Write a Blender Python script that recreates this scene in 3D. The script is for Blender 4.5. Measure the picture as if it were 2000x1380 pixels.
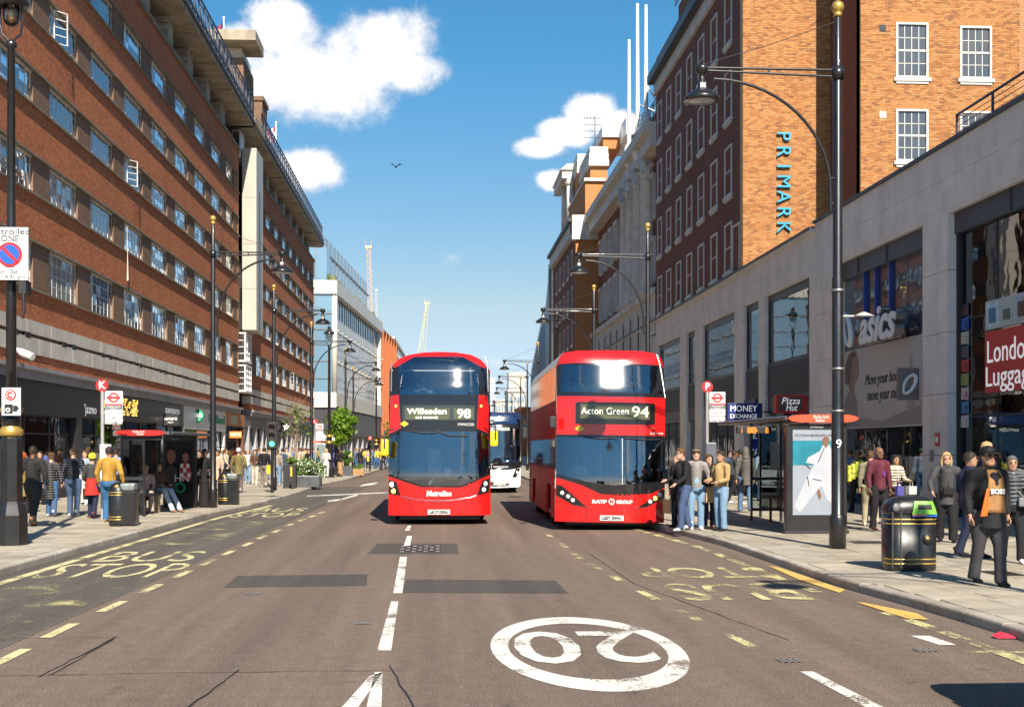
import bpy, bmesh, math, random
from math import sin, cos, tan, pi, radians, sqrt, atan2
from mathutils import Vector, Matrix, noise as mnoise
random.seed(7)
for o in list(bpy.data.objects): bpy.data.objects.remove(o)
SC = bpy.context.scene
COL = SC.collection
# ------------------------------------------------------------------ camera
CH = 1.92; FPX = 2400.0; HY = 873.0; TH = math.atan(142 / FPX)
cd = bpy.data.cameras.new('camera'); cam = bpy.data.objects.new('camera', cd); COL.objects.link(cam)
cd.sensor_width = 36; cd.lens = 36 * FPX / 2000; cd.shift_y = (HY - 690) / 2000
cd.clip_start = 0.1; cd.clip_end = 6000
cam.location = (0, 0, CH); cam.rotation_euler = (pi / 2, 0, -TH)
SC.camera = cam
# ------------------------------------------------------------------ sun, sky, exposure
SUN_EL = radians(40); SUN_AZ = radians(9.5)      # sun behind the camera, a little to the right
sd = bpy.data.lights.new('sun', 'SUN'); sd.energy = 3.9; sd.angle = radians(0.5); sd.color = (1, .90, .76)
sun = bpy.data.objects.new('sun', sd); COL.objects.link(sun)
sdir = Vector((-sin(SUN_AZ) * cos(SUN_EL), cos(SUN_AZ) * cos(SUN_EL), -sin(SUN_EL)))   # way the light travels
sun.rotation_euler = sdir.to_track_quat('-Z', 'Y').to_euler(); sun.location = (20, -60, 60)
W = bpy.data.worlds.new('World'); SC.world = W; W.use_nodes = True
wt = W.node_tree; wt.nodes.clear()
def wn(t, **k):
    n = wt.nodes.new(t)
    for a, b in k.items(): setattr(n, a, b)
    return n
def wl(a, b): wt.links.new(a, b)
def wmath(op, a, b=None, c=None, clamp=False):
    n = wn('ShaderNodeMath', operation=op, use_clamp=clamp)
    for i, v in enumerate((a, b, c)):
        if v is None: continue
        if hasattr(v, 'links'): wl(v, n.inputs[i])
        else: n.inputs[i].default_value = v
    return n.outputs[0]
SKYS = 0.055
def build_world():
    out = wn('ShaderNodeOutputWorld'); bg = wn('ShaderNodeBackground'); wl(bg.outputs[0], out.inputs[0])
    sky = wn('ShaderNodeTexSky', sky_type='NISHITA', sun_disc=False)
    sky.sun_elevation = SUN_EL; sky.sun_rotation = pi - SUN_AZ; sky.altitude = 0; sky.air_density = 1.0; sky.dust_density = .15; sky.ozone_density = 2.5
    bg.inputs[1].default_value = SKYS
    tc = wn('ShaderNodeTexCoord'); sep = wn('ShaderNodeSeparateXYZ'); wl(tc.outputs['Generated'], sep.inputs[0])
    X, Y, Z = sep.outputs
    n1 = wn('ShaderNodeTexNoise'); n1.inputs['Scale'].default_value = 12; n1.inputs['Detail'].default_value = 12; n1.inputs['Roughness'].default_value = .66
    wl(tc.outputs['Generated'], n1.inputs['Vector'])
    n2 = wn('ShaderNodeTexNoise'); n2.inputs['Scale'].default_value = 3.0; n2.inputs['Detail'].default_value = 5
    mp = wn('ShaderNodeMapping'); mp.inputs['Location'].default_value = (3.1, 1.7, 0.4); wl(tc.outputs['Generated'], mp.inputs[0]); wl(mp.outputs[0], n2.inputs['Vector'])
    ys = wmath('MAXIMUM', Y, 0.05)
    u = wmath('DIVIDE', X, ys); v = wmath('DIVIDE', Z, ys)
    fr = wmath('GREATER_THAN', Y, 0.06)
    def uv(px, py):
        a = (px - 1000) / FPX; x = sin(TH) + a * cos(TH); y = cos(TH) - a * sin(TH)
        return x / y, (HY - py) / FPX / y
    # banks of cloud: (px, py, half width, half height) measured as directions
    blobs = [(640,150,190,95),(760,80,110,75),(560,60,90,80),(800,140,90,50),(600,330,75,42),(470,90,60,50),
             (1050,288,62,24),(1105,258,66,32),(1150,222,52,38),(1200,245,60,28),(1080,352,36,24),(870,505,70,20),(490,150,160,80),(700,120,120,110),
             (985,705,70,16),(955,745,40,12)]
    tot = None
    for (px, py, hw, hh) in blobs:
        cu, cv = uv(px, py)
        du = wmath('MULTIPLY', wmath('SUBTRACT', u, cu), FPX / hw)
        dv = wmath('MULTIPLY', wmath('SUBTRACT', v, cv), FPX / hh)
        r2 = wmath('ADD', wmath('MULTIPLY', du, du), wmath('MULTIPLY', dv, dv))
        g = wmath('DIVIDE', 1.0, wmath('ADD', 1.0, wmath('MULTIPLY', r2, r2)))
        if (px, py) in ((870,505),(985,705),(955,745)): g = wmath('MULTIPLY', g, .42)
        tot = g if tot is None else wmath('MAXIMUM', tot, g)
    tot = wmath('MULTIPLY', tot, fr)
    wide = wmath('MULTIPLY', wmath('SUBTRACT', n2.outputs[0], 0.47), 3.0)       # scattered cumulus out of view, cover raised to lift the fill light
    away = wmath('ADD', wmath('LESS_THAN', Y, 0.8), wmath('GREATER_THAN', wmath('ABSOLUTE', u), .6), clamp=True)
    wide = wmath('MULTIPLY', wmath('MAXIMUM', wide, 0.0), away)
    tot = wmath('MAXIMUM', tot, wide)
    nn = wmath('MULTIPLY', wmath('SUBTRACT', n1.outputs[0], 0.5), 4.8)
    dens = wmath('ADD', wmath('MULTIPLY', wmath('SUBTRACT', tot, 0.47), 2.3), nn)
    mr = wn('ShaderNodeMapRange', interpolation_type='SMOOTHSTEP'); wl(dens, mr.inputs[0]); mr.inputs[1].default_value = -.15; mr.inputs[2].default_value = 1.0
    low = wmath('MULTIPLY', wmath('SUBTRACT', Z, 0.0), 14, clamp=True)
    cm = wmath('MULTIPLY', wmath('MULTIPLY', mr.outputs[0], .97), low)
    n3 = wn('ShaderNodeTexNoise'); n3.inputs['Scale'].default_value = 14; n3.inputs['Detail'].default_value = 6; wl(tc.outputs['Generated'], n3.inputs['Vector'])
    shade = wmath('ADD', wmath('MULTIPLY', n3.outputs[0], 1.1), wmath('MULTIPLY', dens, .45), clamp=True)
    cr = wn('ShaderNodeValToRGB'); wl(shade, cr.inputs[0])
    s = .49 / SKYS
    cr.color_ramp.elements[0].position = .35; cr.color_ramp.elements[0].color = (.58*s, .62*s, .70*s, 1)
    cr.color_ramp.elements[1].position = .85; cr.color_ramp.elements[1].color = (.93*s, .93*s, .95*s, 1)
    mix = wn('ShaderNodeMixRGB'); wl(cm, mix.inputs[0])
    hs = wn('ShaderNodeHueSaturation'); hs.inputs['Saturation'].default_value = 1.12; hs.inputs['Value'].default_value = 1.0
    wl(sky.outputs[0], hs.inputs['Color']); tn = wn('ShaderNodeMixRGB', blend_type='MULTIPLY'); tn.inputs[0].default_value = 1; wl(hs.outputs[0], tn.inputs[1]); 
    zr = wn('ShaderNodeValToRGB'); wl(Z, zr.inputs[0]); E = zr.color_ramp.elements
    E[0].position = .03; E[0].color = (.58, .64, .92, 1); E[1].position = .62; E[1].color = (.50, .98, 1.08, 1)
    e = E.new(.113); e.color = (.93, .82, .74, 1); e = E.new(.305); e.color = (.52, .98, 1.04, 1)
    wl(zr.outputs[0], tn.inputs[2]); wl(tn.outputs[0], mix.inputs[1]); wl(cr.outputs[0], mix.inputs[2])
    wl(mix.outputs[0], bg.inputs[0])
build_world()
SC.view_settings.view_transform = 'Standard'; SC.view_settings.look = 'None'; SC.view_settings.gamma = 1
SC.view_settings.use_curve_mapping = False; SC.view_settings.exposure = 1.26
SC.render.engine = 'CYCLES'; SC.cycles.max_bounces = 6; SC.cycles.transparent_max_bounces = 16
SC.cycles.use_denoising = True

# ------------------------------------------------------------------ photograph measurements -> world points
ct, st = cos(TH), sin(TH)
def ray(px, py):
    u = (px - 1000) / FPX; v = (HY - py) / FPX
    return Vector((st + u * ct, ct - u * st, v))
def onX(px, py, X):
    d = ray(px, py); k = X / d.x; return Vector((X, k * d.y, CH + k * d.z))
def onY(px, py, Y):
    d = ray(px, py); k = Y / d.y; return Vector((k * d.x, Y, CH + k * d.z))
def onZ(px, py, z=0.0):
    d = ray(px, py); k = (z - CH) / d.z; return Vector((k * d.x, k * d.y, z))
def at(px, py, D):
    d = ray(px, py); return Vector((D * d.x, D * d.y, CH + D * d.z))
PAV = 0.12
# ------------------------------------------------------------------ materials
MATS = {}
def M(name, col, rough=.6, metal=0., var=.12, scale=2.5, bump=0., bscale=40, spec=.5, emit=None, es=1., obj=False, coat=0., stain=0., trans=0.):
    if name in MATS: return MATS[name]
    m = bpy.data.materials.new(name); m.use_nodes = True; nt = m.node_tree; b = nt.nodes['Principled BSDF']
    L = nt.links.new
    b.inputs['Roughness'].default_value = rough; b.inputs['Metallic'].default_value = metal
    b.inputs['Specular IOR Level'].default_value = spec; b.inputs['Coat Weight'].default_value = coat; b.inputs['Coat Roughness'].default_value = .04
    c = (col[0], col[1], col[2], 1)
    tc = nt.nodes.new('ShaderNodeTexCoord'); ge = nt.nodes.new('ShaderNodeNewGeometry')
    src = tc.outputs['Object'] if obj else ge.outputs['Position']
    if var > 0:
        n = nt.nodes.new('ShaderNodeTexNoise'); n.inputs['Scale'].default_value = scale; n.inputs['Detail'].default_value = 6; n.inputs['Roughness'].default_value = .65
        L(src, n.inputs['Vector'])
        cr = nt.nodes.new('ShaderNodeValToRGB')
        cr.color_ramp.elements[0].position = .3; cr.color_ramp.elements[0].color = tuple(x * (1 - var) for x in c[:3]) + (1,)
        cr.color_ramp.elements[1].position = .7; cr.color_ramp.elements[1].color = tuple(min(1, x * (1 + var)) for x in c[:3]) + (1,)
        L(n.outputs[0], cr.inputs[0]); colout = cr.outputs[0]
        if stain > 0:
            n2 = nt.nodes.new('ShaderNodeTexNoise'); n2.inputs['Scale'].default_value = .7; n2.inputs['Detail'].default_value = 8; n2.inputs['Roughness'].default_value = .7
            mp = nt.nodes.new('ShaderNodeMapping'); mp.inputs['Scale'].default_value = (1.6, 1.6, .35); L(src, mp.inputs[0]); L(mp.outputs[0], n2.inputs['Vector'])
            r2 = nt.nodes.new('ShaderNodeMapRange'); r2.inputs[1].default_value = .45; r2.inputs[2].default_value = .72; r2.inputs[3].default_value = 0; r2.inputs[4].default_value = stain
            L(n2.outputs[0], r2.inputs[0])
            mx = nt.nodes.new('ShaderNodeMixRGB'); mx.blend_type = 'MULTIPLY'; L(r2.outputs[0], mx.inputs[0]); L(colout, mx.inputs[1]); mx.inputs[2].default_value = (.42, .38, .33, 1)
            colout = mx.outputs[0]
        L(colout, b.inputs['Base Color'])
        rr = nt.nodes.new('ShaderNodeMapRange'); rr.inputs[3].default_value = max(0, rough * .8); rr.inputs[4].default_value = min(1, rough * 1.2); L(n.outputs[0], rr.inputs[0]); L(rr.outputs[0], b.inputs['Roughness'])
    else: b.inputs['Base Color'].default_value = c
    if bump > 0:
        n = nt.nodes.new('ShaderNodeTexNoise'); n.inputs['Scale'].default_value = bscale; n.inputs['Detail'].default_value = 4
        L(src, n.inputs['Vector']); bp = nt.nodes.new('ShaderNodeBump'); bp.inputs['Strength'].default_value = bump; bp.inputs['Distance'].default_value = .02
        L(n.outputs[0], bp.inputs['Height']); L(bp.outputs[0], b.inputs['Normal'])
    if emit:
        b.inputs['Emission Color'].default_value = (emit[0], emit[1], emit[2], 1); b.inputs['Emission Strength'].default_value = es
    if trans: b.inputs['Transmission Weight'].default_value = trans
    MATS[name] = m; return m

def brick_mat(name, c1, c2, mortar, w=.225, h=.075, msize=.010, bump=.5, stain=.35, hue=.3):
    m = bpy.data.materials.new(name); m.use_nodes = True; nt = m.node_tree; b = nt.nodes['Principled BSDF']; L = nt.links.new
    ge = nt.nodes.new('ShaderNodeNewGeometry'); sp = nt.nodes.new('ShaderNodeSeparateXYZ'); L(ge.outputs['Position'], sp.inputs[0])
    ad = nt.nodes.new('ShaderNodeMath'); ad.operation = 'ADD'; L(sp.outputs[0], ad.inputs[0]); L(sp.outputs[1], ad.inputs[1])
    cb = nt.nodes.new('ShaderNodeCombineXYZ'); L(ad.outputs[0], cb.inputs[0]); L(sp.outputs[2], cb.inputs[1])
    br = nt.nodes.new('ShaderNodeTexBrick'); L(cb.outputs[0], br.inputs['Vector'])
    br.inputs['Scale'].default_value = 1; br.inputs['Brick Width'].default_value = w; br.inputs['Row Height'].default_value = h
    br.inputs['Mortar Size'].default_value = msize; br.inputs['Mortar Smooth'].default_value = .2
    br.inputs['Color1'].default_value = (*c1, 1); br.inputs['Color2'].default_value = (*c2, 1); br.inputs['Mortar'].default_value = (*mortar, 1)
    n = nt.nodes.new('ShaderNodeTexNoise'); n.inputs['Scale'].default_value = 7; n.inputs['Detail'].default_value = 8; n.inputs['Roughness'].default_value = .75; L(ge.outputs['Position'], n.inputs['Vector'])
    r = nt.nodes.new('ShaderNodeMapRange'); r.inputs[1].default_value = .3; r.inputs[2].default_value = .7; r.inputs[3].default_value = 1 - hue; r.inputs[4].default_value = 1 + hue; L(n.outputs[0], r.inputs[0])
    mu = nt.nodes.new('ShaderNodeVectorMath'); mu.operation = 'SCALE'; L(br.outputs[0], mu.inputs[0]); L(r.outputs[0], mu.inputs['Scale'])
    n2 = nt.nodes.new('ShaderNodeTexNoise'); n2.inputs['Scale'].default_value = .45; n2.inputs['Detail'].default_value = 8; n2.inputs['Roughness'].default_value = .7
    mp = nt.nodes.new('ShaderNodeMapping'); mp.inputs['Scale'].default_value = (1, 1, .5); L(ge.outputs['Position'], mp.inputs[0]); L(mp.outputs[0], n2.inputs['Vector'])
    r2 = nt.nodes.new('ShaderNodeMapRange'); r2.inputs[1].default_value = .42; r2.inputs[2].default_value = .75; r2.inputs[4].default_value = stain; L(n2.outputs[0], r2.inputs[0])
    mx = nt.nodes.new('ShaderNodeMixRGB'); mx.blend_type = 'MULTIPLY'; L(r2.outputs[0], mx.inputs[0]); L(mu.outputs[0], mx.inputs[1]); mx.inputs[2].default_value = (.45, .38, .34, 1)
    L(mx.outputs[0], b.inputs['Base Color']); b.inputs['Roughness'].default_value = .85; b.inputs['Specular IOR Level'].default_value = .25
    bp = nt.nodes.new('ShaderNodeBump'); bp.inputs['Strength'].default_value = bump; bp.inputs['Distance'].default_value = .01; bp.invert = True
    L(br.outputs['Fac'], bp.inputs['Height']); L(bp.outputs[0], b.inputs['Normal'])
    MATS[name] = m; return m

def glass_mat(name, tint=(.02,.025,.03), rough=.02, see=0.0, wob=.02, ior=1.6, seecol=(.75,.85,.85)):
    """window glass: mirror-like reflection by angle over a dark room (see=0) or over what stands behind it"""
    m = bpy.data.materials.new(name); m.use_nodes = True; nt = m.node_tree; L = nt.links.new; nt.nodes.clear()
    out = nt.nodes.new('ShaderNodeOutputMaterial')
    gl = nt.nodes.new('ShaderNodeBsdfGlossy'); gl.inputs['Roughness'].default_value = rough; gl.inputs['Color'].default_value = (.92, .95, 1, 1)
    fr = nt.nodes.new('ShaderNodeFresnel'); fr.inputs['IOR'].default_value = ior
    if see > 0:
        b = nt.nodes.new('ShaderNodeBsdfTransparent'); b.inputs[0].default_value = (*seecol, 1)
    else:
        b = nt.nodes.new('ShaderNodeBsdfPrincipled'); b.inputs['Base Color'].default_value = (*tint, 1); b.inputs['Roughness'].default_value = .4
    n = nt.nodes.new('ShaderNodeTexNoise'); n.inputs['Scale'].default_value = 1.3; n.inputs['Detail'].default_value = 2
    ge = nt.nodes.new('ShaderNodeNewGeometry'); L(ge.outputs['Position'], n.inputs['Vector'])
    bp = nt.nodes.new('ShaderNodeBump'); bp.inputs['Strength'].default_value = wob * 10; bp.inputs['Distance'].default_value = .02
    L(n.outputs[0], bp.inputs['Height']); L(bp.outputs[0], gl.inputs['Normal'])
    mx = nt.nodes.new('ShaderNodeMixShader'); L(fr.outputs[0], mx.inputs[0]); L(b.outputs[0], mx.inputs[1]); L(gl.outputs[0], mx.inputs[2]); L(mx.outputs[0], out.inputs[0])
    MATS[name] = m; return m

# ------------------------------------------------------------------ mesh builder
class MB:
    def __init__(s): s.v = []; s.f = []; s.mi = []; s.sm = []; s.m = 0; s.smooth = False
    def add(s, vs, fs, sm=None):
        o = len(s.v); s.v += [tuple(p) for p in vs]
        for f in fs: s.f.append([i + o for i in f]); s.mi.append(s.m); s.sm.append(s.smooth if sm is None else sm)
        return s
    def box(s, x0, x1, y0, y1, z0, z1):
        vs = [(x, y, z) for z in (z0, z1) for y in (y0, y1) for x in (x0, x1)]
        return s.add(vs, [(0,2,3,1),(4,5,7,6),(0,1,5,4),(2,6,7,3),(0,4,6,2),(1,3,7,5)], False)
    def bbox(s, x0, x1, y0, y1, z0, z1, b=.01):
        bm = bmesh.new(); bmesh.ops.create_cube(bm, size=1)
        bmesh.ops.scale(bm, vec=(x1-x0, y1-y0, z1-z0), verts=bm.verts); bmesh.ops.translate(bm, vec=((x0+x1)/2, (y0+y1)/2, (z0+z1)/2), verts=bm.verts)
        bmesh.ops.bevel(bm, geom=bm.edges[:], offset=b, segments=2, affect='EDGES', profile=.5)
        bm.verts.index_update()
        s.add([v.co for v in bm.verts], [[v.index for v in f.verts] for f in bm.faces], False); bm.free(); return s
    def quad(s, a, b, c, d): return s.add([a, b, c, d], [(0,1,2,3)], False)
    def poly(s, pts): return s.add(pts, [tuple(range(len(pts)))], False)
    def prism(s, pts, vec):
        n = len(pts); a = [Vector(p) for p in pts]; b = [p + Vector(vec) for p in a]
        return s.add(a + b, [tuple(range(n))[::-1], tuple(range(n, 2*n))] + [(i, (i+1) % n, n+(i+1) % n, n+i) for i in range(n)], False)
    def tube(s, pts, r, n=8, cap=True, sm=True):
        pts = [Vector(p) for p in pts]; k = len(pts); rs = r if isinstance(r, (list, tuple)) else [r]*k
        vs = []; fs = []; up = None
        for i, p in enumerate(pts):
            t = (pts[min(i+1, k-1)] - pts[max(i-1, 0)]).normalized()
            if up is None: up = Vector((0,0,1)) if abs(t.z) < .9 else Vector((1,0,0))
            a = t.cross(up).normalized(); up = a.cross(t).normalized()
            ra = rs[i] if isinstance(rs[i], tuple) else (rs[i], rs[i])
            for j in range(n):
                w = 2*pi*j/n; vs.append(p + a*cos(w)*ra[0] + up*sin(w)*ra[1])
        for i in range(k-1):
            for j in range(n): fs.append((i*n+j, (i+1)*n+j, (i+1)*n+(j+1) % n, i*n+(j+1) % n))
        s.add(vs, fs, sm)
        if cap: s.add(vs[:n], [tuple(range(n))], False); s.add(vs[-n:], [tuple(range(n))[::-1]], False)
        return s
    def lathe(s, prof, c=(0,0,0), n=20, axis='z', sm=True, sx=1., sy=1.):
        vs = []; fs = []; k = len(prof); c = Vector(c)
        for (r, h) in prof:
            for j in range(n):
                w = 2*pi*j/n; a, b = r*cos(w)*sx, r*sin(w)*sy
                vs.append(c + (Vector((a, b, h)) if axis == 'z' else Vector((a, h, b)) if axis == 'y' else Vector((h, a, b))))
        for i in range(k-1):
            for j in range(n): fs.append((i*n+j, i*n+(j+1) % n, (i+1)*n+(j+1) % n, (i+1)*n+j))
        if prof[0][0] > 1e-4: fs.append(tuple(range(n))[::-1])
        if prof[-1][0] > 1e-4: fs.append(tuple(range((k-1)*n, k*n)))
        return s.add(vs, fs, sm)
    def ball(s, c, r, n=12, sc=(1,1,1)):
        return s.lathe([(r*sin(pi*i/(n//2)) * 1.0 if 0 < i < n//2 else 0, -r*cos(pi*i/(n//2))*sc[2]) for i in range(n//2+1)], c, n, sx=sc[0], sy=sc[1])
    def build(s, name, mats, parent=None, label=None, kind=None, world=True, fixn=True):
        me = bpy.data.meshes.new(name)
        off = parent.matrix_basis.translation.copy() if (parent is not None and world) else Vector()
        if parent is not None and world and parent.parent is not None: off = off + parent.parent.matrix_basis.translation
        me.from_pydata([(p[0]-off.x, p[1]-off.y, p[2]-off.z) for p in s.v], [], s.f)
        if not isinstance(mats, (list, tuple)): mats = [mats]
        for m in mats: me.materials.append(m)
        me.polygons.foreach_set('material_index', s.mi); me.polygons.foreach_set('use_smooth', s.sm)
        if fixn:
            bm = bmesh.new(); bm.from_mesh(me); bmesh.ops.recalc_face_normals(bm, faces=bm.faces); bm.to_mesh(me); bm.free()
        me.update()
        o = bpy.data.objects.new(name, me); COL.objects.link(o); o.parent = parent
        if label: o['label'] = label
        if kind: o['kind'] = kind
        return o
def thing(name, label, cat, loc=(0,0,0), group=None, rz=0):
    o = bpy.data.objects.new(name, None); COL.objects.link(o); o.location = loc; o.rotation_euler = (0, 0, rz); o.empty_display_size = .2
    o['label'] = label; o['category'] = cat
    if group: o['group'] = group
    return o
def tag(o, label, cat, group=None):
    o['label'] = label; o['category'] = cat
    if group: o['group'] = group
    return o
KIDS = {}
def copy_tree(o, parent=None, label=None, group=None):
    c = o.copy(); COL.objects.link(c)
    c.parent = parent
    if label: c['label'] = label
    if group: c['group'] = group
    for ch in [x for x in ALLC(o)]: copy_tree(ch, c)
    return c
def ALLC(o): return list(o.children)
# text as flat or solid lettering; origin, direction of reading, up direction
def text(s, size, mat, parent, loc, xdir=(1,0,0), up=(0,0,1), depth=.004, name='lettering', align='CENTER', width=None, height=None, bold=0., world=True, space=1.0, label=None, shear=0):
    cu = bpy.data.curves.new('t', 'FONT'); cu.body = s; cu.size = size; cu.align_x = align; cu.align_y = 'CENTER'; cu.extrude = depth; cu.offset = bold; cu.space_character = space; cu.resolution_u = 3; cu.shear = shear
    t = bpy.data.objects.new('t', cu); me = bpy.data.meshes.new_from_object(t); bpy.data.objects.remove(t); bpy.data.curves.remove(cu)
    xd = Vector(xdir).normalized(); ud = Vector(up).normalized(); nd = xd.cross(ud)
    xs = [v.co.x for v in me.vertices]; sx = 1.
    if width and xs: sx = width / (max(xs) - min(xs))
    ys = [v.co.y for v in me.vertices]; sy = 1.
    if height and ys: sy = height / (max(ys) - min(ys)); ym = (max(ys) + min(ys)) / 2
    else: ym = 0
    off = parent.matrix_basis.translation.copy() if (parent is not None and world) else Vector()
    if parent is not None and world and parent.parent is not None: off = off + parent.parent.matrix_basis.translation
    base = Vector(loc) - off
    for v in me.vertices: c = v.co.copy(); v.co = base + xd*c.x*sx + ud*(c.y - ym)*sy + nd*c.z
    me.materials.clear(); me.materials.append(mat)
    o = bpy.data.objects.new(name, me); COL.objects.link(o); o.parent = parent
    if label: o['label'] = label
    return o
WH = M('white_paint', (.78,.77,.74), .5, var=.06)
BK = M('black_metal', (.018,.018,.02), .32, var=.25, scale=8, stain=0)
BKM = M('black_matt', (.02,.02,.022), .6, var=.2)
# ================================================================== ground, road, kerbs, pavements
def road_mat(name, col, speck=.55, dark=.35):
    m = bpy.data.materials.new(name); m.use_nodes = True; nt = m.node_tree; b = nt.nodes['Principled BSDF']; L = nt.links.new
    ge = nt.nodes.new('ShaderNodeNewGeometry')
    def N(sc, det, r=.6, vec=None):
        n = nt.nodes.new('ShaderNodeTexNoise'); n.inputs['Scale'].default_value = sc; n.inputs['Detail'].default_value = det; n.inputs['Roughness'].default_value = r
        L(vec or ge.outputs['Position'], n.inputs['Vector']); return n.outputs[0]
    mp = nt.nodes.new('ShaderNodeMapping'); mp.inputs['Scale'].default_value = (1.5, .05, 1); L(ge.outputs['Position'], mp.inputs[0])
    big = N(1.0, 7, .65, mp.outputs[0]); mid = N(5, 8, .7); fine = N(48, 4, .75)
    r = nt.nodes.new('ShaderNodeMapRange'); r.inputs[1].default_value = .3; r.inputs[2].default_value = .7; r.inputs[3].default_value = .72; r.inputs[4].default_value = 1.22; L(big, r.inputs[0])
    r2 = nt.nodes.new('ShaderNodeMapRange'); r2.inputs[1].default_value = .25; r2.inputs[2].default_value = .75; r2.inputs[3].default_value = .8; r2.inputs[4].default_value = 1.22; L(mid, r2.inputs[0])
    r3 = nt.nodes.new('ShaderNodeMapRange'); r3.inputs[1].default_value = .38; r3.inputs[2].default_value = .62; r3.inputs[3].default_value = 1-dark; r3.inputs[4].default_value = 1+dark; L(fine, r3.inputs[0])
    a = nt.nodes.new('ShaderNodeMath'); a.operation = 'MULTIPLY'; L(r.outputs[0], a.inputs[0]); L(r2.outputs[0], a.inputs[1])
    a2 = nt.nodes.new('ShaderNodeMath'); a2.operation = 'MULTIPLY'; L(a.outputs[0], a2.inputs[0]); L(r3.outputs[0], a2.inputs[1])
    sc = nt.nodes.new('ShaderNodeVectorMath'); sc.operation = 'SCALE'; sc.inputs[0].default_value = col; L(a2.outputs[0], sc.inputs['Scale'])
    vo = nt.nodes.new('ShaderNodeTexVoronoi'); vo.inputs['Scale'].default_value = 5.5; L(ge.outputs['Position'], vo.inputs['Vector'])
    vo2 = nt.nodes.new('ShaderNodeTexNoise'); vo2.inputs['Scale'].default_value = 2.2; L(ge.outputs['Position'], vo2.inputs['Vector'])
    th = nt.nodes.new('ShaderNodeMapRange'); th.inputs[1].default_value = .5; th.inputs[2].default_value = .75; th.inputs[3].default_value = .0; th.inputs[4].default_value = .085; L(vo2.outputs[0], th.inputs[0])
    lt = nt.nodes.new('ShaderNodeMath'); lt.operation = 'LESS_THAN'; L(vo.outputs['Distance'], lt.inputs[0]); L(th.outputs[0], lt.inputs[1])
    f = nt.nodes.new('ShaderNodeMath'); f.operation = 'MULTIPLY'; f.inputs[1].default_value = speck; L(lt.outputs[0], f.inputs[0])
    mx = nt.nodes.new('ShaderNodeMixRGB'); L(f.outputs[0], mx.inputs[0]); L(sc.outputs[0], mx.inputs[1]); mx.inputs[2].default_value = (.42, .38, .34, 1)
    v3 = nt.nodes.new('ShaderNodeTexVoronoi'); v3.inputs['Scale'].default_value = 1.7; L(ge.outputs['Position'], v3.inputs['Vector'])
    n5 = N(9, 5, .8); t5 = nt.nodes.new('ShaderNodeMath'); t5.operation = 'MULTIPLY_ADD'; L(n5, t5.inputs[0]); t5.inputs[1].default_value = .22; L(v3.outputs['Distance'], t5.inputs[2])
    m5 = nt.nodes.new('ShaderNodeMapRange'); m5.inputs[1].default_value = .15; m5.inputs[2].default_value = .24; m5.inputs[3].default_value = .42; m5.inputs[4].default_value = 0; L(t5.outputs[0], m5.inputs[0])
    mx5 = nt.nodes.new('ShaderNodeMixRGB'); mx5.blend_type = 'MULTIPLY'; L(m5.outputs[0], mx5.inputs[0]); L(mx.outputs[0], mx5.inputs[1]); mx5.inputs[2].default_value = (.35, .33, .32, 1); mx = mx5
    L(mx.outputs[0], b.inputs['Base Color']); b.inputs['Roughness'].default_value = .82; b.inputs['Specular IOR Level'].default_value = .3
    bp = nt.nodes.new('ShaderNodeBump'); bp.inputs['Strength'].default_value = .55; bp.inputs['Distance'].default_value = .006; L(fine, bp.inputs['Height']); L(bp.outputs[0], b.inputs['Normal'])
    MATS[name] = m; return m
def paint_mat(name, col, wear=.5, sc=22):
    m = bpy.data.materials.new(name); m.use_nodes = True; nt = m.node_tree; b = nt.nodes['Principled BSDF']; L = nt.links.new; out = nt.nodes['Material Output']
    b.inputs['Base Color'].default_value = (*col, 1); b.inputs['Roughness'].default_value = .6
    ge = nt.nodes.new('ShaderNodeNewGeometry')
    n = nt.nodes.new('ShaderNodeTexNoise'); n.inputs['Scale'].default_value = sc; n.inputs['Detail'].default_value = 8; n.inputs['Roughness'].default_value = .8; L(ge.outputs['Position'], n.inputs['Vector'])
    n2 = nt.nodes.new('ShaderNodeTexNoise'); n2.inputs['Scale'].default_value = 1.6; n2.inputs['Detail'].default_value = 4; L(ge.outputs['Position'], n2.inputs['Vector'])
    ad = nt.nodes.new('ShaderNodeMath'); ad.operation = 'MULTIPLY_ADD'; L(n2.outputs[0], ad.inputs[0]); ad.inputs[1].default_value = .9; L(n.outputs[0], ad.inputs[2])
    r = nt.nodes.new('ShaderNodeMapRange'); r.inputs[1].default_value = .78 + wear * .35; r.inputs[2].default_value = .88 + wear * .35; L(ad.outputs[0], r.inputs[0])
    t = nt.nodes.new('ShaderNodeBsdfTransparent'); mx = nt.nodes.new('ShaderNodeMixShader')
    inv = nt.nodes.new('ShaderNodeMath'); inv.operation = 'SUBTRACT'; inv.inputs[0].default_value = 1; L(r.outputs[0], inv.inputs[1])
    L(inv.outputs[0], mx.inputs[0]); L(t.outputs[0], mx.inputs[1]); L(b.outputs[0], mx.inputs[2]); L(mx.outputs[0], out.inputs[0])
    # more wear = more of the road shows
    r.inputs[3].default_value = 1 if 0 else 0
    MATS[name] = m; return m
asph = road_mat('asphalt_brown', (.150, .112, .088), .6, .5)
asph2 = road_mat('asphalt_grey', (.095, .083, .070), .35, .45)
asph3 = road_mat('asphalt_patch', (.070, .062, .055), .1)
pav_m = M('paving_stone', (.36,.32,.25), .8, var=.2, scale=1.4, bump=.3, bscale=60, stain=.45)
slabms = [M('paving_slab_%d' % i, c, .78, var=.16, scale=2.2, bump=.35, bscale=70, stain=.5) for i, c in enumerate([(.37,.325,.25),(.33,.29,.22),(.41,.365,.285),(.36,.325,.26),(.31,.275,.215)])]
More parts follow.
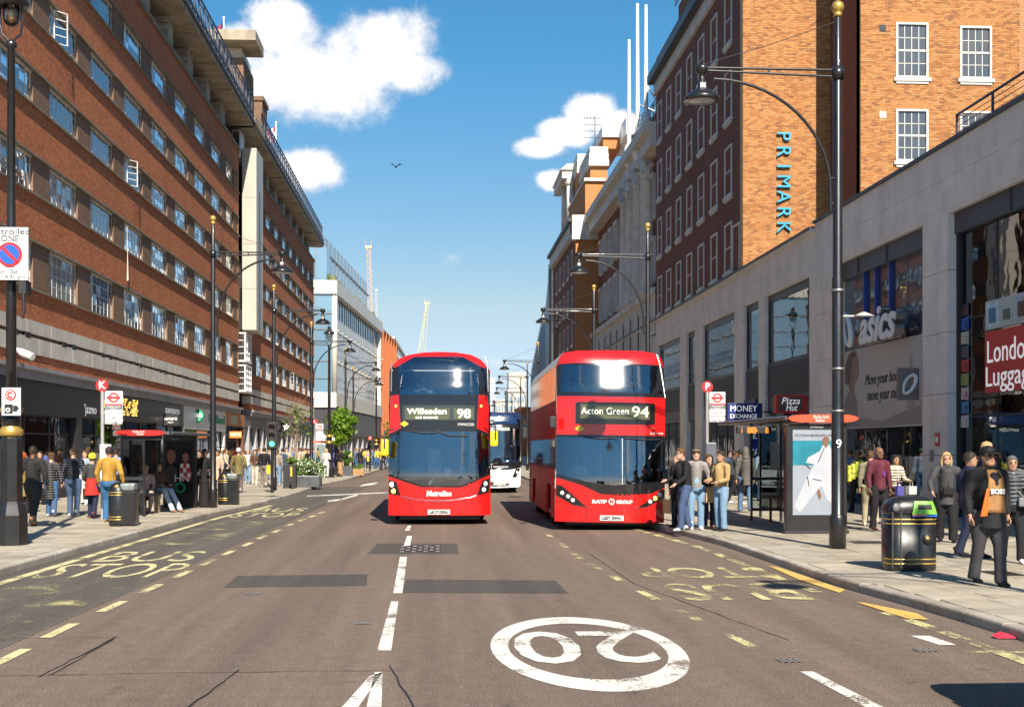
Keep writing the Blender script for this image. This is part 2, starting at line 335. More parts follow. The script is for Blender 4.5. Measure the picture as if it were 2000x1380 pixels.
kerbms = [M('kerb_granite_%d' % i, c, .7, var=.18, scale=6, bump=.4, bscale=80, stain=.5) for i, c in enumerate([(.38,.34,.28),(.33,.29,.24),(.43,.39,.33)])]
bed_m = M('slab_joint_mortar', (.10,.09,.075), .9, var=.2)
g = MB(); g.quad((-3000,-600,-.03),(3000,-600,-.03),(3000,4500,-.03),(-3000,4500,-.03)); gr = g.build('ground', M('far_ground', (.10,.09,.08), .9), kind='structure')
LK = [Vector((-6.75,-30,0)), Vector((-6.6,8,0))] + [onZ(*p) for p in ((0,1124),(160,1078),(400,1011),(504,988),(573,968.5),(628,949),(683,937),(741,919))] + [Vector((-4.6,130,0)), Vector((-4.4,260,0)), Vector((-4.4,900,0))]
RK = [Vector((5.75,-30,0)), Vector((5.75,6,0))] + [onZ(*p) for p in ((2000,1252),(1856,1206),(1646,1148),(1418,1067),(1280,1032))] + [Vector((5.15,45,0)), Vector((5.2,80,0)), Vector((5.6,160,0)), Vector((6,900,0))]
def xat(line, y):
    for a, b in zip(line, line[1:]):
        if a.y <= y <= b.y: return a.x + (b.x-a.x)*(y-a.y)/(b.y-a.y)
    return line[-1].x
ysr = [-30,-10] + [4+i*2 for i in range(50)] + [110,130,160,200,260,400,900]
g = MB()
for y0, y1 in zip(ysr, ysr[1:]): g.quad((xat(LK,y0),y0,0),(xat(RK,y0),y0,0),(xat(RK,y1),y1,0),(xat(LK,y1),y1,0))
g.build('road', asph, kind='structure')
LF, RF = -13.3, 13.2          # facade planes
# --- kerbs: single stones, then a plain run beyond
def kerb(line, side, name):
    root = bpy.data.objects.new(name, None); COL.objects.link(root); root['kind'] = 'structure'
    y = 5.0; i = 0
    while y < 74:
        Lk = .91; x0, x1 = xat(line, y), xat(line, y+Lk)
        d = Vector((x1-x0, Lk, 0)).normalized(); nrm = Vector((-d.y, d.x, 0)) * (1 if side < 0 else -1)
        w = .17; h = PAV + random.uniform(-.004, .006); gp = .006
        a = Vector((x0, y, 0)) + d*gp; b = Vector((x1, y+Lk, 0)) - d*gp
        m = MB(); ch = .03
        prof = [(0, -.05), (0, h-ch), (.008, h-ch*.4), (ch, h), (w, h), (w, -.05)]
        vs = [p + nrm*o + Vector((0,0,z)) for p in (a, b) for (o, z) in prof]; n = 6
        m.add(vs, [(0,1,2,3,4,5)[::-1], tuple(range(6,12))] + [(k, (k+1) % n, n+(k+1) % n, n+k) for k in range(n)], False)
        m.build('kerb_stone', random.choice(kerbms), root); y += Lk; i += 1
    m = MB(); ys = [-30, -10, 5.0] ; runs = [ys, [y, 90, 110, 130, 160, 200, 260, 400, 900]]
    for r in runs:
        for a, b in zip(r, r[1:]):
            xa, xb = xat(line, a), xat(line, b); s = -1 if side < 0 else 1
            m.add([(xa,a,-.05),(xa,a,PAV),(xa+s*.17,a,PAV),(xb,b,-.05),(xb,b,PAV),(xb+s*.17,b,PAV)], [(0,1,4,3),(1,2,5,4)])
    m.build('kerb_run', kerbms[0], root)
kerb(LK, -1, 'kerb_left'); kerb(RK, 1, 'kerb_right')
# --- pavements
def pavement(line, side, name, wall, ya, yb):
    root = bpy.data.objects.new(name, None); COL.objects.link(root); root['kind'] = 'structure'
    s = side; m = MB()
    for y0, y1 in zip(ysr, ysr[1:]):
        z = PAV - .012 if (y0 >= ya-2.1 and y1 <= yb+.1) else PAV - .003
        m.quad((xat(line,y0)+s*.17, y0, z), (wall+s*3, y0, z), (wall+s*3, y1, z), (xat(line,y1)+s*.17, y1, z))
    m.build('pavement_bed', bed_m if 0 else pav_m, root)
    big = [MB() for _ in slabms]; cnt = 0; singles = []
    y = ya; r = 0
    while y < yb:
        dy = (.62, .75, .62, .9)[r % 4]; x = abs(xat(line, y)) + .18; first = True; off = (r % 2)*.42
        lim = abs(xat(line, y+dy)) + .18; x = max(x, lim)
        while x < abs(wall) + .6:
            w = random.choice((.62, .75, .9, .9)) if not (first and off) else .45 + off*.3; first = False
            x1 = min(x + w, abs(wall)+.6); g_ = .005; z = PAV + random.uniform(-.003, .003); k = random.randrange(len(slabms))
            xa, xb = sorted((s*(x+g_), s*(x1-g_))); c = (xa, xb, y+g_, y+dy-g_, PAV-.05, z)
            singles.append((c, k)); x = x1
        y += dy; r += 1
    singles.sort(key=lambda q: q[0][2])
    for i, (c, k) in enumerate(singles):
        if i < 290: q = MB(); q.box(*c); q.build('paving_slab', slabms[k], root)
        else: big[k].box(*c)
    allb = MB()
    for k, q in enumerate(big): allb.m = k; allb.add(q.v, q.f)
    allb.mi = sum([[k]*len(q.f) for k, q in enumerate(big)], [])
    allb.build('paving_slabs_farther', slabms, root, kind='stuff')
pavement(LK, -1, 'pavement_left', LF, 13.0, 62.0); pavement(RK, 1, 'pavement_right', RF, 10.0, 52.0)

# --- markings
yel = paint_mat('road_paint_yellow', (.60,.54,.29), .55); wht = paint_mat('road_paint_white', (.66,.63,.56), .62); org = paint_mat('road_paint_amber', (.66,.40,.10), .8)
yelw = paint_mat('road_paint_yellow_worn', (.55,.50,.25), .28)
def mark(name, polys, mat, z=.004, label=None):
    m = MB()
    for p in polys: m.poly([ (onZ(q[0], q[1]).x, onZ(q[0], q[1]).y, z) for q in p])
    o = m.build(name, mat, kind='structure'); return o
m = MB()        # grey asphalt of the bus bay
ybs = [4+i*2 for i in range(29)]
def baywid(y): a = onZ(15,1285); b = onZ(583,1018); return a.x + (b.x-a.x)*(y-a.y)/(b.y-a.y)
for a, b in zip(ybs, ybs[1:]): m.quad((xat(LK,a),a,.003),(baywid(a)-.25,a,.003),(baywid(b)-.25,b,.003),(xat(LK,b),b,.003))
m.build('bus_bay_surface', asph2, kind='structure')
m = MB(); m.poly([(p.x,p.y,.003) for p in (onZ(718,1081),onZ(896,1081),onZ(893,1061),onZ(737,1061))]); m.poly([(p.x,p.y,.003) for p in (onZ(437,1147),onZ(716,1143),onZ(718,1121),onZ(464,1124))])
m.poly([(p.x,p.y,.003) for p in (onZ(785,1157),onZ(1110,1158),onZ(1085,1133),onZ(793,1131))])
m.build('road_patch', asph3, kind='structure')
def dash(c, w=.12, l=1.0, d=(0,1)):
    x, y = c; dx, dy = d; n = sqrt(dx*dx+dy*dy); dx /= n; dy /= n; nx, ny = dy*w/2, -dx*w/2
    return [(x-dx*l/2-nx, y-dy*l/2-ny), (x-dx*l/2+nx, y-dy*l/2+ny), (x+dx*l/2+nx, y+dy*l/2+ny), (x+dx*l/2-nx, y+dy*l/2-ny)]
def dashes(name, pts, mat, w=.12, l=1.0, z=.007):
    P = [onZ(*p) for p in pts]; m = MB()
    for i, p in enumerate(P):
        a = P[max(i-1,0)]; b = P[min(i+1,len(P)-1)]
        m.poly([(q[0], q[1], z) for q in dash((p.x,p.y), w, l, (b.x-a.x, b.y-a.y))])
    return m.build(name, mat, kind='structure')
dashes('bus_bay_dashes', [(-120,1345),(15,1285),(118,1231),(220,1184),(296,1149),(357,1121),(406,1098),(447,1079),(483,1063),(512,1049),(540,1037),(566,1025),(590,1015),(610,1008),(628,1001)], yel)
dashes('bus_stand_dashes', [(1342,1200),(1265,1162),(1205,1130),(1160,1106),(1128,1086),(1100,1065),(1075,1047)], yelw)
mark('bus_stand_corner', [[(1411,1238),(1430,1238),(1492,1266),(1475,1270)],[(1476,1266.5),(1668,1267),(1672,1271),(1480,1271)],[(1876,1271),(2040,1271),(2040,1275),(1900,1275)]], yelw)
mark('centre_line', [[(787,1070),(800,1070),(805,1046),(795,1046)],[(768,1158),(786,1158),(795,1087),(781,1087)],[(737,1270),(764,1270),(778,1174),(764,1174)],[(790,1036),(800,1036),(803,1026),(797,1026)],
    [(668,1380),(700,1380),(748,1312),(722,1320)],[(716,1380),(745,1380),(747,1312),(732,1312)],[(1563,1311),(1588,1311),(1730,1383),(1695,1383)],[(640,1440),(668,1380),(700,1380),(680,1440)]], wht)
mark('give_way_marks', [[(1778,1241),(1815,1241),(1868,1259),(1835,1259)], [(600,967.5),(760,960.5),(760,962.5),(600,969)], [(640,980),(668,976),(668,973),(640,977)],[(668,976),(700,967),(696,965),(664,974)],[(700,950),(730,946),(740,941),(710,945)]], wht)
def strip(name, line, off, w, ya, yb, mat, z=.007, gaps=()):
    m = MB(); y = ya
    while y < yb:
        y1 = y + 1.0
        if not any(a < y < b for a, b in gaps): m.quad((xat(line,y)+off,y,z),(xat(line,y)+off+w,y,z),(xat(line,y1)+off+w,y1,z),(xat(line,y1)+off,y1,z))
        y = y1
    m.build(name, mat, kind='structure')
strip('yellow_edge_line_left', LK, .30, .16, 6, 41, yel); strip('yellow_edge_line_right', RK, -.62, .16, 16, 31, yelw); strip('yellow_edge_worn_right', RK, -.62, .16, 9, 14, yelw)
mark('amber_edge_line', [[(1672,1176),(1690,1178),(1790,1198),(1814,1211),(1770,1208)],[(1500,1105),(1520,1108),(1650,1152),(1640,1158),(1560,1132)]], org, .010)
def roadtext(s, x0, x1, y0, y1, mat, flip=False, z=.008, bold=0.0):
    sg = -1 if flip else 1
    o = text(s, 1.0, mat, None, ((x0+x1)/2, (y0+y1)/2, z), (sg,0,0), (0,sg,0), 0.0001, 'road_lettering', width=x1-x0, height=y1-y0, bold=bold); o['kind'] = 'structure'; return o
roadtext('BUS', -5.85, -4.25, 20.95, 22.95, yel); roadtext('STOP', -6.05, -3.98-.05, 18.35, 20.6, yel)
roadtext('BUS', -5.6, -4.1, 36.8, 39.0, yel); roadtext('STOP', -5.8, -4.0, 34.0, 36.2, yel)
roadtext('BUS', 3.1, 4.75, 15.2, 17.1, yelw, True, bold=.012); roadtext('STOP', 3.05, 5.1, 17.8, 19.4, yelw, True, bold=.012)
ghost = paint_mat('road_paint_ghost', (.50,.45,.22), -.08, 30)
m = MB()
for (a, b, c_, d_) in ((-5.9,-4.3,10.5,17.6),(-5.8,-4.4,24.5,32.5)): m.quad((a,c_,.006),(b,c_,.006),(b,d_,.006),(a,d_,.006))
m.build('worn_old_marking', ghost, kind='structure')
m = MB(); n = 48; cx, cy = 1.40, 11.7
for i in range(n):
    a, b = 2*pi*i/n, 2*pi*(i+1)/n
    m.quad(*[(cx+rx*cos(t), cy+ry*sin(t), .005) for (rx, ry, t) in ((.91,2.12,a),(.91,2.12,b),(.74,1.62,b),(.74,1.62,a))])
m.build('speed_roundel_ring', wht, kind='structure')
roadtext('20', .72, 2.03, 10.85, 12.75, wht, True, .006, bold=.01)
m = MB()     # sealed cracks and old saw cuts
def crack(pts, w=.009):
    P = []; Q = [onZ(*p) for p in pts]
    for a, b in zip(Q, Q[1:]):
        k = max(2, int((b-a).length/.25))
        for i in range(k): P.append(a.lerp(b, i/k) + Vector((random.uniform(-.012,.012), random.uniform(-.02,.02), 0)))
    P.append(Q[-1])
    for a, b in zip(P, P[1:]):
        d = (b-a).normalized(); nn = Vector((-d.y, d.x, 0))*w*random.uniform(.5,1.2)
        m.poly([(q.x,q.y,.005) for q in (a-nn, b-nn, b+nn, a+nn)])
crack([(-60,1321),(240,1315),(790,1309)], .006); crack([(370,1380),(467,1308)]); crack([(75,1322),(228,1243)]); crack([(100,1318),(222,1248)],.008); crack([(30,1246),(225,1244)],.007); crack([(760,1300),(808,1380)],.008)
crack([(1150,1080),(1240,1140),(1540,1250)],.006)
m.build('road_cracks', M('bitumen', (.012,.011,.011), .5, var=0), kind='structure')
# iron covers set in the road
iron = M('cast_iron', (.035,.03,.028), .55, metal=.3, var=.35, scale=30)
def cover(px0, px1, py0, py1, label, z=.006, hatch=False):
    a = onZ(px0, py1); b = onZ(px1, py0); x0, x1, y0, y1 = a.x, a.x + (px1-px0)/FPX*a.y*1.0, a.y, b.y
    m = MB(); m.box(x0, x1, y0, y1, -.02, z); o = m.build('iron_cover', iron, None)
    k = MB(); nx, ny = 7, 5
    for i in range(nx):
        for j in range(ny):
            if (i+j) % 2 == 0: k.box(x0+(i+.15)*(x1-x0)/nx, x0+(i+.85)*(x1-x0)/nx, y0+(j+.15)*(y1-y0)/ny, y0+(j+.85)*(y1-y0)/ny, z, z+.004)
    k.build('tread_pattern', M('worn_iron', (.30,.28,.27), .4, metal=.4, var=.3, scale=20), o)
    tag(o, label, 'manhole cover')
cover(778, 860, 1065, 1078, 'worn square manhole cover in the dark patch in front of the left red bus')
cover(1526, 1572, 1286, 1294, 'small iron valve cover in the road right of the white speed circle')
cover(1795, 1838, 1267, 1273, 'small iron cover in the road beside the kerb at lower right')
cover(475, 508, 1157, 1161, 'small iron cover in the road below the long dark patch on the left')
cover(692, 724, 1214, 1219, 'small iron cover in the road left of the white centre line')
def pavcover(px0, px1, py0, py1, label):
    a = onZ(px0, py1, PAV); b = onZ(px1, py0, PAV); w = (px1-px0)/FPX*a.y
    m = MB(); m.box(a.x, a.x+w, a.y, b.y, PAV-.02, PAV+.005); tag(m.build('iron_cover', iron), label, 'manhole cover')
pavcover(1672, 1740, 1056, 1061, 'flat iron cover in the pavement left of the big black litter bin')
pavcover(1950, 2010, 1114, 1124, 'iron grating in the pavement at the right behind the man in the cap')
m = MB(); p = onZ(1965, 1246)
m.add([(p.x-.12,p.y-.05,.01),(p.x+.1,p.y-.08,.012),(p.x+.13,p.y+.06,.01),(p.x-.02,p.y+.09,.06),(p.x-.13,p.y+.04,.03),(p.x,p.y,.055)], [(0,1,5),(1,2,5),(2,3,5),(3,4,5),(4,0,5)])
tag(m.build('crushed_can', M('red_litter', (.55,.03,.06), .4)), 'flattened red piece of litter in the gutter at lower right', 'litter')
# ================================================================== left side: long brick office block in two wings
brickL = brick_mat('brick_red_left', (.62,.195,.062), (.44,.115,.042), (.27,.16,.10), hue=.5, stain=.4)
brickD = brick_mat('brick_brown_pier', (.26,.135,.075), (.18,.09,.055), (.20,.15,.11), h=.06, msize=.014, stain=.3)
stoneL = M('portland_stone_left', (.58,.54,.47), .8, var=.14, scale=1.5, stain=.35, bump=.2)
stoneA = M('stone_pier_weathered', (.40,.36,.29), .85, var=.25, scale=3, stain=.7, bump=.4)
conc = M('canopy_concrete', (.36,.31,.23), .85, var=.25, scale=1.2, stain=.7, bump=.2)
sillm = M('sill_stone', (.22,.185,.14), .8, var=.3, scale=4, stain=.6)
whf = M('window_frame_white', (.62,.59,.53), .5, var=.15, scale=5)
glassL = glass_mat('window_glass_left', (.018,.022,.028), .015, wob=.02, ior=3.4)
glassB = glass_mat('window_glass_blind', (.26,.25,.22), .02, wob=.02, ior=2.4)
RW = random.Random(77)
creamb = brick_mat('brick_cream', (.44,.26,.12), (.36,.19,.09), (.30,.22,.14), stain=.3)
ROWS = [(7.14, 8.62), (10.28, 11.46), (13.18, 14.25), (15.99, 17.1), (18.8, 19.94)]
def frame_mesh(w, h, cols, rows, t=.05, bar=.022, d=.06, thick=()):
    m = MB(); m.box(0, d, 0, w, 0, t); m.box(0, d, 0, w, h-t, h); m.box(0, .02, 0, t, t, h-t); m.box(0, .02, w-t, w, t, h-t)
    for i in range(1, cols):
        b = bar*2.0 if i in thick else bar; y = w*i/cols; m.box(.005, .016 if i not in thick else .026, y-b/2, y+b/2, t, h-t)
    for j in range(1, rows): z = h*j/rows; m.box(.006, .015, t, w-t, z-bar/2, z+bar/2)
    return m
npane = [0]
def grid_window(parent, X, y0, w, z0, h, cols, rows, mat, gl, single=False, thick=(), flip=1, tilt=.010):
    e = frame_mesh(w, h, cols, rows, thick=thick).build('window', mat, None)
    e.parent = parent; off = parent.location; e.location = (X-off.x, y0-off.y, z0-off.z)
    if flip < 0: e.scale = (-1, 1, 1)
    pw, ph = w/cols, h/rows; sh = None; allm = MB()
    for i in range(cols):
        for j in range(rows):
            a = random.gauss(0, tilt); b = random.gauss(0, tilt)
            if single:
                if sh is None:
                    q = MB(); q.box(-.002, .002, -pw/2+.012, pw/2-.012, -ph/2+.012, ph/2-.012); o = q.build('pane', gl, e, world=False); sh = o
                else: o = bpy.data.objects.new('pane', sh.data); COL.objects.link(o); o.parent = e
                o.location = (.008, (i+.5)*pw, (j+.5)*ph); o.rotation_euler = (0, a, b); npane[0] += 1
            else:
                cy, cz = (i+.5)*pw, (j+.5)*ph; dx = lambda y, z: .008 + a*(z) + b*(y)
                allm.quad(*[(dx(y, z), cy+y, cz+z) for y, z in ((-pw/2,-ph/2),(pw/2,-ph/2),(pw/2,ph/2),(-pw/2,ph/2))])
    if not single: allm.build('glazing', gl, e, world=False)
    return e
def railing(parent, X, y0, y1, z0, z1, name='roof_railing'):
    m = MB(); n = max(1, int((y1-y0)/1.25)); dy = (y1-y0)/n
    m.box(X-.04, X+.04, y0, y1, z1-.07, z1); m.box(X-.025, X+.025, y0, y1, z0, z0+.05); m.box(X-.02, X+.02, y0, y1, z1-.32, z1-.28); m.box(X-.02, X+.02, y0, y1, z0+.28, z0+.32)
    for i in range(n+1): y = y0+i*dy; m.box(X-.03, X+.03, y-.03, y+.03, z0, z1)
    for i in range(n):
        cy = y0+(i+.5)*dy; cz = (z0+z1)/2; r = (z1-z0)/2-.32
        pts = [(X, cy+r*cos(2*pi*k/14), cz+r*sin(2*pi*k/14)) for k in range(15)]; m.tube(pts, .025, 5, cap=False)
    return m.build(name, M('railing_iron', (.05,.065,.10), .5, metal=.3, var=.2), parent)
def left_wing(name, label, ya, yb, bays, ww, single_k=(), canopy=True):
    T = thing(name, label, 'office building', (LF, ya, 0))
    zb = [6.05] + [b+.1 for a, b in ROWS]; zt = [a-.1 for a, b in ROWS] + [21.55]
    for i, (a, b) in enumerate(zip(zb, zt)):
        m = MB(); m.box(LF-.6, LF, ya, yb, a, b); m.build('brick_band', brickL, T)
    for ri, (za, zc) in enumerate(ROWS):
        m = MB(); m.box(LF-.5, LF+.09, ya, yb+.04, za-.1, za-.03); m.build('sill', sillm, T)
        m = MB(); m.box(LF-.5, LF+.05, ya, yb+.02, zc+.03, zc+.1); m.build('lintel', sillm, T)
        prev = ya
        for (y0, w) in bays:
            m = MB(); m.box(LF-.5, LF-.045, prev, y0, za-.03, zc+.03); m.build('brick_pier', brickD, T); prev = y0+w
        m = MB(); m.box(LF-.5, LF-.045, prev, yb, za-.03, zc+.03); m.build('brick_pier', brickD, T)
        for bi, (y0, w) in enumerate(bays):
            e = grid_window(T, LF-.15, y0, w, za-.03, zc-za+.06, 6, 4, whf, glassB if RW.random() < (.5, .4, .15, .1, .08)[ri] else glassL, single=(bi, ri) in single_k, thick=(1, 5))
            if (bi, ri) in opens:
                m = MB(); wv = w/6; hh = zc-za
                for j in range(5): m.box(0, .04, 0, wv, hh*j/4, hh*j/4+.022)
                m.box(0, .03, 0, .03, 0, hh+.022); m.box(0, .03, wv-.03, wv, 0, hh+.022)
                o = m.build('open_casement', WH, None); o.parent = e; o.location = (.07, wv*1.0, 0); o.rotation_euler = (0, 0, radians(-40))
    # core, attic and canopy
    m = MB(); m.box(LF-14, LF-.5, ya, yb, 4.2, 21.6); m.build('core_wall', M('dark_room', (.03,.028,.026), .9, var=.2), T)
    m = MB(); m.box(LF-.7, LF+.14, ya, yb, 21.55, 21.72); m.build('attic_ledge', sillm, T)
    m = MB(); m.box(LF-14, LF-1.3, ya, yb, 21.6, 23.2); m.build('attic_wall', M('attic_dark', (.11,.095,.075), .8, var=.3), T)
    yy = ya - ((ya - 51.45) % 5) + 5 if name != 'x' else ya
    while yy < yb-1.5:
        for k in range(4):
            m = MB(); m.bbox(LF-1.3, LF-.08, yy, yy+1.35, 21.74+k*.365, 21.74+(k+1)*.365-.02, .02); m.build('stone_block', stoneA, T)
        o = grid_window(T, LF-1.28, yy+2.2, 1.9, 21.9, 1.0, 3, 2, whf, glassL)
        yy += 5
    if canopy:
        m = MB(); m.box(LF-14, LF+.95, ya, yb+.4, 23.2, 23.46)
        y = ya+1
        while y < yb: m.box(LF-1.2, LF+.9, y-.06, y+.06, 23.13, 23.2); y += 5
        m.build('roof_canopy', conc, T)
        m = MB(); m.box(LF+.75, LF+1.08, ya, yb+.5, 23.46, 23.62); m.box(LF+.7, LF+.8, ya, yb+.4, 23.75, 23.95); m.box(LF+1.0, LF+1.06, ya, yb+.4, 23.85, 23.92)
        y = ya+.4
        while y < yb: m.box(LF+.72, LF+1.04, y, y+.05, 23.6, 23.95); y += 1.25
        m.box(LF+.2, LF+.72, ya, yb+.3, 23.46, 23.9)
        m.build('gutter', M('gutter_dark', (.045,.05,.065), .5, var=.3), T)
        railing(T, LF+.88, ya, yb, 23.95, 25.3)
    # stone course over the shops
    y = ya; i = 0
    while y < yb - .3:
        y1 = min(y+1.24, yb)
        for (z0, z1) in ((5.63, 6.05), (4.97, 5.50)):
            m = MB(); m.box(LF-.5, LF+.05+random.uniform(0, .008), y+.006, y1-.006, z0, z1); m.build('stone_panel', stoneL, T)
        y = y1; i += 1
    m = MB(); m.box(LF-.5, LF-.06, ya, yb, 5.5, 5.63); m.build('slot_course', brickD, T)
    m = MB(); y = ya+1.1
    while y < yb-3: m.box(LF-.3, LF+.057, y, y+.5, 5.46, 5.64); m.box(LF-.3, LF+.057, y+1.15, y+1.65, 5.46, 5.64); y += 5
    m.build('vent_slots', BKM, T, kind='stuff')
    m = MB(); m.box(LF-.6, LF, ya, yb, 4.52, 4.97); m.build('brick_band', brickL, T)
    m = MB(); m.box(LF-.6, LF+.34, ya, yb, 4.40, 4.52); m.box(LF-.6, LF+.18, ya, yb, 4.12, 4.40); m.build('shop_cornice', M('cornice_grey', (.30,.30,.33), .6, var=.2, stain=.5), T)
    return T
opens = {(2,3),(4,2)}
baysA = [(33+5*k, 3.3) for k in range(9)] + [(78.0, 2.6)]
sk = {(b, r) for b in (2,3) for r in range(5)} | {(4,2),(4,3)}
A = left_wing('brick_office_building', 'long red brick office block with bands of white gridded windows, nearest on the left', 28.0, 82.4, baysA, 3.3, sk)
opens = {(4,0)}
baysB = [(90.7+5*k, 2.9) for k in range(7)] + [(125.7, 2.9)]
B = left_wing('brick_office_wing', 'farther wing of the red brick office block beyond the tall blank cream sign box', 87.0, 131.5, baysB, 2.9)
# end corner of wing A (bright return brick) and the stair tower between the wings
T = thing('stair_tower', 'narrow brick stair tower with white bay windows and a flat concrete cap', 'tower', (LF, 82.4, 0))
m = MB(); m.box(LF-3, LF-.9, 82.4, 87, 4.2, 24); m.build('tower_wall', brickD, T)
m = MB(); m.box(LF-.55, LF-.02, 82.4, 82.62, 6.0, 21.5); m.build('corner_strip', creamb, T)
m = MB(); m.box(-16.6, -12.75, 81.0, 85.5, 23.5, 27.3); m.build('tower_top', brickD, T)
m = MB(); m.box(-16.5, -12.9, 81.4, 85.2, 27.3, 28.0); m.build('tower_lantern', whf, T)
m = MB(); m.box(-18, -11.75, 79.6, 83.2, 28.0, 28.65); m.build('concrete_cap', conc, T)
m = MB(); m.box(-15, -12.6, 88.5, 91, 23.5, 26.6); m.box(-15.1, -12.5, 88.4, 91.1, 26.6, 26.9); m.build('chimney_block', brickD, T)
m = MB(); m.box(-16, -12.35, 82.4, 87, 23.2, 23.46); m.box(-12.5,-12.2,82.4,87,23.46,23.95); m.build('roof_canopy', conc, T)
for (za, zb_) in ((7.75, 9.5), (5.75, 7.35)):
    m = MB(); m.box(LF-.9, LF+.42, 83.0, 85.6, za-.12, za); m.box(LF-.9, LF+.42, 83.0, 85.6, zb_, zb_+.1)
    for (x, y) in ((LF-.55,83.05),(LF+.35,83.05),(LF+.35,85.45)): m.box(x-.05, x+.05, y-.05, y+.1, za, zb_)
    for k in range(1, 4): z = za+(zb_-za)*k/4; m.box(LF-.5, LF+.36, 83.03, 83.08, z-.02, z+.02); m.box(LF+.34, LF+.39, 83.1, 85.4, z-.02, z+.02)
    for y in (83.9, 84.7): m.box(LF+.34, LF+.39, y-.03, y+.03, za, zb_)
    e = m.build('bay_window', WH, T)
    m = MB(); m.box(LF-.5, LF+.34, 83.09, 85.4, za+.01, zb_-.01); m.build('glazing', glassL, e, world=True)
m = MB(); m.box(LF-.5, LF+.05, 83, 84.6, 21.3, 23.1); e = m.build('bay_window', WH, T); m = MB(); m.box(LF-.45, LF-.03, 82.97, 84.5, 21.4, 23.0); m.build('glazing', glassL, e)
m = MB(); m.bbox(-13.15, -12.2, 83.0, 86.1, 9.75, 21.9, .02); sg = m.build('sign_box', M('cream_metal', (.44,.41,.35), .45, var=.05, scale=.6, stain=.15), None)
m = MB(); m.box(-12.22, -12.185, 83.9, 84.75, 9.9, 19.2); m.build('dark_slot', M('slot_grey', (.10,.11,.12), .4), sg)
m = MB(); [m.box(-13.16, -12.19, 82.985, 83.0, z, z+.02) for z in (12.5, 15.5, 18.6)]; m.build('panel_joint', M('joint_grey', (.3,.29,.26)), sg)
tag(sg, 'tall blank cream box sign projecting from the stair tower between the brick wings', 'sign')
# roof flags
def flag(px, py, D, h, label, cols):
    p = at(px, py, D); t = thing('flagpole', label, 'flagpole', p)
    m = MB(); m.tube([p, p+Vector((0,0,h))], .05, 8); m.ball(p+Vector((0,0,h+.08)), .1, 8); m.build('pole', WH, t)
    m = MB(); n = 6
    for i in range(n):
        for j in range(3):
            f = lambda a, b: (p.x-.06-a*.16-.02*b, p.y+.1*sin(a*1.3), p.z+h-.2-b*.42-a*.12)
            m.m = (i+j) % len(cols); m.quad(f(i,j), f(i+1,j), f(i+1,j+1), f(i,j+1))
    m.build('cloth', [M('flag%d%s' % (i, label[:6]), c, .8, var=.1) for i, c in enumerate(cols)], t)
flag(437, 92, 84, 1.9, 'flag hanging limp from a white pole on the flat cap of the stair tower', [(.03,.04,.2),(.4,.03,.04)])
flag(496, 215, 92, 2.6, 'flag hanging from a white pole on the roof just behind the stair tower', [(.4,.03,.04),(.5,.48,.45),(.03,.04,.2)])
flag(539, 282, 100, 1.7, 'flag with red and white stripes on a white pole above the farther brick wing', [(.5,.04,.05),(.6,.58,.55),(.03,.05,.25)])
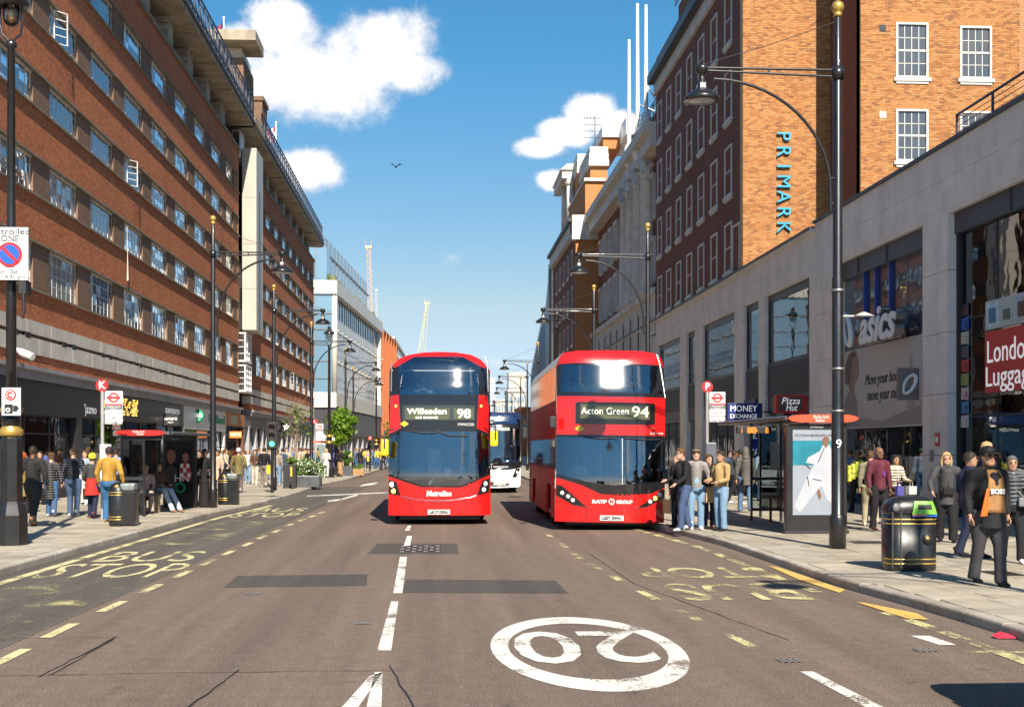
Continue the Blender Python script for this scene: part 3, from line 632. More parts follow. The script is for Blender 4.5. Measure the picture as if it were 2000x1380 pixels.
# --- shopfronts along the left
see = glass_mat('shop_glass', see=1, wob=.012, ior=1.55, seecol=(.62,.66,.66))
darkin = M('shop_interior_dark', (.035,.032,.03), .9, var=.3)
goods = [M('goods_%d' % i, c, .6, var=.2, obj=False) for i, c in enumerate([(.5,.04,.04),(.05,.12,.35),(.55,.52,.45),(.06,.3,.12),(.6,.35,.08),(.25,.2,.15),(.35,.08,.2)])]
def shop(name, label, side, y0, y1, zt, zf, fascia, pier, doors=(), seed=0, bg=None, glass=None, cols=3, X=None):
    """a shopfront: fascia box zf..zt, piers at both ends, framed glass between, a lit or dark room behind with goods"""
    s = side; X = X if X is not None else (LF if s < 0 else RF); R = random.Random(seed)
    T = thing(name, label, 'shopfront', (X, (y0+y1)/2, 0))
    bx = lambda m, a, b, *r: m.box(min(X+s*a, X+s*b), max(X+s*a, X+s*b), *r)
    m = MB(); bx(m, -.05, .4, y0, y1, zf, zt); m.build('fascia', fascia, T)
    for (a, b) in ((y0, y0+.35), (y1-.35, y1)):
        m = MB(); bx(m, -.02, .4, a, b, PAV-.1, zf); m.build('pilaster', pier, T)
    n = cols; w = (y1-y0-.7)/n
    for i in range(n):
        a = y0+.35+i*w; m = MB(); t = .05
        bx(m, .15, .25, a, a+w, zf-t, zf); bx(m, .15, .25, a, a+w, PAV, PAV+(.35 if i not in doors else .05)); bx(m, .15, .25, a, a+t, PAV, zf-t); bx(m, .15, .25, a+w-t, a+w, PAV, zf-t); bx(m, .16, .24, a+t, a+w-t, 2.35, 2.4)
        e = m.build('shop_window', BKM, T)
        m = MB(); bx(m, .195, .205, a+t, a+w-t, PAV+.3, 2.35); m.build('pane', glass or see, e); m = MB(); bx(m, .195, .205, a+t, a+w-t, 2.4, zf-t); m.build('pane', glass or see, e)
    m = MB(); bx(m, 3.4, 3.5, y0, y1, 0, zt); bx(m, .4, 3.5, y0, y0+.05, 0, zt); bx(m, .4, 3.5, y1-.05, y1, 0, zt); bx(m, .4, 3.5, y0, y1, zf, zf+.1); bx(m, .2, 3.5, y0, y1, .1, PAV+.01)
    m.build('room', bg or darkin, T)
    mm = [MB() for _ in goods]
    for i in range(int((y1-y0)*4)):
        y = R.uniform(y0+.5, y1-.7); z = R.choice((.4, .9, 1.4, 1.9, 2.4)); h = R.uniform(.2, .5); d = R.uniform(.7, 2.8); q = mm[R.randrange(len(goods))]
        bx(q, d, d+.3, y, y+R.uniform(.15, .5), PAV+z, PAV+z+h)
    a = MB()
    for k, q in enumerate(mm): a.v, a.f = a.v + q.v, a.f + [[i+len(a.v) for i in f] for f in q.f]; a.mi += [k]*len(q.f); a.sm += [False]*len(q.f)
    a.build('displayed_goods', goods, T, kind='stuff')
    return T
blackf = M('fascia_black', (.018,.018,.022), .35, var=.1); greyf = M('fascia_grey', (.10,.10,.105), .5); whitef = M('fascia_white', (.66,.66,.65), .5, var=.04); lgrey = M('pilaster_grey', (.36,.36,.37), .6, var=.1, stain=.3)
S1 = shop('shopfront', 'black fronted shop behind the nearest left lamp post', -1, 30, 46.3, 4.1, 3.0, blackf, blackf, seed=1, cols=6)
S2 = shop('shopfront', 'dark shop with an orange dot matrix sign behind the left bus stop flag', -1, 46.3, 59, 4.1, 3.05, blackf, blackf, seed=2, cols=5)
S3 = shop('shopfront', 'small black shop with a white name board beside the green and white health shop', -1, 59, 64.7, 4.1, 3.0, greyf, blackf, seed=3, cols=2)
S4 = shop('shopfront', 'white fronted health shop with green lettering and round green sign', -1, 64.7, 77.3, 4.1, 2.9, whitef, whitef, seed=4, cols=3)
S5 = shop('shopfront', 'narrow shop with an orange board above its door', -1, 77.3, 84.5, 4.1, 3.3, M('fascia_orange', (.48,.19,.05), .6), M('post_brown', (.16,.06,.03)), seed=5, cols=2)
m = MB(); m.box(LF+.0, LF+.06, 79.0, 81.6, 3.4, 3.95); m.build('menu_board', M('board_cream', (.45,.45,.30)), S5)
S6 = shop('shopfront', 'dark shopfront with pale pilasters at the foot of the stair tower', -1, 84.5, 96, 4.1, 3.3, M('fascia_taupe', (.16,.13,.11)), lgrey, seed=6, cols=4)
S7 = shop('shopfront', 'dark shopfront with pale pilasters below the middle of the farther brick wing', -1, 96, 114, 4.1, 3.4, M('fascia_taupe', (.16,.13,.11)), lgrey, seed=7, cols=6)
S8 = shop('shopfront', 'shopfront with pale pilasters at the far corner of the farther brick wing', -1, 114, 131, 4.1, 3.4, greyf, lgrey, seed=8, cols=6)
for T_, a, b in ((S7, 96, 114), (S6, 84.5, 96), (S8, 114, 131)):
    y = a+2.2
    while y < b-1: m = MB(); m.box(LF-.2, LF+.08, y-.22, y+.22, PAV-.1, 3.4); m.build('pilaster', lgrey, T_); y += 3.4
ledy = M('led_amber', (.9,.45,.05), .5, var=0, emit=(1.,.5,.08), es=1.6)
m = MB(); R = random.Random(5)
for i in range(34):
    for j in range(7):
        if R.random() < .55: y = 49.2+i*.17; z = 3.28+j*.105; m.box(LF+.05, LF+.075, y, y+.09, z, z+.055)
m.build('dot_matrix_letters', ledy, S2)
wtxt = M('sign_white', (.8,.8,.78), .5, var=0, emit=(1,1,1), es=.15)
text("'jazmo", .5, wtxt, S2, (LF+.06, 47.6, 3.35), (0,1,0), (0,0,1), width=1.6)
text('stoto', .28, M('sign_dim', (.25,.25,.25)), S2, (LF+.06, 57.2, 3.3), (0,1,0), (0,0,1), width=1.5); text('LONDON', .12, M('sign_dim', (.25,.25,.25)), S2, (LF+.06, 57.6, 3.12), (0,1,0), (0,0,1), width=.8)
text('santoro', .5, wtxt, S3, (LF+.06, 62.0, 3.75), (0,1,0), (0,0,1), width=3.2)
green = M('sign_green', (.01,.30,.13), .5, var=.03); 
text('Holland', .75, green, S4, (LF+.06, 74.2, 3.55), (0,1,0), (0,0,1), width=5.2, depth=.03)
def hang_sign(name, label, X0, X1, Y, z0, z1, mat, rows, textm, d=.12):
    T = thing(name, label, 'sign', ((X0+X1)/2, Y, z0))
    m = MB(); m.bbox(X0, X1, Y, Y+d, z0, z1, .015); m.build('board', mat, T)
    m = MB(); m.tube([(X0 if X0 < 0 else X1, Y+d/2, (z0+z1)/2), ((X0-.5) if X0 < 0 else X1+.5, Y+d/2, (z0+z1)/2)], .025, 6); m.build('bracket', BK, T)
    for (s, sz, cx, cz, w) in rows: text(s, sz, textm, T, (X0+(X1-X0)*cx, Y-.004, z0+(z1-z0)*cz), width=w)
    return T
T = thing('round_sign', 'round green projecting shop sign reading H&B', 'sign', onY(385, 825, 68))
c = onY(385, 812, 68); T.location = c; m = MB(); m.lathe([(0,-.08),(.38,-.08),(.38,.08),(0,.08)], c, 28, 'y'); m.build('disc', green, T)
text('H&B', .34, wtxt, T, (c.x, c.y-.09, c.z+.03), width=.6, bold=.008); text('SINCE 1870', .08, wtxt, T, (c.x, c.y-.09, c.z-.2), width=.4); m = MB(); m.tube([c, c+Vector((-.9,0,0))], .03, 6); m.build('bracket', BK, T)
p = onY(448, 855, 76); q = onY(472, 842, 76); hang_sign('hanging_sign', 'small orange hanging sign reading WESTWI by the narrow orange shop', p.x, q.x, 76, p.z, q.z, M('sign_orange', (.75,.20,.03), .5), [('WESTWI', .3, .5, .5, .62)], wtxt)
p = onY(317, 830, 60); q = onY(349, 808, 60); hang_sign('hanging_sign', 'black hanging sign reading santoro MILAN', p.x, q.x, 60, p.z, q.z, BKM, [('santoro', .26, .5, .6, .62), ('MILAN', .1, .5, .25, .25)], wtxt)
p = onY(545, 842, 104); q = onY(567, 825, 104)
T = thing('hanging_sign', 'dark hanging sign with a white star near the traffic light', 'sign', (p.x, 104, p.z)); m = MB(); m.box(p.x, q.x, 104, 104.1, p.z, q.z); m.build('board', BKM, T)
m = MB(); cx, cz = (p.x+q.x)/2+.15, (p.z+q.z)/2; pts = [(cx+r*sin(pi*k/5), 103.98, cz+r*cos(pi*k/5)) for k, r in ((k, .33 if k % 2 == 0 else .14) for k in range(10))]; m.poly(pts); m.build('star', wtxt, T)
# rope trailing on the facade
m = MB(); a = onX(248, 441, LF+.12); m.tube([a, a+Vector((0,.1,-1.3)), a+Vector((0,.12,-2.3))], [.015,.02,.05], 6); tag(m.build('hanging_cable', M('cable_cream', (.5,.46,.36))), 'loose pale cable hanging between two windows on the near brick facade', 'cable')
# ================================================================== left side beyond: glass block, orange brick block, pale block
gl2 = glass_mat('glass_blue', (.14,.26,.36), .02, wob=.012, ior=2.2)
whs = M('white_cladding', (.58,.55,.49), .5, var=.06, scale=.8, stain=.2)
steel = M('steel_grey', (.24,.23,.21), .45, metal=.3, var=.1)
def facade_block(a, b, z0, z1, depth=12):
    """plan edge a->b on the street side; returns helper that places boxes along it (s along, d out towards the street)"""
    a = Vector((a[0], a[1], 0)); b = Vector((b[0], b[1], 0)); L_ = (b-a).length; t = (b-a)/L_; n = Vector((t.y, -t.x, 0))
    if n.x < 0: n = -n
    def B(m, s0, s1, d0, d1, za, zb):
        vs = [a + t*s + n*d + Vector((0,0,z)) for z in (za, zb) for d in (d0, d1) for s in (s0, s1)]
        m.add(vs, [(0,2,3,1),(4,5,7,6),(0,1,5,4),(2,6,7,3),(0,4,6,2),(1,3,7,5)], False)
    return B, L_
pa, pb = (-13.8, 164), (-10.3, 219)
B_, LL = facade_block(pa, pb, 0, 24)
T = thing('glass_office_building', 'white framed glass office block on the corner beyond the brick building', 'office building', (-13.8, 164, 0))
m = MB(); B_(m, .3, LL-.3, -12, -.6, 4, 23); m.build('core_wall', M('glass_core', (.05,.06,.07)), T)
m = MB(); B_(m, -.2, LL, -10, .3, 22.2, 24.0); m.build('roof_cornice', whs, T)
m = MB(); B_(m, -.2, LL, -10, .2, 7.2, 9.2); m.build('white_band', whs, T)
m = MB(); B_(m, -.1, LL, -10, 0, 3.6, 7.0); m.build('shop_fascia', M('fascia_charcoal', (.05,.05,.055), .4), T)
m = MB(); m.lathe([(.4,0),(.4,13)], (pa[0]-.1, pa[1]+.2, 9.2), 16); m.build('corner_column', whs, T)
nb = 6; w = (LL-1.5)/nb
for i in range(nb):
    for j, (za, zb) in enumerate(((9.3, 13.2), (13.4, 17.4), (17.6, 22.0))):
        m = MB(); B_(m, 1.2+i*w+.13, 1.2+(i+1)*w-.13, -.7, -.5, za, zb); e = m.build('window', gl2, T)
        m = MB()
        for k in range(1, 4): s = 1.2+i*w+.3+(w-.6)*k/4; B_(m, s-.05, s+.05, -.5, -.42, za, zb)
        m.build('mullion', steel, e)
    m = MB(); B_(m, 1.2+i*w-.12, 1.2+i*w+.12, -.6, -.4, 9.2, 22.2); m.build('column', steel, T)
m = MB()
for z in (13.3, 17.5):
    for k in range(2): B_(m, 1.0, LL-.4, .1+k*.3, .13+k*.3, z+k*.03, z+.06+k*.03)
    for i in range(nb*2+1): B_(m, 1+i*w/2-.03, 1+i*w/2+.03, -.1, .45, z-.06, z+.06)
m.build('sun_louvre', M('louvre_cream', (.48,.46,.38), .5), T)
m = MB(); B_(m, LL-1.2, LL, -.8, .05, 9.2, 22.2); m.build('end_column', whs, T)
m = MB(); B_(m, 1, LL-2, -6, -2.2, 24.0, 28.5); m.build('glass_storey', gl2, T)
m = MB(); B_(m, .8, LL-1, -6.2, -2.0, 28.5, 28.7); m.build('glass_storey_roof', steel, T)
m = MB(); B_(m, 0, LL, .02, .08, 24.0, 25.4) if 0 else None
B_(m, 1, LL-3, -2.15, -2.12, 24, 30.6); m.build('roof_screen', gl2, T)
m = MB()
for k in range(14): B_(m, 1+k*(LL-4)/14, 1.05+k*(LL-4)/14, -2.12, -2.06, 24, 30.6)
m.build('screen_mullion', steel, T)
m = MB(); R = random.Random(3)
for k in range(90): s = R.uniform(1, LL-2); B_(m, s, s+.5, -2.0+R.uniform(0,1), -1.6+R.uniform(0,1), 24+R.uniform(0,.8), 24.3+R.uniform(.2,1.2))
m.build('roof_plants', M('roof_planting', (.12,.14,.05), .8, var=.4, scale=1), T, kind='stuff')
# side facing the camera, across the side street
m = MB(); m.box(-26, -14.2, 163.9, 164.3, 9.2, 22.2); e = m.build('side_glazing', gl2, T)
m = MB(); 
for x in (-24,-22,-20,-18.2,-16.4): m.box(x-.05, x+.05, 163.8, 163.9, 9.2, 28)
for z in (11, 13.3, 15.5, 17.5, 19.6): m.box(-26, -14.2, 163.8, 163.88, z, z+.08)
m.build('mullion', steel, e)
m = MB(); m.box(-26, -13.6, 163.6, 166, 22.2, 24.0); m.build('white_band', whs, T); m = MB(); m.box(-26, -13.6, 163.7, 166, 7.2, 9.2); m.build('white_band', whs, T)
m = MB(); m.box(-26, -13.8, 164, 166, 3.6, 7.2); m.build('shop_fascia', MATS['fascia_charcoal'], T)
m = MB(); m.box(-26, -15, 165, 170, 24.0, 28.6); m.build('glass_storey', gl2, T)
m = MB(); B_(m, .2, LL, -3, -2.8, .1, 3.6); m.build('shop_glass_wall', MATS['shop_interior_dark'], T)
for i in range(9): m = MB(); B_(m, i*LL/9, i*LL/9+.7, -2.8, -.1, .1, 3.6); m.build('pilaster', lgrey, T)
# orange brick block and pale block
def simple_block(name, label, a, b, z1, mat, wins, win_mat, depth=14, gz=4.5, pitch=3.4, fr=None, ww=.5):
    B2, L2 = facade_block(a, b, 0, z1); T = thing(name, label, 'building', (a[0], a[1], 0))
    m = MB(); B2(m, 0, L2, -depth, 0, 0, z1); m.build('wall', mat, T)
    m = MB(); B2(m, -.1, L2+.1, -.5, .35, z1-.1, z1+.35); m.build('cornice', fr or whs, T)
    z = gz
    while z < z1-2.2:
        for i in range(wins):
            s = (i+.5)*L2/wins; hw = ww*L2/wins/2
            m = MB(); B2(m, s-hw, s+hw, 0, .06, z, z+1.9); e = m.build('window', fr or whs, T); m = MB(); B2(m, s-hw+.12, s+hw-.12, .06, .08, z+.12, z+1.78); m.build('pane', win_mat, e)
        z += pitch
    m = MB(); B2(m, 0, L2, 0, .1, .5, 3.5); m.build('shopfronts', MATS['fascia_charcoal'], T)
    return T, B2, L2
oranb = brick_mat('brick_orange_far', (.46,.135,.045), (.40,.11,.035), (.35,.16,.09), stain=.2)
T, B2, L2 = simple_block('brick_building', 'orange red brick block beyond the glass office block', (-10.3, 220), (-8.9, 246), 22.6, oranb, 5, gl2, fr=M('frame_dark', (.08,.07,.07)))
m = MB(); [B2(m, i*L2/5-.2, i*L2/5+.25, 0, .5, 4, 23) for i in range(6)]; m.build('pilaster', oranb, T)
T, B2, L2 = simple_block('pale_building', 'pale concrete block beyond the orange brick block', (-9.4, 250), (-8.0, 330), 24.0, M('pale_concrete', (.45,.42,.36), .8, stain=.3, scale=.5), 14, gl2)
# distant street end
farw = M('far_stone', (.50,.47,.42), .8, var=.08, scale=.3, stain=.3); farw2 = M('far_stone_grey', (.42,.42,.43), .8, var=.1, scale=.3)
def frontal(name, label, px0, px1, ptop, D, mat, rows, cols, depth=20, wm=None, roof=None):
    a = at(px0, ptop, D); b = at(px1, ptop, D); T = thing(name, label, 'building', (a.x, a.y, 0)); z1 = a.z
    m = MB(); m.box(a.x, b.x, a.y, a.y+depth, 0, z1); m.build('wall', mat, T)
    m = MB(); m.box(a.x-.3, b.x+.3, a.y-.4, a.y+depth, z1, z1+.7); m.build('cornice', mat, T)
    w = (b.x-a.x)/cols; h = (z1-5)/rows
    for i in range(cols):
        for j in range(rows):
            m = MB(); m.box(a.x+(i+.28)*w, a.x+(i+.72)*w, a.y-.15, a.y, 4+(j+.2)*h, 4+(j+.8)*h); m.build('window', wm or gl2, T)
    if roof:
        m = MB(); m.box((a.x+b.x)/2-roof[0], (a.x+b.x)/2+roof[0], a.y+1, a.y+8, z1+.7, z1+.7+roof[1]); m.build('roof_storey', mat, T)
    return T
frontal('tower_block', 'pale slab tower with a fine window grid far off down the street', 951, 967, 740, 700, M('tower_pale', (.55,.55,.55), .7, var=.05), 14, 5)
frontal('stone_building', 'white stone corner building with a raised attic at the far end of the street', 993, 1026, 765, 380, farw, 5, 4, roof=(2.5, 5.5))
frontal('stone_building', 'long low white building at the far end of the street left of the corner building', 968, 994, 783, 460, farw, 4, 5)
frontal('stone_building', 'white stone tower top rising behind the far corner building', 1012, 1030, 735, 420, farw, 6, 2)
frontal('brick_building', 'small red roofed building just beside the curved glass block at the street end', 1016, 1040, 800, 300, oranb, 3, 3)
frontal('grey_building', 'grey building hidden mostly by the white coach at the street end', 905, 955, 800, 420, farw2, 4, 6)
frontal('grey_building', 'grey building beyond the crossing seen left of the left red bus', 800, 905, 780, 560, farw2, 6, 10)
# tower cranes
def crane(label, px, D, ybase, ytop, tilt, w, col):
    p = at(px, ybase, D); q = at(px+tilt, ytop, D); t = thing('tower_crane', label, 'crane', (p.x, p.y, p.z)); m = MB()
    n = 24; cm = M('crane_'+label[:5].strip(), col, .6, var=.1)
    for s in (-1, 1):
        for r in (-1, 1): m.tube([p+Vector((s*w/2, r*w/2, -40)), q+Vector((s*w/2, r*w/2, 0))], w*.09, 4)
    for i in range(n):
        a = (p-Vector((0,0,0))).lerp(q, i/n); b = p.lerp(q, (i+1)/n); s = 1 if i % 2 else -1
        m.tube([a+Vector((-s*w/2,-w/2,0)), b+Vector((s*w/2,-w/2,0))], w*.07, 4); m.tube([a+Vector((-w/2,-w/2,0)), a+Vector((w/2,-w/2,0))], w*.06, 4)
    m.build('lattice_mast', cm, t); m = MB(); m.box(q.x-w*.9, q.x+w*.9, q.y-w*.6, q.y+w*.6, q.z-w*.5, q.z+w*.3); m.tube([q+Vector((-w,0,0)), q+Vector((-w,0,w*2))], w*.06, 4); m.tube([q+Vector((w*.7,0,0)), q+Vector((w*.7,0,w*2))], w*.06, 4); m.build('crane_head', cm, t)
crane('orange lattice crane mast rising behind the glass office block', 727, 420, 620, 482, -7, 1.25, (.62,.42,.30))
crane('thin yellow crane jib rising behind the left red bus', 817, 620, 690, 592, 17, 1.3, (.75,.62,.28))
crane('slender white mast beside the orange lattice crane', 736, 420, 650, 566, -1, .5, (.6,.58,.58))

# ================================================================== right side
brickP = brick_mat('brick_primark_shade', (.24,.078,.050), (.16,.052,.038), (.18,.12,.09), hue=.25)  # darker copy of the wall brick, the shade put into its colour
brickO = brick_mat('brick_orange_wall', (.40,.175,.075), (.30,.12,.05), (.50,.34,.19), stain=.15, hue=.15)
brickB = [M('brick_face_%d' % i, c, .8, var=.18, scale=12, spec=.25) for i, c in enumerate([(.41,.185,.068),(.35,.15,.055),(.46,.22,.08),(.30,.125,.048),(.39,.21,.085),(.23,.105,.055)])]
mortar = M('mortar_buff', (.56,.37,.19), .9, var=.12)
stoneR = M('portland_stone_right', (.70,.65,.595), .75, var=.12, scale=1.2, bump=.15, stain=.25)
stoneC = M('stone_classical', (.60,.57,.52), .75, var=.16, scale=1.5, bump=.2, stain=.45)
lead = M('lead_coping', (.07,.075,.085), .5, metal=.3, var=.25)
sashm = M('sash_paint_cream', (.56,.54,.49), .5, var=.05)
glassP = glass_mat('window_glass_right', (.03,.035,.04), .015, wob=.012, ior=1.9)
def yx(px, X=RF): return onX(px, 800, X).y
T = thing('department_store', 'tall orange brick store building, brown in shade, with sash windows and blue vertical PRIMARK letters', 'building', (RF, 53.4, 9.6))
P0 = yx(1451); P1 = yx(1281); XW = onY(1622, 300, P0).x; P2 = onX(1681, 300, XW).y; XE = onY(1992, 300, P2).x
ZT = 25.6
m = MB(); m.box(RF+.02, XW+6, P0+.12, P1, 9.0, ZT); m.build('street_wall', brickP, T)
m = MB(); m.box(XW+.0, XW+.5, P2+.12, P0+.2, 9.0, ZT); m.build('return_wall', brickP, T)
# sunlit walls laid brick by brick
singles = [0]
def brick_wall(x0, x1, Y, z0, z1, holes, T):
    m = MB(); xs = sorted({x0, x1} | {h[0]+.03 for h in holes} | {h[1]-.03 for h in holes})
    for xa, xb in zip(xs, xs[1:]):
        zz = z0
        for h in sorted(holes, key=lambda q: q[2]):
            if h[0] < (xa+xb)/2 < h[1]:
                if h[2]+.03 > zz: m.box(xa, xb, Y+.012, Y+.5, zz, min(h[2]+.03, z1))
                zz = h[3]-.03
        if zz < z1: m.box(xa, xb, Y+.012, Y+.5, zz, z1)
    m.build('wall_mortar', mortar, T)
    bw, bh, j = .225, .075, .011; big = [MB() for _ in brickB]; r = 0; z = z0; R = random.Random(int(x0*10)); shared = {}
    while z < z1-.02:
        x = x0 - (.1125 if r % 2 else 0)
        while x < x1:
            w = bw if r % 2 == 0 else (bw if R.random() < .5 else bw)
            a, b = max(x, x0), min(x+bw-j, x1)
            if b-a > .03:
                hit = False
                for (hx0, hx1, hz0, hz1) in holes:
                    if a < hx1 and b > hx0 and z < hz1 and z+bh-j > hz0:
                        if a < hx0-.03: b = hx0
                        elif b > hx1+.03: a = hx1
                        else: hit = True
                if not hit:
                    k = R.choices(range(6), (5,5,3,3,3,1))[0]; p = R.uniform(0, .004)
                    if singles[0] < 298 and z < z0+3.2 and z > z0+.2 and x1 > 17 and abs(b-a-(bw-j)) < .001:
                        if k not in shared: q = MB(); q.box(0, bw-j, 0, .05, 0, bh-j); o = q.build('brick', brickB[k], T, world=False); shared[k] = o.data
                        else: o = bpy.data.objects.new('brick', shared[k]); COL.objects.link(o); o.parent = T
                        o.location = Vector((a, Y-p, z)) - T.location; singles[0] += 1
                    else:
                        q = big[k]; y = Y-p; zz = z+bh-j
                        q.add([(a,y,z),(b,y,z),(b,y,zz),(a,y,zz),(a,Y+.013,z),(b,Y+.013,z),(b,Y+.013,zz),(a,Y+.013,zz)], [(0,1,2,3),(0,4,5,1),(3,2,6,7),(1,5,6,2),(0,3,7,4)], False)
            x += bw
        z += bh; r += 1
    allb = MB()
    for k, q in enumerate(big):
        o = len(allb.v); allb.v += q.v; allb.f += [[i+o for i in f] for f in q.f]; allb.mi += [k]*len(q.f); allb.sm += [False]*len(q.f)
    allb.build('bricks', brickB, T, kind='stuff')
wins = []
for (a, b, c, d) in ((1750,1813,45,152),(1875,1937,52,154),(1750,1813,214,315),(1875,1937,218,320)):
    p = onY(a, d, P2); q = onY(b, c, P2); wins.append((p.x, q.x, p.z, q.z))
holes = list(wins) + [(w[0], w[1], w[2]+3.55+3.5*0, w[3]+3.5) for w in wins[:2]]
for (px, py) in ((1724, 54), (1724, 223)): p = onY(px, py, P2); holes.append((p.x-.13, p.x+.13, p.z-.15, p.z+.1))
brick_wall(RF, XW+.02, P0, 9.2, 21.6, [], T); brick_wall(XW, XE, P2, 9.4, 21.6, holes, T)
m = MB(); m.box(RF, XW, P0+.02, P0+.5, 21.6, ZT); m.box(XW, XE+6, P2+.02, P2+.5, 21.6, ZT); m.box(XE, XE+8, P2+.02, P2+.4, 9, 21.6); m.build('upper_wall', brickO, T)
def sash(T, w, h, pos, facing, cols=4, rows=4, sill=True, single=False, master={}):
    """facing 'y': wall looks at the camera; 'x': wall looks across the street. pos = lower corner on the wall plane"""
    key = (round(w,2), round(h,2), facing, cols, rows, single)
    if key not in master:
        m = MB(); t = .085
        def b(u0, u1, d0, d1, z0, z1):
            if facing == 'y': m.box(u0, u1, d0, d1, z0, z1)
            else: m.box(d0, d1, u0, u1, z0, z1)
        b(0, w, -.03, .12, 0, t); b(0, w, -.03, .12, h-t, h); b(0, t, -.03, .12, t, h-t); b(w-t, w, -.03, .12, t, h-t)
        b(t, w-t, .03, .1, h/2-.04, h/2+.04)
        for i in range(1, cols): u = t+(w-2*t)*i/cols; b(u-.014, u+.014, .045, .09, t, h-t)
        for j in range(1, rows):
            if j*2 != rows: z = t+(h-2*t)*j/rows; b(t, w-t, .046, .091, z-.014, z+.014)
        if sill: b(-.1, w+.1, -.09, .1, -.14, 0); b(.0, w, -.05, .1, -.24, -.14)
        o = m.build('window', sashm, T, world=False); master[key] = o.data
    o = bpy.data.objects.new('window', master[key]); COL.objects.link(o); o.parent = T; o.location = Vector(pos)-T.location
    t = .085; pw, ph = (w-2*t)/cols, (h-2*t)/rows
    if single:
        for i in range(cols):
            for j in range(rows):
                k2 = ('pane', key)
                if k2 not in master: q = MB(); q.box(-pw/2, pw/2, -.003, .003, -ph/2, ph/2); e = q.build('pane', glassP, o, world=False); master[k2] = e.data
                else: e = bpy.data.objects.new('pane', master[k2]); COL.objects.link(e); e.parent = o
                e.location = (t+(i+.5)*pw, .06, t+(j+.5)*ph); e.rotation_euler = (random.gauss(0,.01), 0, random.gauss(0,.01))
    else:
        k2 = ('gl', key)
        if k2 not in master:
            q = MB()
            if facing == 'y': q.box(t, w-t, .06, .066, t, h-t)
            else: q.box(.06, .066, t, w-t, t, h-t)
            e = q.build('pane', glassP, o, world=False); master[k2] = e.data
        else: e = bpy.data.objects.new('pane', master[k2]); COL.objects.link(e); e.parent = o
    return o
for k, (a, b, c, d) in enumerate(wins):
    sash(T, b-a, d-c, (a, P2+.0, c), 'y', single=True)
    m = MB(); n = 17; cx = (a+b)/2; 
    for i in range(n):          # gauged brick arch
        u = (i-(n-1)/2)/n; x = cx+u*(b-a+.25); w = (b-a+.2)/n*.84; sk = u*.28
        m.add([(x-w/2,P2-.006,d+.01),(x+w/2,P2-.006,d+.01),(x+w/2+sk,P2-.006,d+.34),(x-w/2+sk,P2-.006,d+.34),(x-w/2,P2+.02,d+.01),(x+w/2,P2+.02,d+.01),(x+w/2+sk,P2+.02,d+.34),(x-w/2+sk,P2+.02,d+.34)], [(0,1,2,3),(0,4,5,1),(3,2,6,7),(1,5,6,2),(0,3,7,4)])
    m.build('brick_arch', brickB[0], T, kind='stuff')
    q = MB(); q.box(a+.05, b-.05, P2+.25, P2+.3, c, d); q.build('blind', M('blind_pale', (.35,.38,.38)) if k != 2 else M('blind_green', (.38,.50,.38)), T)
for (px, py, c) in ((1724,54,BKM),(1724,223,WH)):
    p = onY(px, py, P2); m = MB(); m.box(p.x-.13, p.x+.13, P2-.03, P2+.05, p.z-.15, p.z+.1); m.build('air_vent', c, T)
for r, zb in enumerate((9.9, 13.4, 16.85, 20.35)):
    for c in range(7): sash(T, 1.35, 2.25, (RF-.01, 54.85+c*2.92, zb), 'x', cols=3, rows=4)
m = MB(); m.box(RF-.14, RF+.3, P0-.05, P1, 23.3, 24.0); m.build('stone_frieze', stoneC, T)
m = MB(); m.box(RF-.55, RF+.3, P0-.3, P1, 24.0, 24.5); m.build('cornice', lead, T)
m = MB(); m.box(RF+1.2, RF+8, P0+8, P1-1, 24.5, 28.5); m.build('roof_storey', brickP, T)
for i in range(3): m = MB(); m.box(RF+1.0, RF+1.4, P0+11+i*5, P0+12.4+i*5, 24.8, 27.2); m.build('dormer', sashm, T)
m = MB(); railing(T, RF+1.0, P0+6, P1-1, 28.5, 29.6)
pb_ = M('primark_blue', (.03,.33,.55), .4, var=0)
TX = onY(1530, 355, P0).x; zt_ = onY(1530, 252, P0).z; zb_ = onY(1530, 459, P0).z
for i, ch in enumerate('PRIMARK'):
    z = zt_ + (zb_-zt_)*(i+.5)/7
    if ch == 'I': q = MB(); q.box(TX-.3, TX+.3, P0-.14, P0-.05, z-.045, z+.045); q.build('letter', pb_, T)
    else: text(ch, .8, pb_, T, (TX, P0-.10, z), (0,0,-1), (1,0,0), depth=.04, name='letter', height=.6)
# mortar-coloured bracket lines behind the letters are left to the wall itself
# --- classical stone-faced building
C0, C1 = P1, yx(1157)
T = thing('classical_building', 'classical brick and stone building with tall corinthian columns beyond the tall brick store', 'building', (RF, C0, 9))
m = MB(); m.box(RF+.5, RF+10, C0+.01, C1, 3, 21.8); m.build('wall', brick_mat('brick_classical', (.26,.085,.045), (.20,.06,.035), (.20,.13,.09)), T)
m = MB(); m.box(RF-.35, RF+.6, C0, C1, 20.3, 21.2); m.build('entablature', stoneC, T)
m = MB(); m.box(RF-.75, RF+.6, C0, C1, 21.2, 21.8); m.build('cornice', stoneC, T)
m = MB(); m.box(RF-.05, RF+.6, C0, C1, 4.2, 11.6); m.build('stone_base', stoneC, T)
m = MB(); m.box(RF-.25, RF+.6, C0, C1, 11.3, 11.7); m.build('string_course', stoneC, T)
colY = [onX(px, 500, RF-.1).y for px in (1216, 1228, 1242, 1257)]
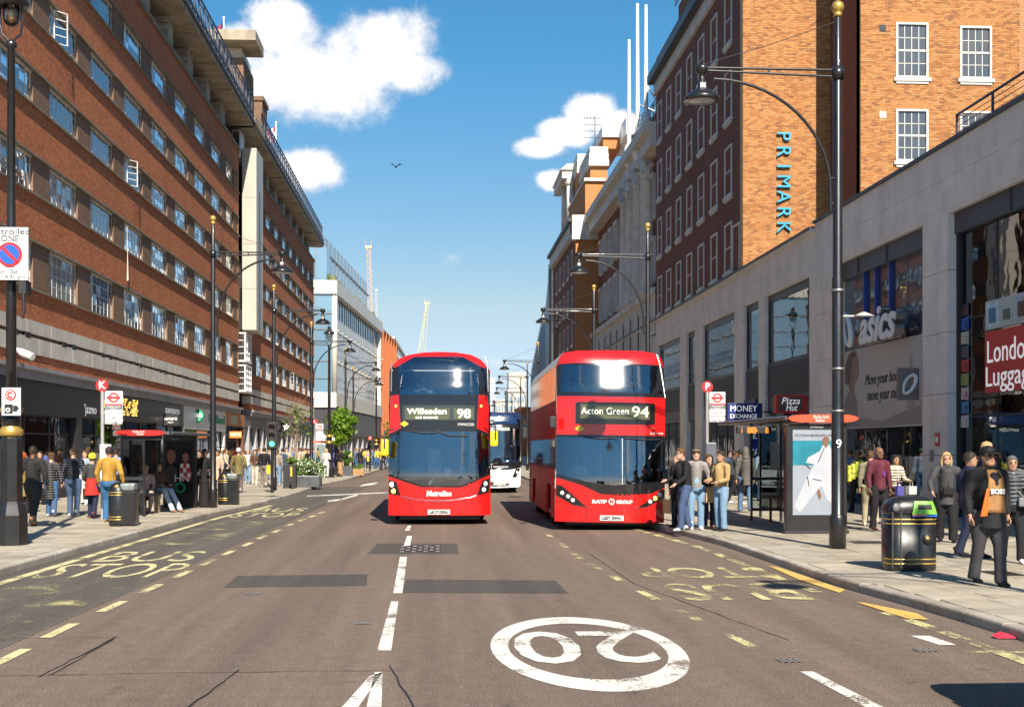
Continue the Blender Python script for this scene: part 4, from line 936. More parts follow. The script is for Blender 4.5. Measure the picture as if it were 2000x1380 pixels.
for y in colY:
    m = MB(); m.lathe([(.62,11.7),(.62,11.9),(.52,12.1),(.52,12.2),(.5,14),(.44,19.0),(.5,19.05)], (RF+.15, y, 0), 18); e = m.build('column', stoneC, T)
    m = MB(); m.lathe([(.46,19.0),(.5,19.3),(.62,19.5),(.52,19.6),(.7,20.0),(.62,20.05),(.75,20.3)], (RF+.15, y, 0), 10)
    for k in range(8): a = k*pi/4; m.ball((RF+.15+.58*cos(a), y+.58*sin(a), 19.45), .13, 6); m.ball((RF+.15+.66*cos(a+.4), y+.66*sin(a+.4), 19.95), .13, 6)
    m.build('capital', stoneC, e)
for y in [C0+3.0, C0+6.0] + [C0+19+3.0*i for i in range(4)]:
    for zb in (12.6, 16.6): sash(T, 1.15, 2.3, (RF+.49, y, zb), 'x', cols=3, rows=4); q = MB(); q.box(RF+.3, RF+.5, y-.25, y-.05, zb-.2, zb+2.6); q.box(RF+.3, RF+.5, y+1.2, y+1.4, zb-.2, zb+2.6); q.box(RF+.25, RF+.5, y-.3, y+1.45, zb+2.4, zb+2.7); q.build('window_surround', stoneC, T)
for i in range(9):
    y = C0+2+i*3.3; m = MB(); m.box(RF-.08, RF+.02, y, y+1.1, 8.3, 10.6); m.build('blind_recess', M('recess_dark', (.10,.095,.09), .8, var=.2), T); m = MB(); m.box(RF-.16, RF+.0, y-.2, y-.02, 8.0, 10.9); m.box(RF-.16, RF, y+1.12, y+1.3, 8.0, 10.9); m.build('window_surround', stoneC, T)
m = MB(); m.box(RF+1.6, RF+9, C0, C1, 21.8, 24.6); m.build('attic_wall', MATS['brick_classical'], T)
m = MB(); m.box(RF+1.5, RF+9, C0, C1, 24.6, 24.8); m.build('attic_coping', lead, T)
railing(T, RF+2.0, C0+2, C1-6, 24.8, 26.4)
for px, yb0, yt0, Yv in ((1228.5, 305, 78, 0), (1245, 290, 8, 0), (1261.5, 245, 10, 0)):
    p = onX(px, yb0, RF-.3); q = onX(px, yt0, RF-.3); t = thing('flagpole', {1228.5:'shortest and farthest of the three bare white poles on the classical building',1245:'middle one of the three tall bare white poles on the classical building',1261.5:'nearest of the three tall bare white poles, beside the tall brick store'}[px], 'flagpole', p)
    m = MB(); m.tube([p-Vector((0,0,.9)), p, q], [.13,.16,.10], 10); m.build('pole', WH, t)
    m = MB(); m.lathe([(.12,-.9),(.3,-.6),(.34,-.3),(.34,.5),(.2,.8)], p, 10); m.build('pole_base', WH, t)
    m = MB(); m.tube([p+Vector((0,0,2.6)), p+Vector((1.0,-.2,.9))], .05, 6); m.tube([p+Vector((.05,0,2.9)), p+Vector((1.1,-.2,2.4))], .04, 6); m.build('strut', WH, t)
# --- end pavilion
XPV = 11.75; V0, V1 = C1, 127
T = thing('corner_pavilion', 'projecting orange brick pavilion, brown in shade, with stone cornice and roof columns at block end', 'building', (XPV, V0, 0))
oranp = brick_mat('brick_pavilion', (.52,.20,.06), (.44,.16,.05), (.45,.26,.13), hue=.15, stain=.15)
m = MB(); m.box(XPV+.05, XPV+10, V0+.05, V1, 0, 21.2); m.build('street_wall', brickP, T)  # shaded copy of the brick, darkness held in the colour
m = MB(); m.box(XPV, XPV+2.2, V0, V0+.3, 4, 21.0); m.build('side_wall', oranp, T)
m = MB(); m.box(XPV-.35, XPV+2.4, V0-.35, V0+1, 19.8, 21.9); m.box(XPV-.35, XPV+.5, V0, V1, 20.3, 21.4); m.build('stone_cornice', stoneC, T)
m = MB(); m.box(XPV-.6, XPV+.5, V0, V1, 21.4, 21.7); m.build('cornice_top', lead, T)
for r in range(5):
    for c in range(5): sash(T, 1.4, 2.0, (XPV+.04, V0+2.5+c*3.6, 4.6+r*3.2), 'x', cols=2, rows=2)
def pxbox(px0, px1, y0, y1, D, dep): a = at(px0, y1, D); b = at(px1, y0, D); return (a.x, b.x, a.y, a.y+dep, a.z, b.z)
m = MB(); m.box(*pxbox(1143, 1182, 352, 425, 109, 14)); m.build('upper_block', oranp, T)
m = MB(); m.box(*pxbox(1141, 1183, 347, 353, 108.7, 14)); m.build('coping', stoneC, T)
m = MB(); m.box(*pxbox(1153, 1187, 322, 352, 113, 9)); m.build('penthouse', oranp, T)
for i, (a, b) in enumerate(((286,299),(299,311),(311,323))): m = MB(); m.box(*pxbox(1152-i, 1188+i, a, b, 112.8-i*.1, 9.4)); m.build('stone_cap', stoneC, T)
m = MB(); m.box(*pxbox(1178, 1213, 266, 290, 122, 9)); m.build('roof_house', oranp, T); m = MB(); m.box(*pxbox(1176, 1214, 246, 267, 121.7, 9.5)); m.build('roof_house_parapet', WH, T)
m = MB(); m.box(*pxbox(1223, 1246, 228, 262, 118, 9)); m.build('plant_room', WH, T)
m = MB(); m.box(*pxbox(1128, 1141, 337, 400, 121, 6)); m.build('second_block', oranp, T)
for i, (a, b) in enumerate(((300,312),(312,325),(325,338))): m = MB(); m.box(*pxbox(1128-i*.5, 1148, a, b, 120.8, 7)); m.build('stone_cap', stoneC, T)
for px in (1104, 1114):
    p = at(px, 450, 124 if px == 1114 else 128); q = at(px, 352, 124 if px == 1114 else 128); m = MB(); m.lathe([(.42, 0), (.38, q.z-p.z)], p, 14); e = m.build('roof_column', stoneC, T); m = MB(); m.lathe([(.4,0),(.6,.3),(.5,.5),(.72,1.0)], (q.x,q.y,q.z-.6), 10); m.build('capital', stoneC, e)
m = MB(); m.box(*pxbox(1098, 1122, 331, 348, 123.5, 9)); b_ = pxbox(1098, 1122, 320, 332, 123.5, 9); m.prism([(b_[0]-.2,b_[2]-.2,b_[4]),(b_[1]+.2,b_[2]-.2,b_[4]),(b_[1]+.2,b_[2]-.2,b_[5]),(b_[0]+.5,b_[2]-.2,b_[5])], (0,9,0)); m.build('pediment', stoneC, T)
m = MB(); m.box(*pxbox(1116, 1126, 345, 455, 130, 4)); m.build('back_wall', brickP, T)
p = at(1162, 290, 114); m = MB(); m.tube([p, p+Vector((0,0,3.0))], .03, 4)
for k in range(4): m.tube([p+Vector((-1.0,0,1+k*.6)), p+Vector((.6,0,1+k*.6))], .02, 4); m.tube([p+Vector((-1.0+k*.3,-.4,2.8)), p+Vector((-1.0+k*.3,.4,2.8))], .02, 4)
t = m.build('roof_aerial', BKM); tag(t, 'thin television aerial on the roof above the corner pavilion', 'aerial')
# --- curved glass block
T = thing('curved_glass_building', 'curved blue grey glass building with vertical ribs bending away beyond the brick pavilion', 'building', (13, 139, 0))
pts = [(11.6,127),(12.6,139),(14.4,163),(15.7,187),(18.3,229),(22.4,295),(27,360)]
gl3 = glass_mat('glass_curved', (.10,.15,.20), .10, wob=.0, ior=2.0); rib = M('glass_rib', (.22,.28,.33), .35, metal=.5, var=.05)
dense = []
for a, b in zip(pts, pts[1:]):
    for k in range(8): f = k/8; dense.append((a[0]+(b[0]-a[0])*f, a[1]+(b[1]-a[1])*f))
m = MB()
for a, b in zip(dense, dense[1:]):
    m.quad((a[0],a[1],0),(b[0],b[1],0),(b[0],b[1],21),(a[0],a[1],21)); m.quad((a[0],a[1],21),(b[0],b[1],21),(b[0]+.8,b[1],23.2),(a[0]+.8,a[1],23.2)); m.quad((a[0]+.8,a[1],23.2),(b[0]+.8,b[1],23.2),(b[0]+12,b[1],23.6),(a[0]+12,a[1],23.6))
m.build('curved_skin', gl3, T)
for i, a in enumerate(dense[:-1]):
    m = MB(); m.box(a[0]-.28, a[0]+.02, a[1], a[1]+.2, 3, 20.9); m.build('rib', rib, T)
m = MB()
for a, b in zip(dense, dense[1:]):
    m.quad((a[0]-.1,a[1],20.9),(b[0]-.1,b[1],20.9),(b[0]-.1,b[1],21.3),(a[0]-.1,a[1],21.3))
m.build('roof_edge', WH, T)
# ================================================================== right side: stone podium with shops
darkp = M('panel_anthracite', (.045,.045,.05), .45, var=.1)
PY = lambda px: yx(px)
PN = PY(1591)          # joint between near and far part of the podium
T = thing('stone_podium', 'near two storey pale stone shop building with tall dark framed windows on the right', 'building', (RF, 28, 0))
def stone_run(T, y0, y1, z0, z1, step=2.2, rows=2, d=0.0, X=RF, back=.6):
    n = max(1, round((y1-y0)/step)); h = (z1-z0)/rows
    for r in range(rows):
        for i in range(n):
            a, b = y0+(y1-y0)*i/n, y0+(y1-y0)*(i+1)/n
            m = MB(); m.box(X-d-random.uniform(0,.004), X+back, a+.004, b-.004, z0+r*h+.004, z0+(r+1)*h-.004); m.build('stone_block', stoneR, T)
stone_run(T, 14, PN, 8.1, 9.78, 2.4, 2)
m = MB(); m.box(RF+.02, RF+.5, 14, PN, 8.0, 9.7); m.build('backing_wall', stoneR, T)
m = MB(); m.box(RF-.08, RF+.7, 14, PN+.02, 9.78, 9.88); m.build('coping', lead, T)
p_a, p_b, p_c, p_d = PY(1853), PY(1804), PY(1633), PN
for (a, b) in ((p_a, p_b), (p_c, p_d)):
    for k in range(5): stone_run(T, a, b, PAV+k*1.6, PAV+(k+1)*1.6-.004, 9, 1, .03)
m = MB(); m.box(RF+.15, RF+.5, 14, p_a, 7.44, 8.1); m.box(RF+.15, RF+.5, p_b, p_c, 7.44, 8.1)
for y in (16, 20, 24, 28, 36, 38.5): m.box(RF+.12, RF+.15, y, y+.03, 7.46, 8.08)
m.build('steel_beam', M('beam_grey', (.055,.055,.065), .45, var=.15), T)
m = MB(); m.box(RF+.6, RF+5, 14, PN, 9.5, 9.7); m.box(RF+.4, RF+12, PN, PN+.1, 0, 9.6); m.build('roof_deck', lead, T)
t = thing('terrace_railing', 'grey metal terrace railing on the roof edge of the near stone shop building', 'railing', (RF+.5, PY(1832), 9.8))
m = MB(); y0 = PY(1832)
for z in (9.95, 10.1, 10.25, 10.4, 10.55): m.box(RF+.5, RF+.515, 16, y0, z, z+.015); m.box(RF+.5, RF+3, y0-.015, y0, z, z+.015)
m.box(RF+.47, RF+.54, 16, y0, 10.7, 10.74); m.box(RF+.47, RF+3, y0-.04, y0, 10.7, 10.74); m.build('rail', M('rail_grey', (.11,.10,.12), .45, metal=.4), t)
y = y0
while y > 18:
    m = MB(); m.box(RF+.48, RF+.53, y-.06, y, 9.78, 10.72); m.build('post', MATS['rail_grey'], t); y -= 2.1
m = MB(); m.box(RF+.9, RF+5, 18, PY(1975)+.2, 9.8, 12.6)
for z in range(9): m.box(RF+.87, RF+5, 18, PY(1975)+.23, 9.9+z*.3, 9.93+z*.3)
tag(m.build('plant_enclosure', M('screen_grey', (.20,.19,.20), .6, var=.15)), 'grey panelled plant enclosure on the roof at the upper right', 'plant room')
# --- souvenir and luggage shop (nearest right)
dgl = glass_mat('shop_glass_right', see=1, wob=.015, ior=2.0, seecol=(.68,.70,.68))
S = thing('shopfront', 'tall glass fronted souvenir shop with a red London Luggages sign at the far right', 'shopfront', (RF, 22, 0))
ys_ = [14, 18, 22, 26, 29.0, p_a]
for a, b in zip(ys_, ys_[1:]):
    for (z0, z1) in ((PAV, 2.7), (2.7, 5.2), (5.2, 7.44)):
        m = MB(); m.box(RF+.3, RF+.315, a+.02, b-.02, z0+.02, z1-.02); m.build('pane', dgl, S)
m = MB()
for y in ys_[1:]: m.box(RF+.29, RF+.34, y-.025, y+.025, PAV, 7.44)
for z in (2.7, 5.2): m.box(RF+.29, RF+.34, 14, p_a, z-.025, z+.025)
m.box(RF+.2, RF+.4, p_a-.15, p_a, PAV, 7.44); m.build('mullion', BKM, S)
m = MB(); m.box(RF+5, RF+5.1, 14, p_a, 0, 8); m.box(RF+.35, RF+5, 13.9, 14, 0, 8); m.box(RF+.35, RF+5, 14, p_a, 7.44, 7.5); m.box(RF+.35, RF+5, p_a, p_a+.05, 0, 8); m.box(RF+.3, RF+5, 14, p_a, .08, PAV+.01); m.build('room', M('shop_wall_olive', (.07,.07,.055), .8, var=.3), S)
redp = M('sign_red', (.55,.03,.03), .5, var=.05)
a = onX(1937, 780, RF+.42); b = onX(1937, 655, RF+.42); z0s, z1s = 3.25, 4.75
yL = a.y
m = MB(); m.box(RF+.25, RF+.29, yL-5.2, yL, z0s, z1s); sgn = m.build('red_sign_panel', redp, S)
text('London', .78, wtxt, S, (RF+.245, yL-.08, 4.22), (0,-1,0), (0,0,1), align='LEFT', width=2.3); text('Luggages', .7, wtxt, S, (RF+.245, yL-.0, 3.62), (0,-1,0), (0,0,1), align='LEFT', width=2.9)
m = MB(); m.box(RF+.26, RF+.29, yL-5.2, yL, 4.8, 5.5); m.build('picture_strip', M('strip_pale', (.45,.5,.5), .5), S)
for i in range(6):
    q = MB(); y = yL-.08-i*.75; q.box(RF+.25, RF+.26, y-.68, y, 4.85, 5.45); q.build('picture', M('pic%d' % i, [(.45,.60,.66),(.42,.48,.46),(.35,.42,.5)][i % 3], .5, var=.2, scale=6), S)
    q = MB(); q.bbox(RF+.22, RF+.249, y-.5, y-.18, 4.95, 5.3-(i % 2)*.1, .01); q.build('luggage_print', M('lug%d' % i, [(.05,.16,.28),(.10,.14,.10),(.12,.05,.03)][i % 3], .5), S)
cx = onX(1884, 700, RF+.42).y; wpic = onX(1865, 700, RF+.42).y - onX(1902, 700, RF+.42).y
cols = [(.02,.03,.05),(.02,.10,.45),(.50,.48,.44),(.05,.10,.14),(.48,.05,.05),(.25,.28,.10),(.50,.42,.42),(.08,.22,.42),(.5,.55,.56)]
for i in range(9):
    zt = CH + (873-(590+i*27.5))*(cx*1.0)/2400; hh = 24*cx/2400
    q = MB(); q.box(RF+.26, RF+.28, cx-wpic/2, cx+wpic/2, zt-hh, zt); e = q.build('souvenir_picture', M('sv%d' % i, cols[i], .5, var=.35, scale=9), S)
    q = MB()
    for k in range(3): q.box(RF+.253, RF+.26, cx-wpic/2+.06+k*wpic/3.2, cx-wpic/2+.14+k*wpic/3.2, zt-hh+.03, zt-hh*.3)
    q.build('print_shape', M('svp%d' % (i % 3), [(.35,.04,.03),(.03,.03,.04),(.45,.3,.12)][i % 3], .5), e)
R = random.Random(11); mm = [MB() for _ in goods]
for i in range(130):
    y = R.uniform(16, 31.2); z = R.uniform(.2, 2.5); q = mm[R.randrange(7)]; x = RF+R.uniform(.5, 2.2)
    if R.random() < .5: q.ball((x, y, PAV+z), R.uniform(.08,.2), 8)
    else: q.box(x, x+.2, y, y+R.uniform(.12,.4), PAV+z, PAV+z+R.uniform(.15,.4))
al = MB()
for k, q in enumerate(mm):
    o = len(al.v); al.v += q.v; al.f += [[i+o for i in f] for f in q.f]; al.mi += [k]*len(q.f); al.sm += [False]*len(q.f)
al.build('souvenirs', goods, S, kind='stuff')
m = MB(); [m.ball((RF+1.5, y, 6.2), .06, 6) for y in (20, 24, 28)]; m.build('shop_glow_lamps', M('bulb', (1,.8,.5), emit=(1,.7,.35), es=6), S, kind='stuff')
# --- sports shoe shop
S = thing('shopfront', 'sports shoe shop with a big white asics sign above a pale poster window', 'shopfront', (RF, 37, 0))
bgl = glass_mat('glass_navy', (.008,.014,.04), .015, wob=.02, ior=1.8)
for i in range(4):
    a = p_b+(p_c-p_b)*i/4; b = p_b+(p_c-p_b)*(i+1)/4
    m = MB(); m.box(RF+.3, RF+.32, a+.015, b-.015, 5.1, 7.44); m.build('pane', bgl, S)
    m = MB(); m.box(RF+.3, RF+.32, a+.015, b-.015, PAV, 2.5); m.build('pane', dgl, S)
m = MB(); [m.box(RF+.2, RF+.29, y, y+.05, 5.2, 7.44) for y in (p_b+3.1, p_b+4.3, p_b+5.3)]; m.build('blue_fin', M('fin_blue', (.02,.05,.30), .4), S)
m = MB(); m.box(RF+2.6, RF+2.7, p_b, p_c, 0, 7.4); m.box(RF+.3, RF+2.6, p_b, p_c, .08, PAV+.01); m.box(RF+.3, RF+2.6, p_c, p_c+.05, 0, 7.4); m.build('room', darkin, S)
m = MB(); m.box(RF+.3, RF+.9, 36.2, 36.3, PAV, 2.5); m.box(RF+1, RF+2.5, p_b+.3, p_b+1.5, PAV, 2.5); m.build('blue_display', M('display_navy', (.02,.03,.28), .4), S)
postm = M('poster_pale', (.40,.385,.37), .45, var=.12, scale=.5)
for i in range(4):
    a = p_b+(p_c-p_b)*i/4; b = p_b+(p_c-p_b)*(i+1)/4; m = MB(); m.box(RF+.24, RF+.28, a+.006, b-.006, 2.52, 5.08); m.build('poster_panel', postm, S)
def XP(px, py, X=RF+.235): return onX(px, py, X)
m = MB(); m.poly([XP(px, py) for px, py in ((1652,740),(1654,715),(1662,694),(1670,688),(1676,700),(1677,720),(1678,732),(1674,742),(1669,748),(1668,765),(1658,764),(1658,750))]); m.build('printed_head', M('print_skin', (.26,.17,.13), .6), S)
m = MB(); m.poly([XP(px, py, RF+.233) for px, py in ((1650,745),(1651,712),(1658,692),(1668,684),(1674,692),(1664,702),(1663,725),(1660,750),(1654,752))]); m.build('printed_hair', M('print_hair', (.12,.085,.06), .6), S)
m = MB(); m.poly([XP(px, py) for px, py in ((1648,832),(1649,790),(1656,766),(1668,763),(1674,785),(1676,833))]); m.build('printed_shirt', M('print_shirt', (.22,.20,.19), .6), S)
m = MB(); m.poly([XP(px, py) for px, py in ((1776,690),(1781,690),(1784,740),(1788,800),(1770,802),(1776,745))]); m.build('printed_tower', M('print_tower', (.30,.28,.27), .6), S)
m = MB(); m.poly([XP(px, py, RF+.236) for px, py in ((1650,833),(1680,815),(1720,822),(1760,805),(1798,790),(1799,826),(1700,834))]); m.build('printed_hill', M('print_hill', (.27,.24,.21), .6), S)
dkt = M('text_dark', (.03,.025,.025), .6, var=0)
a = XP(1690, 745); b = XP(1760, 740); text('Move your body,', .5, dkt, S, (RF+.23, (a.y+b.y)/2, a.z+.03), (0,-1,0), (0,0,1), width=a.y-b.y, shear=.25)
a = XP(1694, 775); b = XP(1763, 770); text('move your mind.', .5, dkt, S, (RF+.23, (a.y+b.y)/2, a.z+.03), (0,-1,0), (0,0,1), width=a.y-b.y, shear=.25)
lw = M('letter_white', (.70,.70,.68), .35, var=0); steelp = M('polished_steel', (.5,.48,.45), .25, metal=.9, var=.1)
def swirl(cx_, cz_, s, fn, w=.075):
    pts = []
    for k in range(40):
        t = k/39; a = radians(200) - t*radians(390); r = .55 + .10*t
        u = cos(a)*r*.62 + sin(a)*.25; v = sin(a)*r
        if t > .8: u += (t-.8)*1.1; v += (t-.8)*1.3
        pts.append(fn(cx_+u*s, cz_+v*s))
    m = MB(); m.tube(pts, [w*s*(1.6-1.1*abs(k/39-.45)*1.6) for k in range(40)], 8); return m
Xs = RF-.25
a = onX(1676, 635, Xs); b = onX(1747, 628, Xs)
for (dx, mt, dep) in ((0, lw, .02), (.16, steelp, .14)):
    text('asics', 1.0, mt, S, (Xs+dx, (a.y+b.y)/2, (a.z+b.z)/2-.02), (0,-1,0), (0,0,1), width=a.y-b.y, height=1.02, shear=.3, depth=dep, name='letter_sign' if dx == 0 else 'letter_sides', bold=.025)
c = onX(1655, 645, Xs); swirl(c.y, c.z, -1.35*.62, lambda y, z: (Xs, y, c.z*2-z if 0 else z)).build('emblem', lw, S)
m = MB(); X0 = RF-.62; c1 = p_b+.25; m.bbox(X0, RF-.02, c1, c1+.12, 3.22, 4.1, .01); t = m.build('blade_sign', M('sign_taupe', (.15,.135,.125), .4), None)
swirl((X0+RF)/2, 3.66, .42, lambda x, z: (x, c1-.02, z), .09).build('emblem', lw, t)
tag(t, 'square grey projecting shop sign with a white swirl emblem on the stone pillar', 'sign')
t = thing('fire_notice', 'small red notice plate on the stone pillar by the shoe shop', 'notice', (RF-.04, p_a+.6, 1.9)); m = MB(); m.box(RF-.06, RF-.035, p_a+.5, p_a+.75, 1.95, 2.3); m.build('plate', redp, t); m = MB(); m.box(RF-.065, RF-.06, p_a+.55, p_a+.7, 2.05, 2.2); m.build('symbol', WH, t)
m = MB(); m.bbox(RF-.09, RF-.035, p_b-.75, p_b-.6, 1.55, 1.85, .01); tag(m.build('entry_box', steel), 'small grey entry box on the stone pillar', 'intercom')

# --- far podium
T = thing('stone_podium', 'farther two storey stone shop row below the tall brick store, seen past the bus stop', 'building', (RF, PN, 0))
FE = 104.0
stone_run(T, PN+.01, FE, 8.08, 9.5, 2.9, 2, d=0)
m = MB(); m.box(RF-.12, RF+.5, PN+.01, FE, 9.5, 9.62); m.box(RF+.02, RF+.5, PN+.02, FE, 8.02, 9.5); m.build('coping', stoneR, T)
m = MB(); m.box(RF-.18, RF+.3, PN+.01, FE, 9.62, 9.70); m.build('lead_flashing', lead, T)
per = [(1579,1495,'w'),(1495,1482.5,'p'),(1482.5,1453,'n'),(1453,1435,'p'),(1435,1372,'w'),(1372,1358,'p'),(1358,1341,'n'),(1341,1328.5,'p'),(1328.5,1286,'w')]
segs = [(PY(a), PY(b), k) for a, b, k in per]; segs[0] = (PN+.55, segs[0][1], 'w'); segs.insert(0, (PN+.01, PN+.55, 'p'))
y = segs[-1][1]
while y < FE-12:
    for d, k in ((.9,'p'),(2.3,'n'),(1.0,'p'),(7.0,'w')): segs.append((y, y+d, k)); y += d
frt = M('frame_anthracite', (.03,.03,.034), .4, var=.1)
for (a, b, k) in segs:
    if k == 'p':
        for z0, z1 in ((PAV, 2.7), (2.7, 5.4), (5.4, 8.08)): m = MB(); m.box(RF-.02, RF+.5, a, b, z0+.003, z1-.003); m.build('stone_pier', stoneR, T)
        continue
    m = MB(); m.box(RF+.12, RF+.2, a, b, 7.72, 8.06); m.box(RF+.12, RF+.2, a, a+.08, 5.25, 7.72); m.box(RF+.12, RF+.2, b-.08, b, 5.25, 7.72); m.box(RF+.12, RF+.2, a, b, 5.2, 5.32)
    e = m.build('window', frt, T)
    n = 1 if k == 'n' else 2
    for i in range(n):
        y0, y1 = a+.08+(b-a-.16)*i/n, a+.08+(b-a-.16)*(i+1)/n; q = MB(); q.box(RF+.16, RF+.17, y0+.004, y1-.004, 5.32, 7.72); q.build('pane', dgl, e)
    q = MB(); nf = int((b-a)/.35)       # curtain folds behind the glass
    for i in range(nf):
        if (i*7) % 5 in (0, 2): continue
        y0 = a+.1+(b-a-.2)*i/nf; q.box(RF+.5+(i % 3)*.05, RF+.53+(i % 3)*.05, y0, y0+(b-a-.2)/nf*.8, 5.3, 7.7)
    if q.v: q.build('curtain', M('curtain_pale', (.30,.31,.33), .8, var=.15), T)
    m = MB(); m.box(RF+.08, RF+.3, a, b, 3.95, 5.2)
    for i in range(int((b-a)/.16)): m.box(RF+.06, RF+.08, a+i*.16, a+i*.16+.09, 4.0, 5.15)
    m.build('ribbed_panel', darkp, T)
    m = MB(); m.box(RF+.1, RF+.3, a, b, 3.3, 3.93); m.build('shop_fascia', darkp, T)
    nn = max(1, int((b-a)/1.8))
    for i in range(nn):
        y0, y1 = a+(b-a)*i/nn, a+(b-a)*(i+1)/nn; q = MB(); q.box(RF+.2, RF+.21, y0+.04, y1-.04, PAV+.05, 3.26); e = q.build('shop_pane', dgl, T)
        q = MB(); q.box(RF+.17, RF+.25, y0-.03, y0+.03, PAV, 3.3); q.build('mullion', frt, e)
m = MB(); m.box(RF+3.2, RF+3.3, PN, FE, 0, 8.1); m.box(RF+.2, RF+3.2, PN, FE, .08, PAV+.01); m.box(RF+.3, RF+3.2, PN, FE, 3.9, 4.0); m.box(RF+.5, RF+8, PN+.05, FE, 8.9, 9.4); m.build('room', darkin, T)
R = random.Random(21); mm = [MB() for _ in goods]
for i in range(120): y = R.uniform(PN, 75); q = mm[R.randrange(7)]; x = RF+R.uniform(.6, 2.5); z = R.choice((.3,.8,1.3,1.8)); q.box(x, x+.3, y, y+R.uniform(.15,.5), PAV+z, PAV+z+R.uniform(.2,.45))
al = MB()
for k, q in enumerate(mm):
    o = len(al.v); al.v += q.v; al.f += [[i+o for i in f] for f in q.f]; al.mi += [k]*len(q.f); al.sm += [False]*len(q.f)
al.build('displayed_goods', goods, T, kind='stuff')
# hanging signs
p = onY(1515, 806, 43.4); q = onY(1577, 771, 43.4)
S = thing('hanging_sign', 'red framed projecting sign reading Pizza Hut above the bus shelter', 'sign', (p.x, 43.4, p.z))
m = MB(); m.bbox(p.x, q.x, 43.4, 43.7, p.z, q.z, .02); m.build('board', M('sign_frame_red', (.50,.02,.02), .45), S)
m = MB(); m.box(p.x+.1, q.x-.2, 43.38, 43.4, p.z+.08, q.z-.08); m.build('face', M('sign_brown', (.09,.055,.05), .5), S)
text('Pizza', .34, wtxt, S, ((p.x+q.x)/2-.05, 43.37, p.z*.42+q.z*.58+.05), width=.66, shear=.25); text('Hut', .34, wtxt, S, ((p.x+q.x)/2-.02, 43.37, p.z*.72+q.z*.28), width=.42, shear=.25)
m = MB(); m.tube([(q.x, 43.55, q.z-.1), (RF+.1, 43.55, q.z-.1)], .03, 6); m.build('bracket', BK, S)
p = onY(1421, 821, 48.6); q = onY(1489, 787, 48.6); navy = M('sign_navy', (.012,.022,.16), .45, var=.05)
S = thing('hanging_sign', 'navy blue projecting sign reading MONEY EXCHANGE', 'sign', (p.x, 48.6, p.z)); m = MB(); m.bbox(p.x, q.x, 48.6, 48.8, p.z, q.z, .01); m.build('board', navy, S)
text('MONEY', .38, wtxt, S, ((p.x+q.x)/2-.06, 48.59, p.z*.3+q.z*.7), width=1.08, height=.25); text('EXCHANGE', .28, wtxt, S, ((p.x+q.x)/2-.06, 48.59, p.z*.74+q.z*.26), width=1.1, height=.17)
m = MB(); m.box(RF+.02, RF+.09, 50.8, 53.1, 3.2, 3.95); m.build('fascia_board', navy, S); m = MB(); m.tube([(q.x, 48.7, (p.z+q.z)/2), (RF+.1, 48.7, (p.z+q.z)/2)], .03, 6); m.build('bracket', BK, S)
S = thing('banner_sign', 'tall narrow blue shop banner with pound and yen symbols', 'sign', (RF, 50.7, .3)); m = MB(); m.box(RF-.25, RF+.1, 50.55, 50.6, .5, 3.0); m.build('board', M('sign_blue', (.03,.08,.5), .45), S)
text('£', .4, wtxt, S, (RF-.07, 50.54, 2.4)); text('¥', .4, wtxt, S, (RF-.07, 50.54, 1.7)); text('€', .4, wtxt, S, (RF-.07, 50.54, 1.1))

glowm = M('added_shop_glow', (1,.85,.6), .5, var=0, emit=(1,.78,.5), es=7)  # warm panels added to brighten dark shop rooms, no such lamps seen
def add_shop_glow(T, X, s, ys, z):
    m = MB()
    for y in ys:
        for d in (.7, 1.8): a, b = sorted((X+s*d, X+s*(d+.35))); m.box(a, b, y, y+.5, z, z+.03)
    m.build('shop_glow_lamps', glowm, T, kind='stuff')
add_shop_glow(S1, LF, -1, (32, 35, 38, 41, 44), 2.9); add_shop_glow(S2, LF, -1, (48, 51, 54, 57), 2.95); add_shop_glow(S3, LF, -1, (60.5, 62.5), 2.9); add_shop_glow(S4, LF, -1, (66, 69, 72, 75), 2.8); add_shop_glow(S6, LF, -1, (86, 90, 94), 3.2); add_shop_glow(S7, LF, -1, (98, 103, 108), 3.3)
at_ = at
at = onY
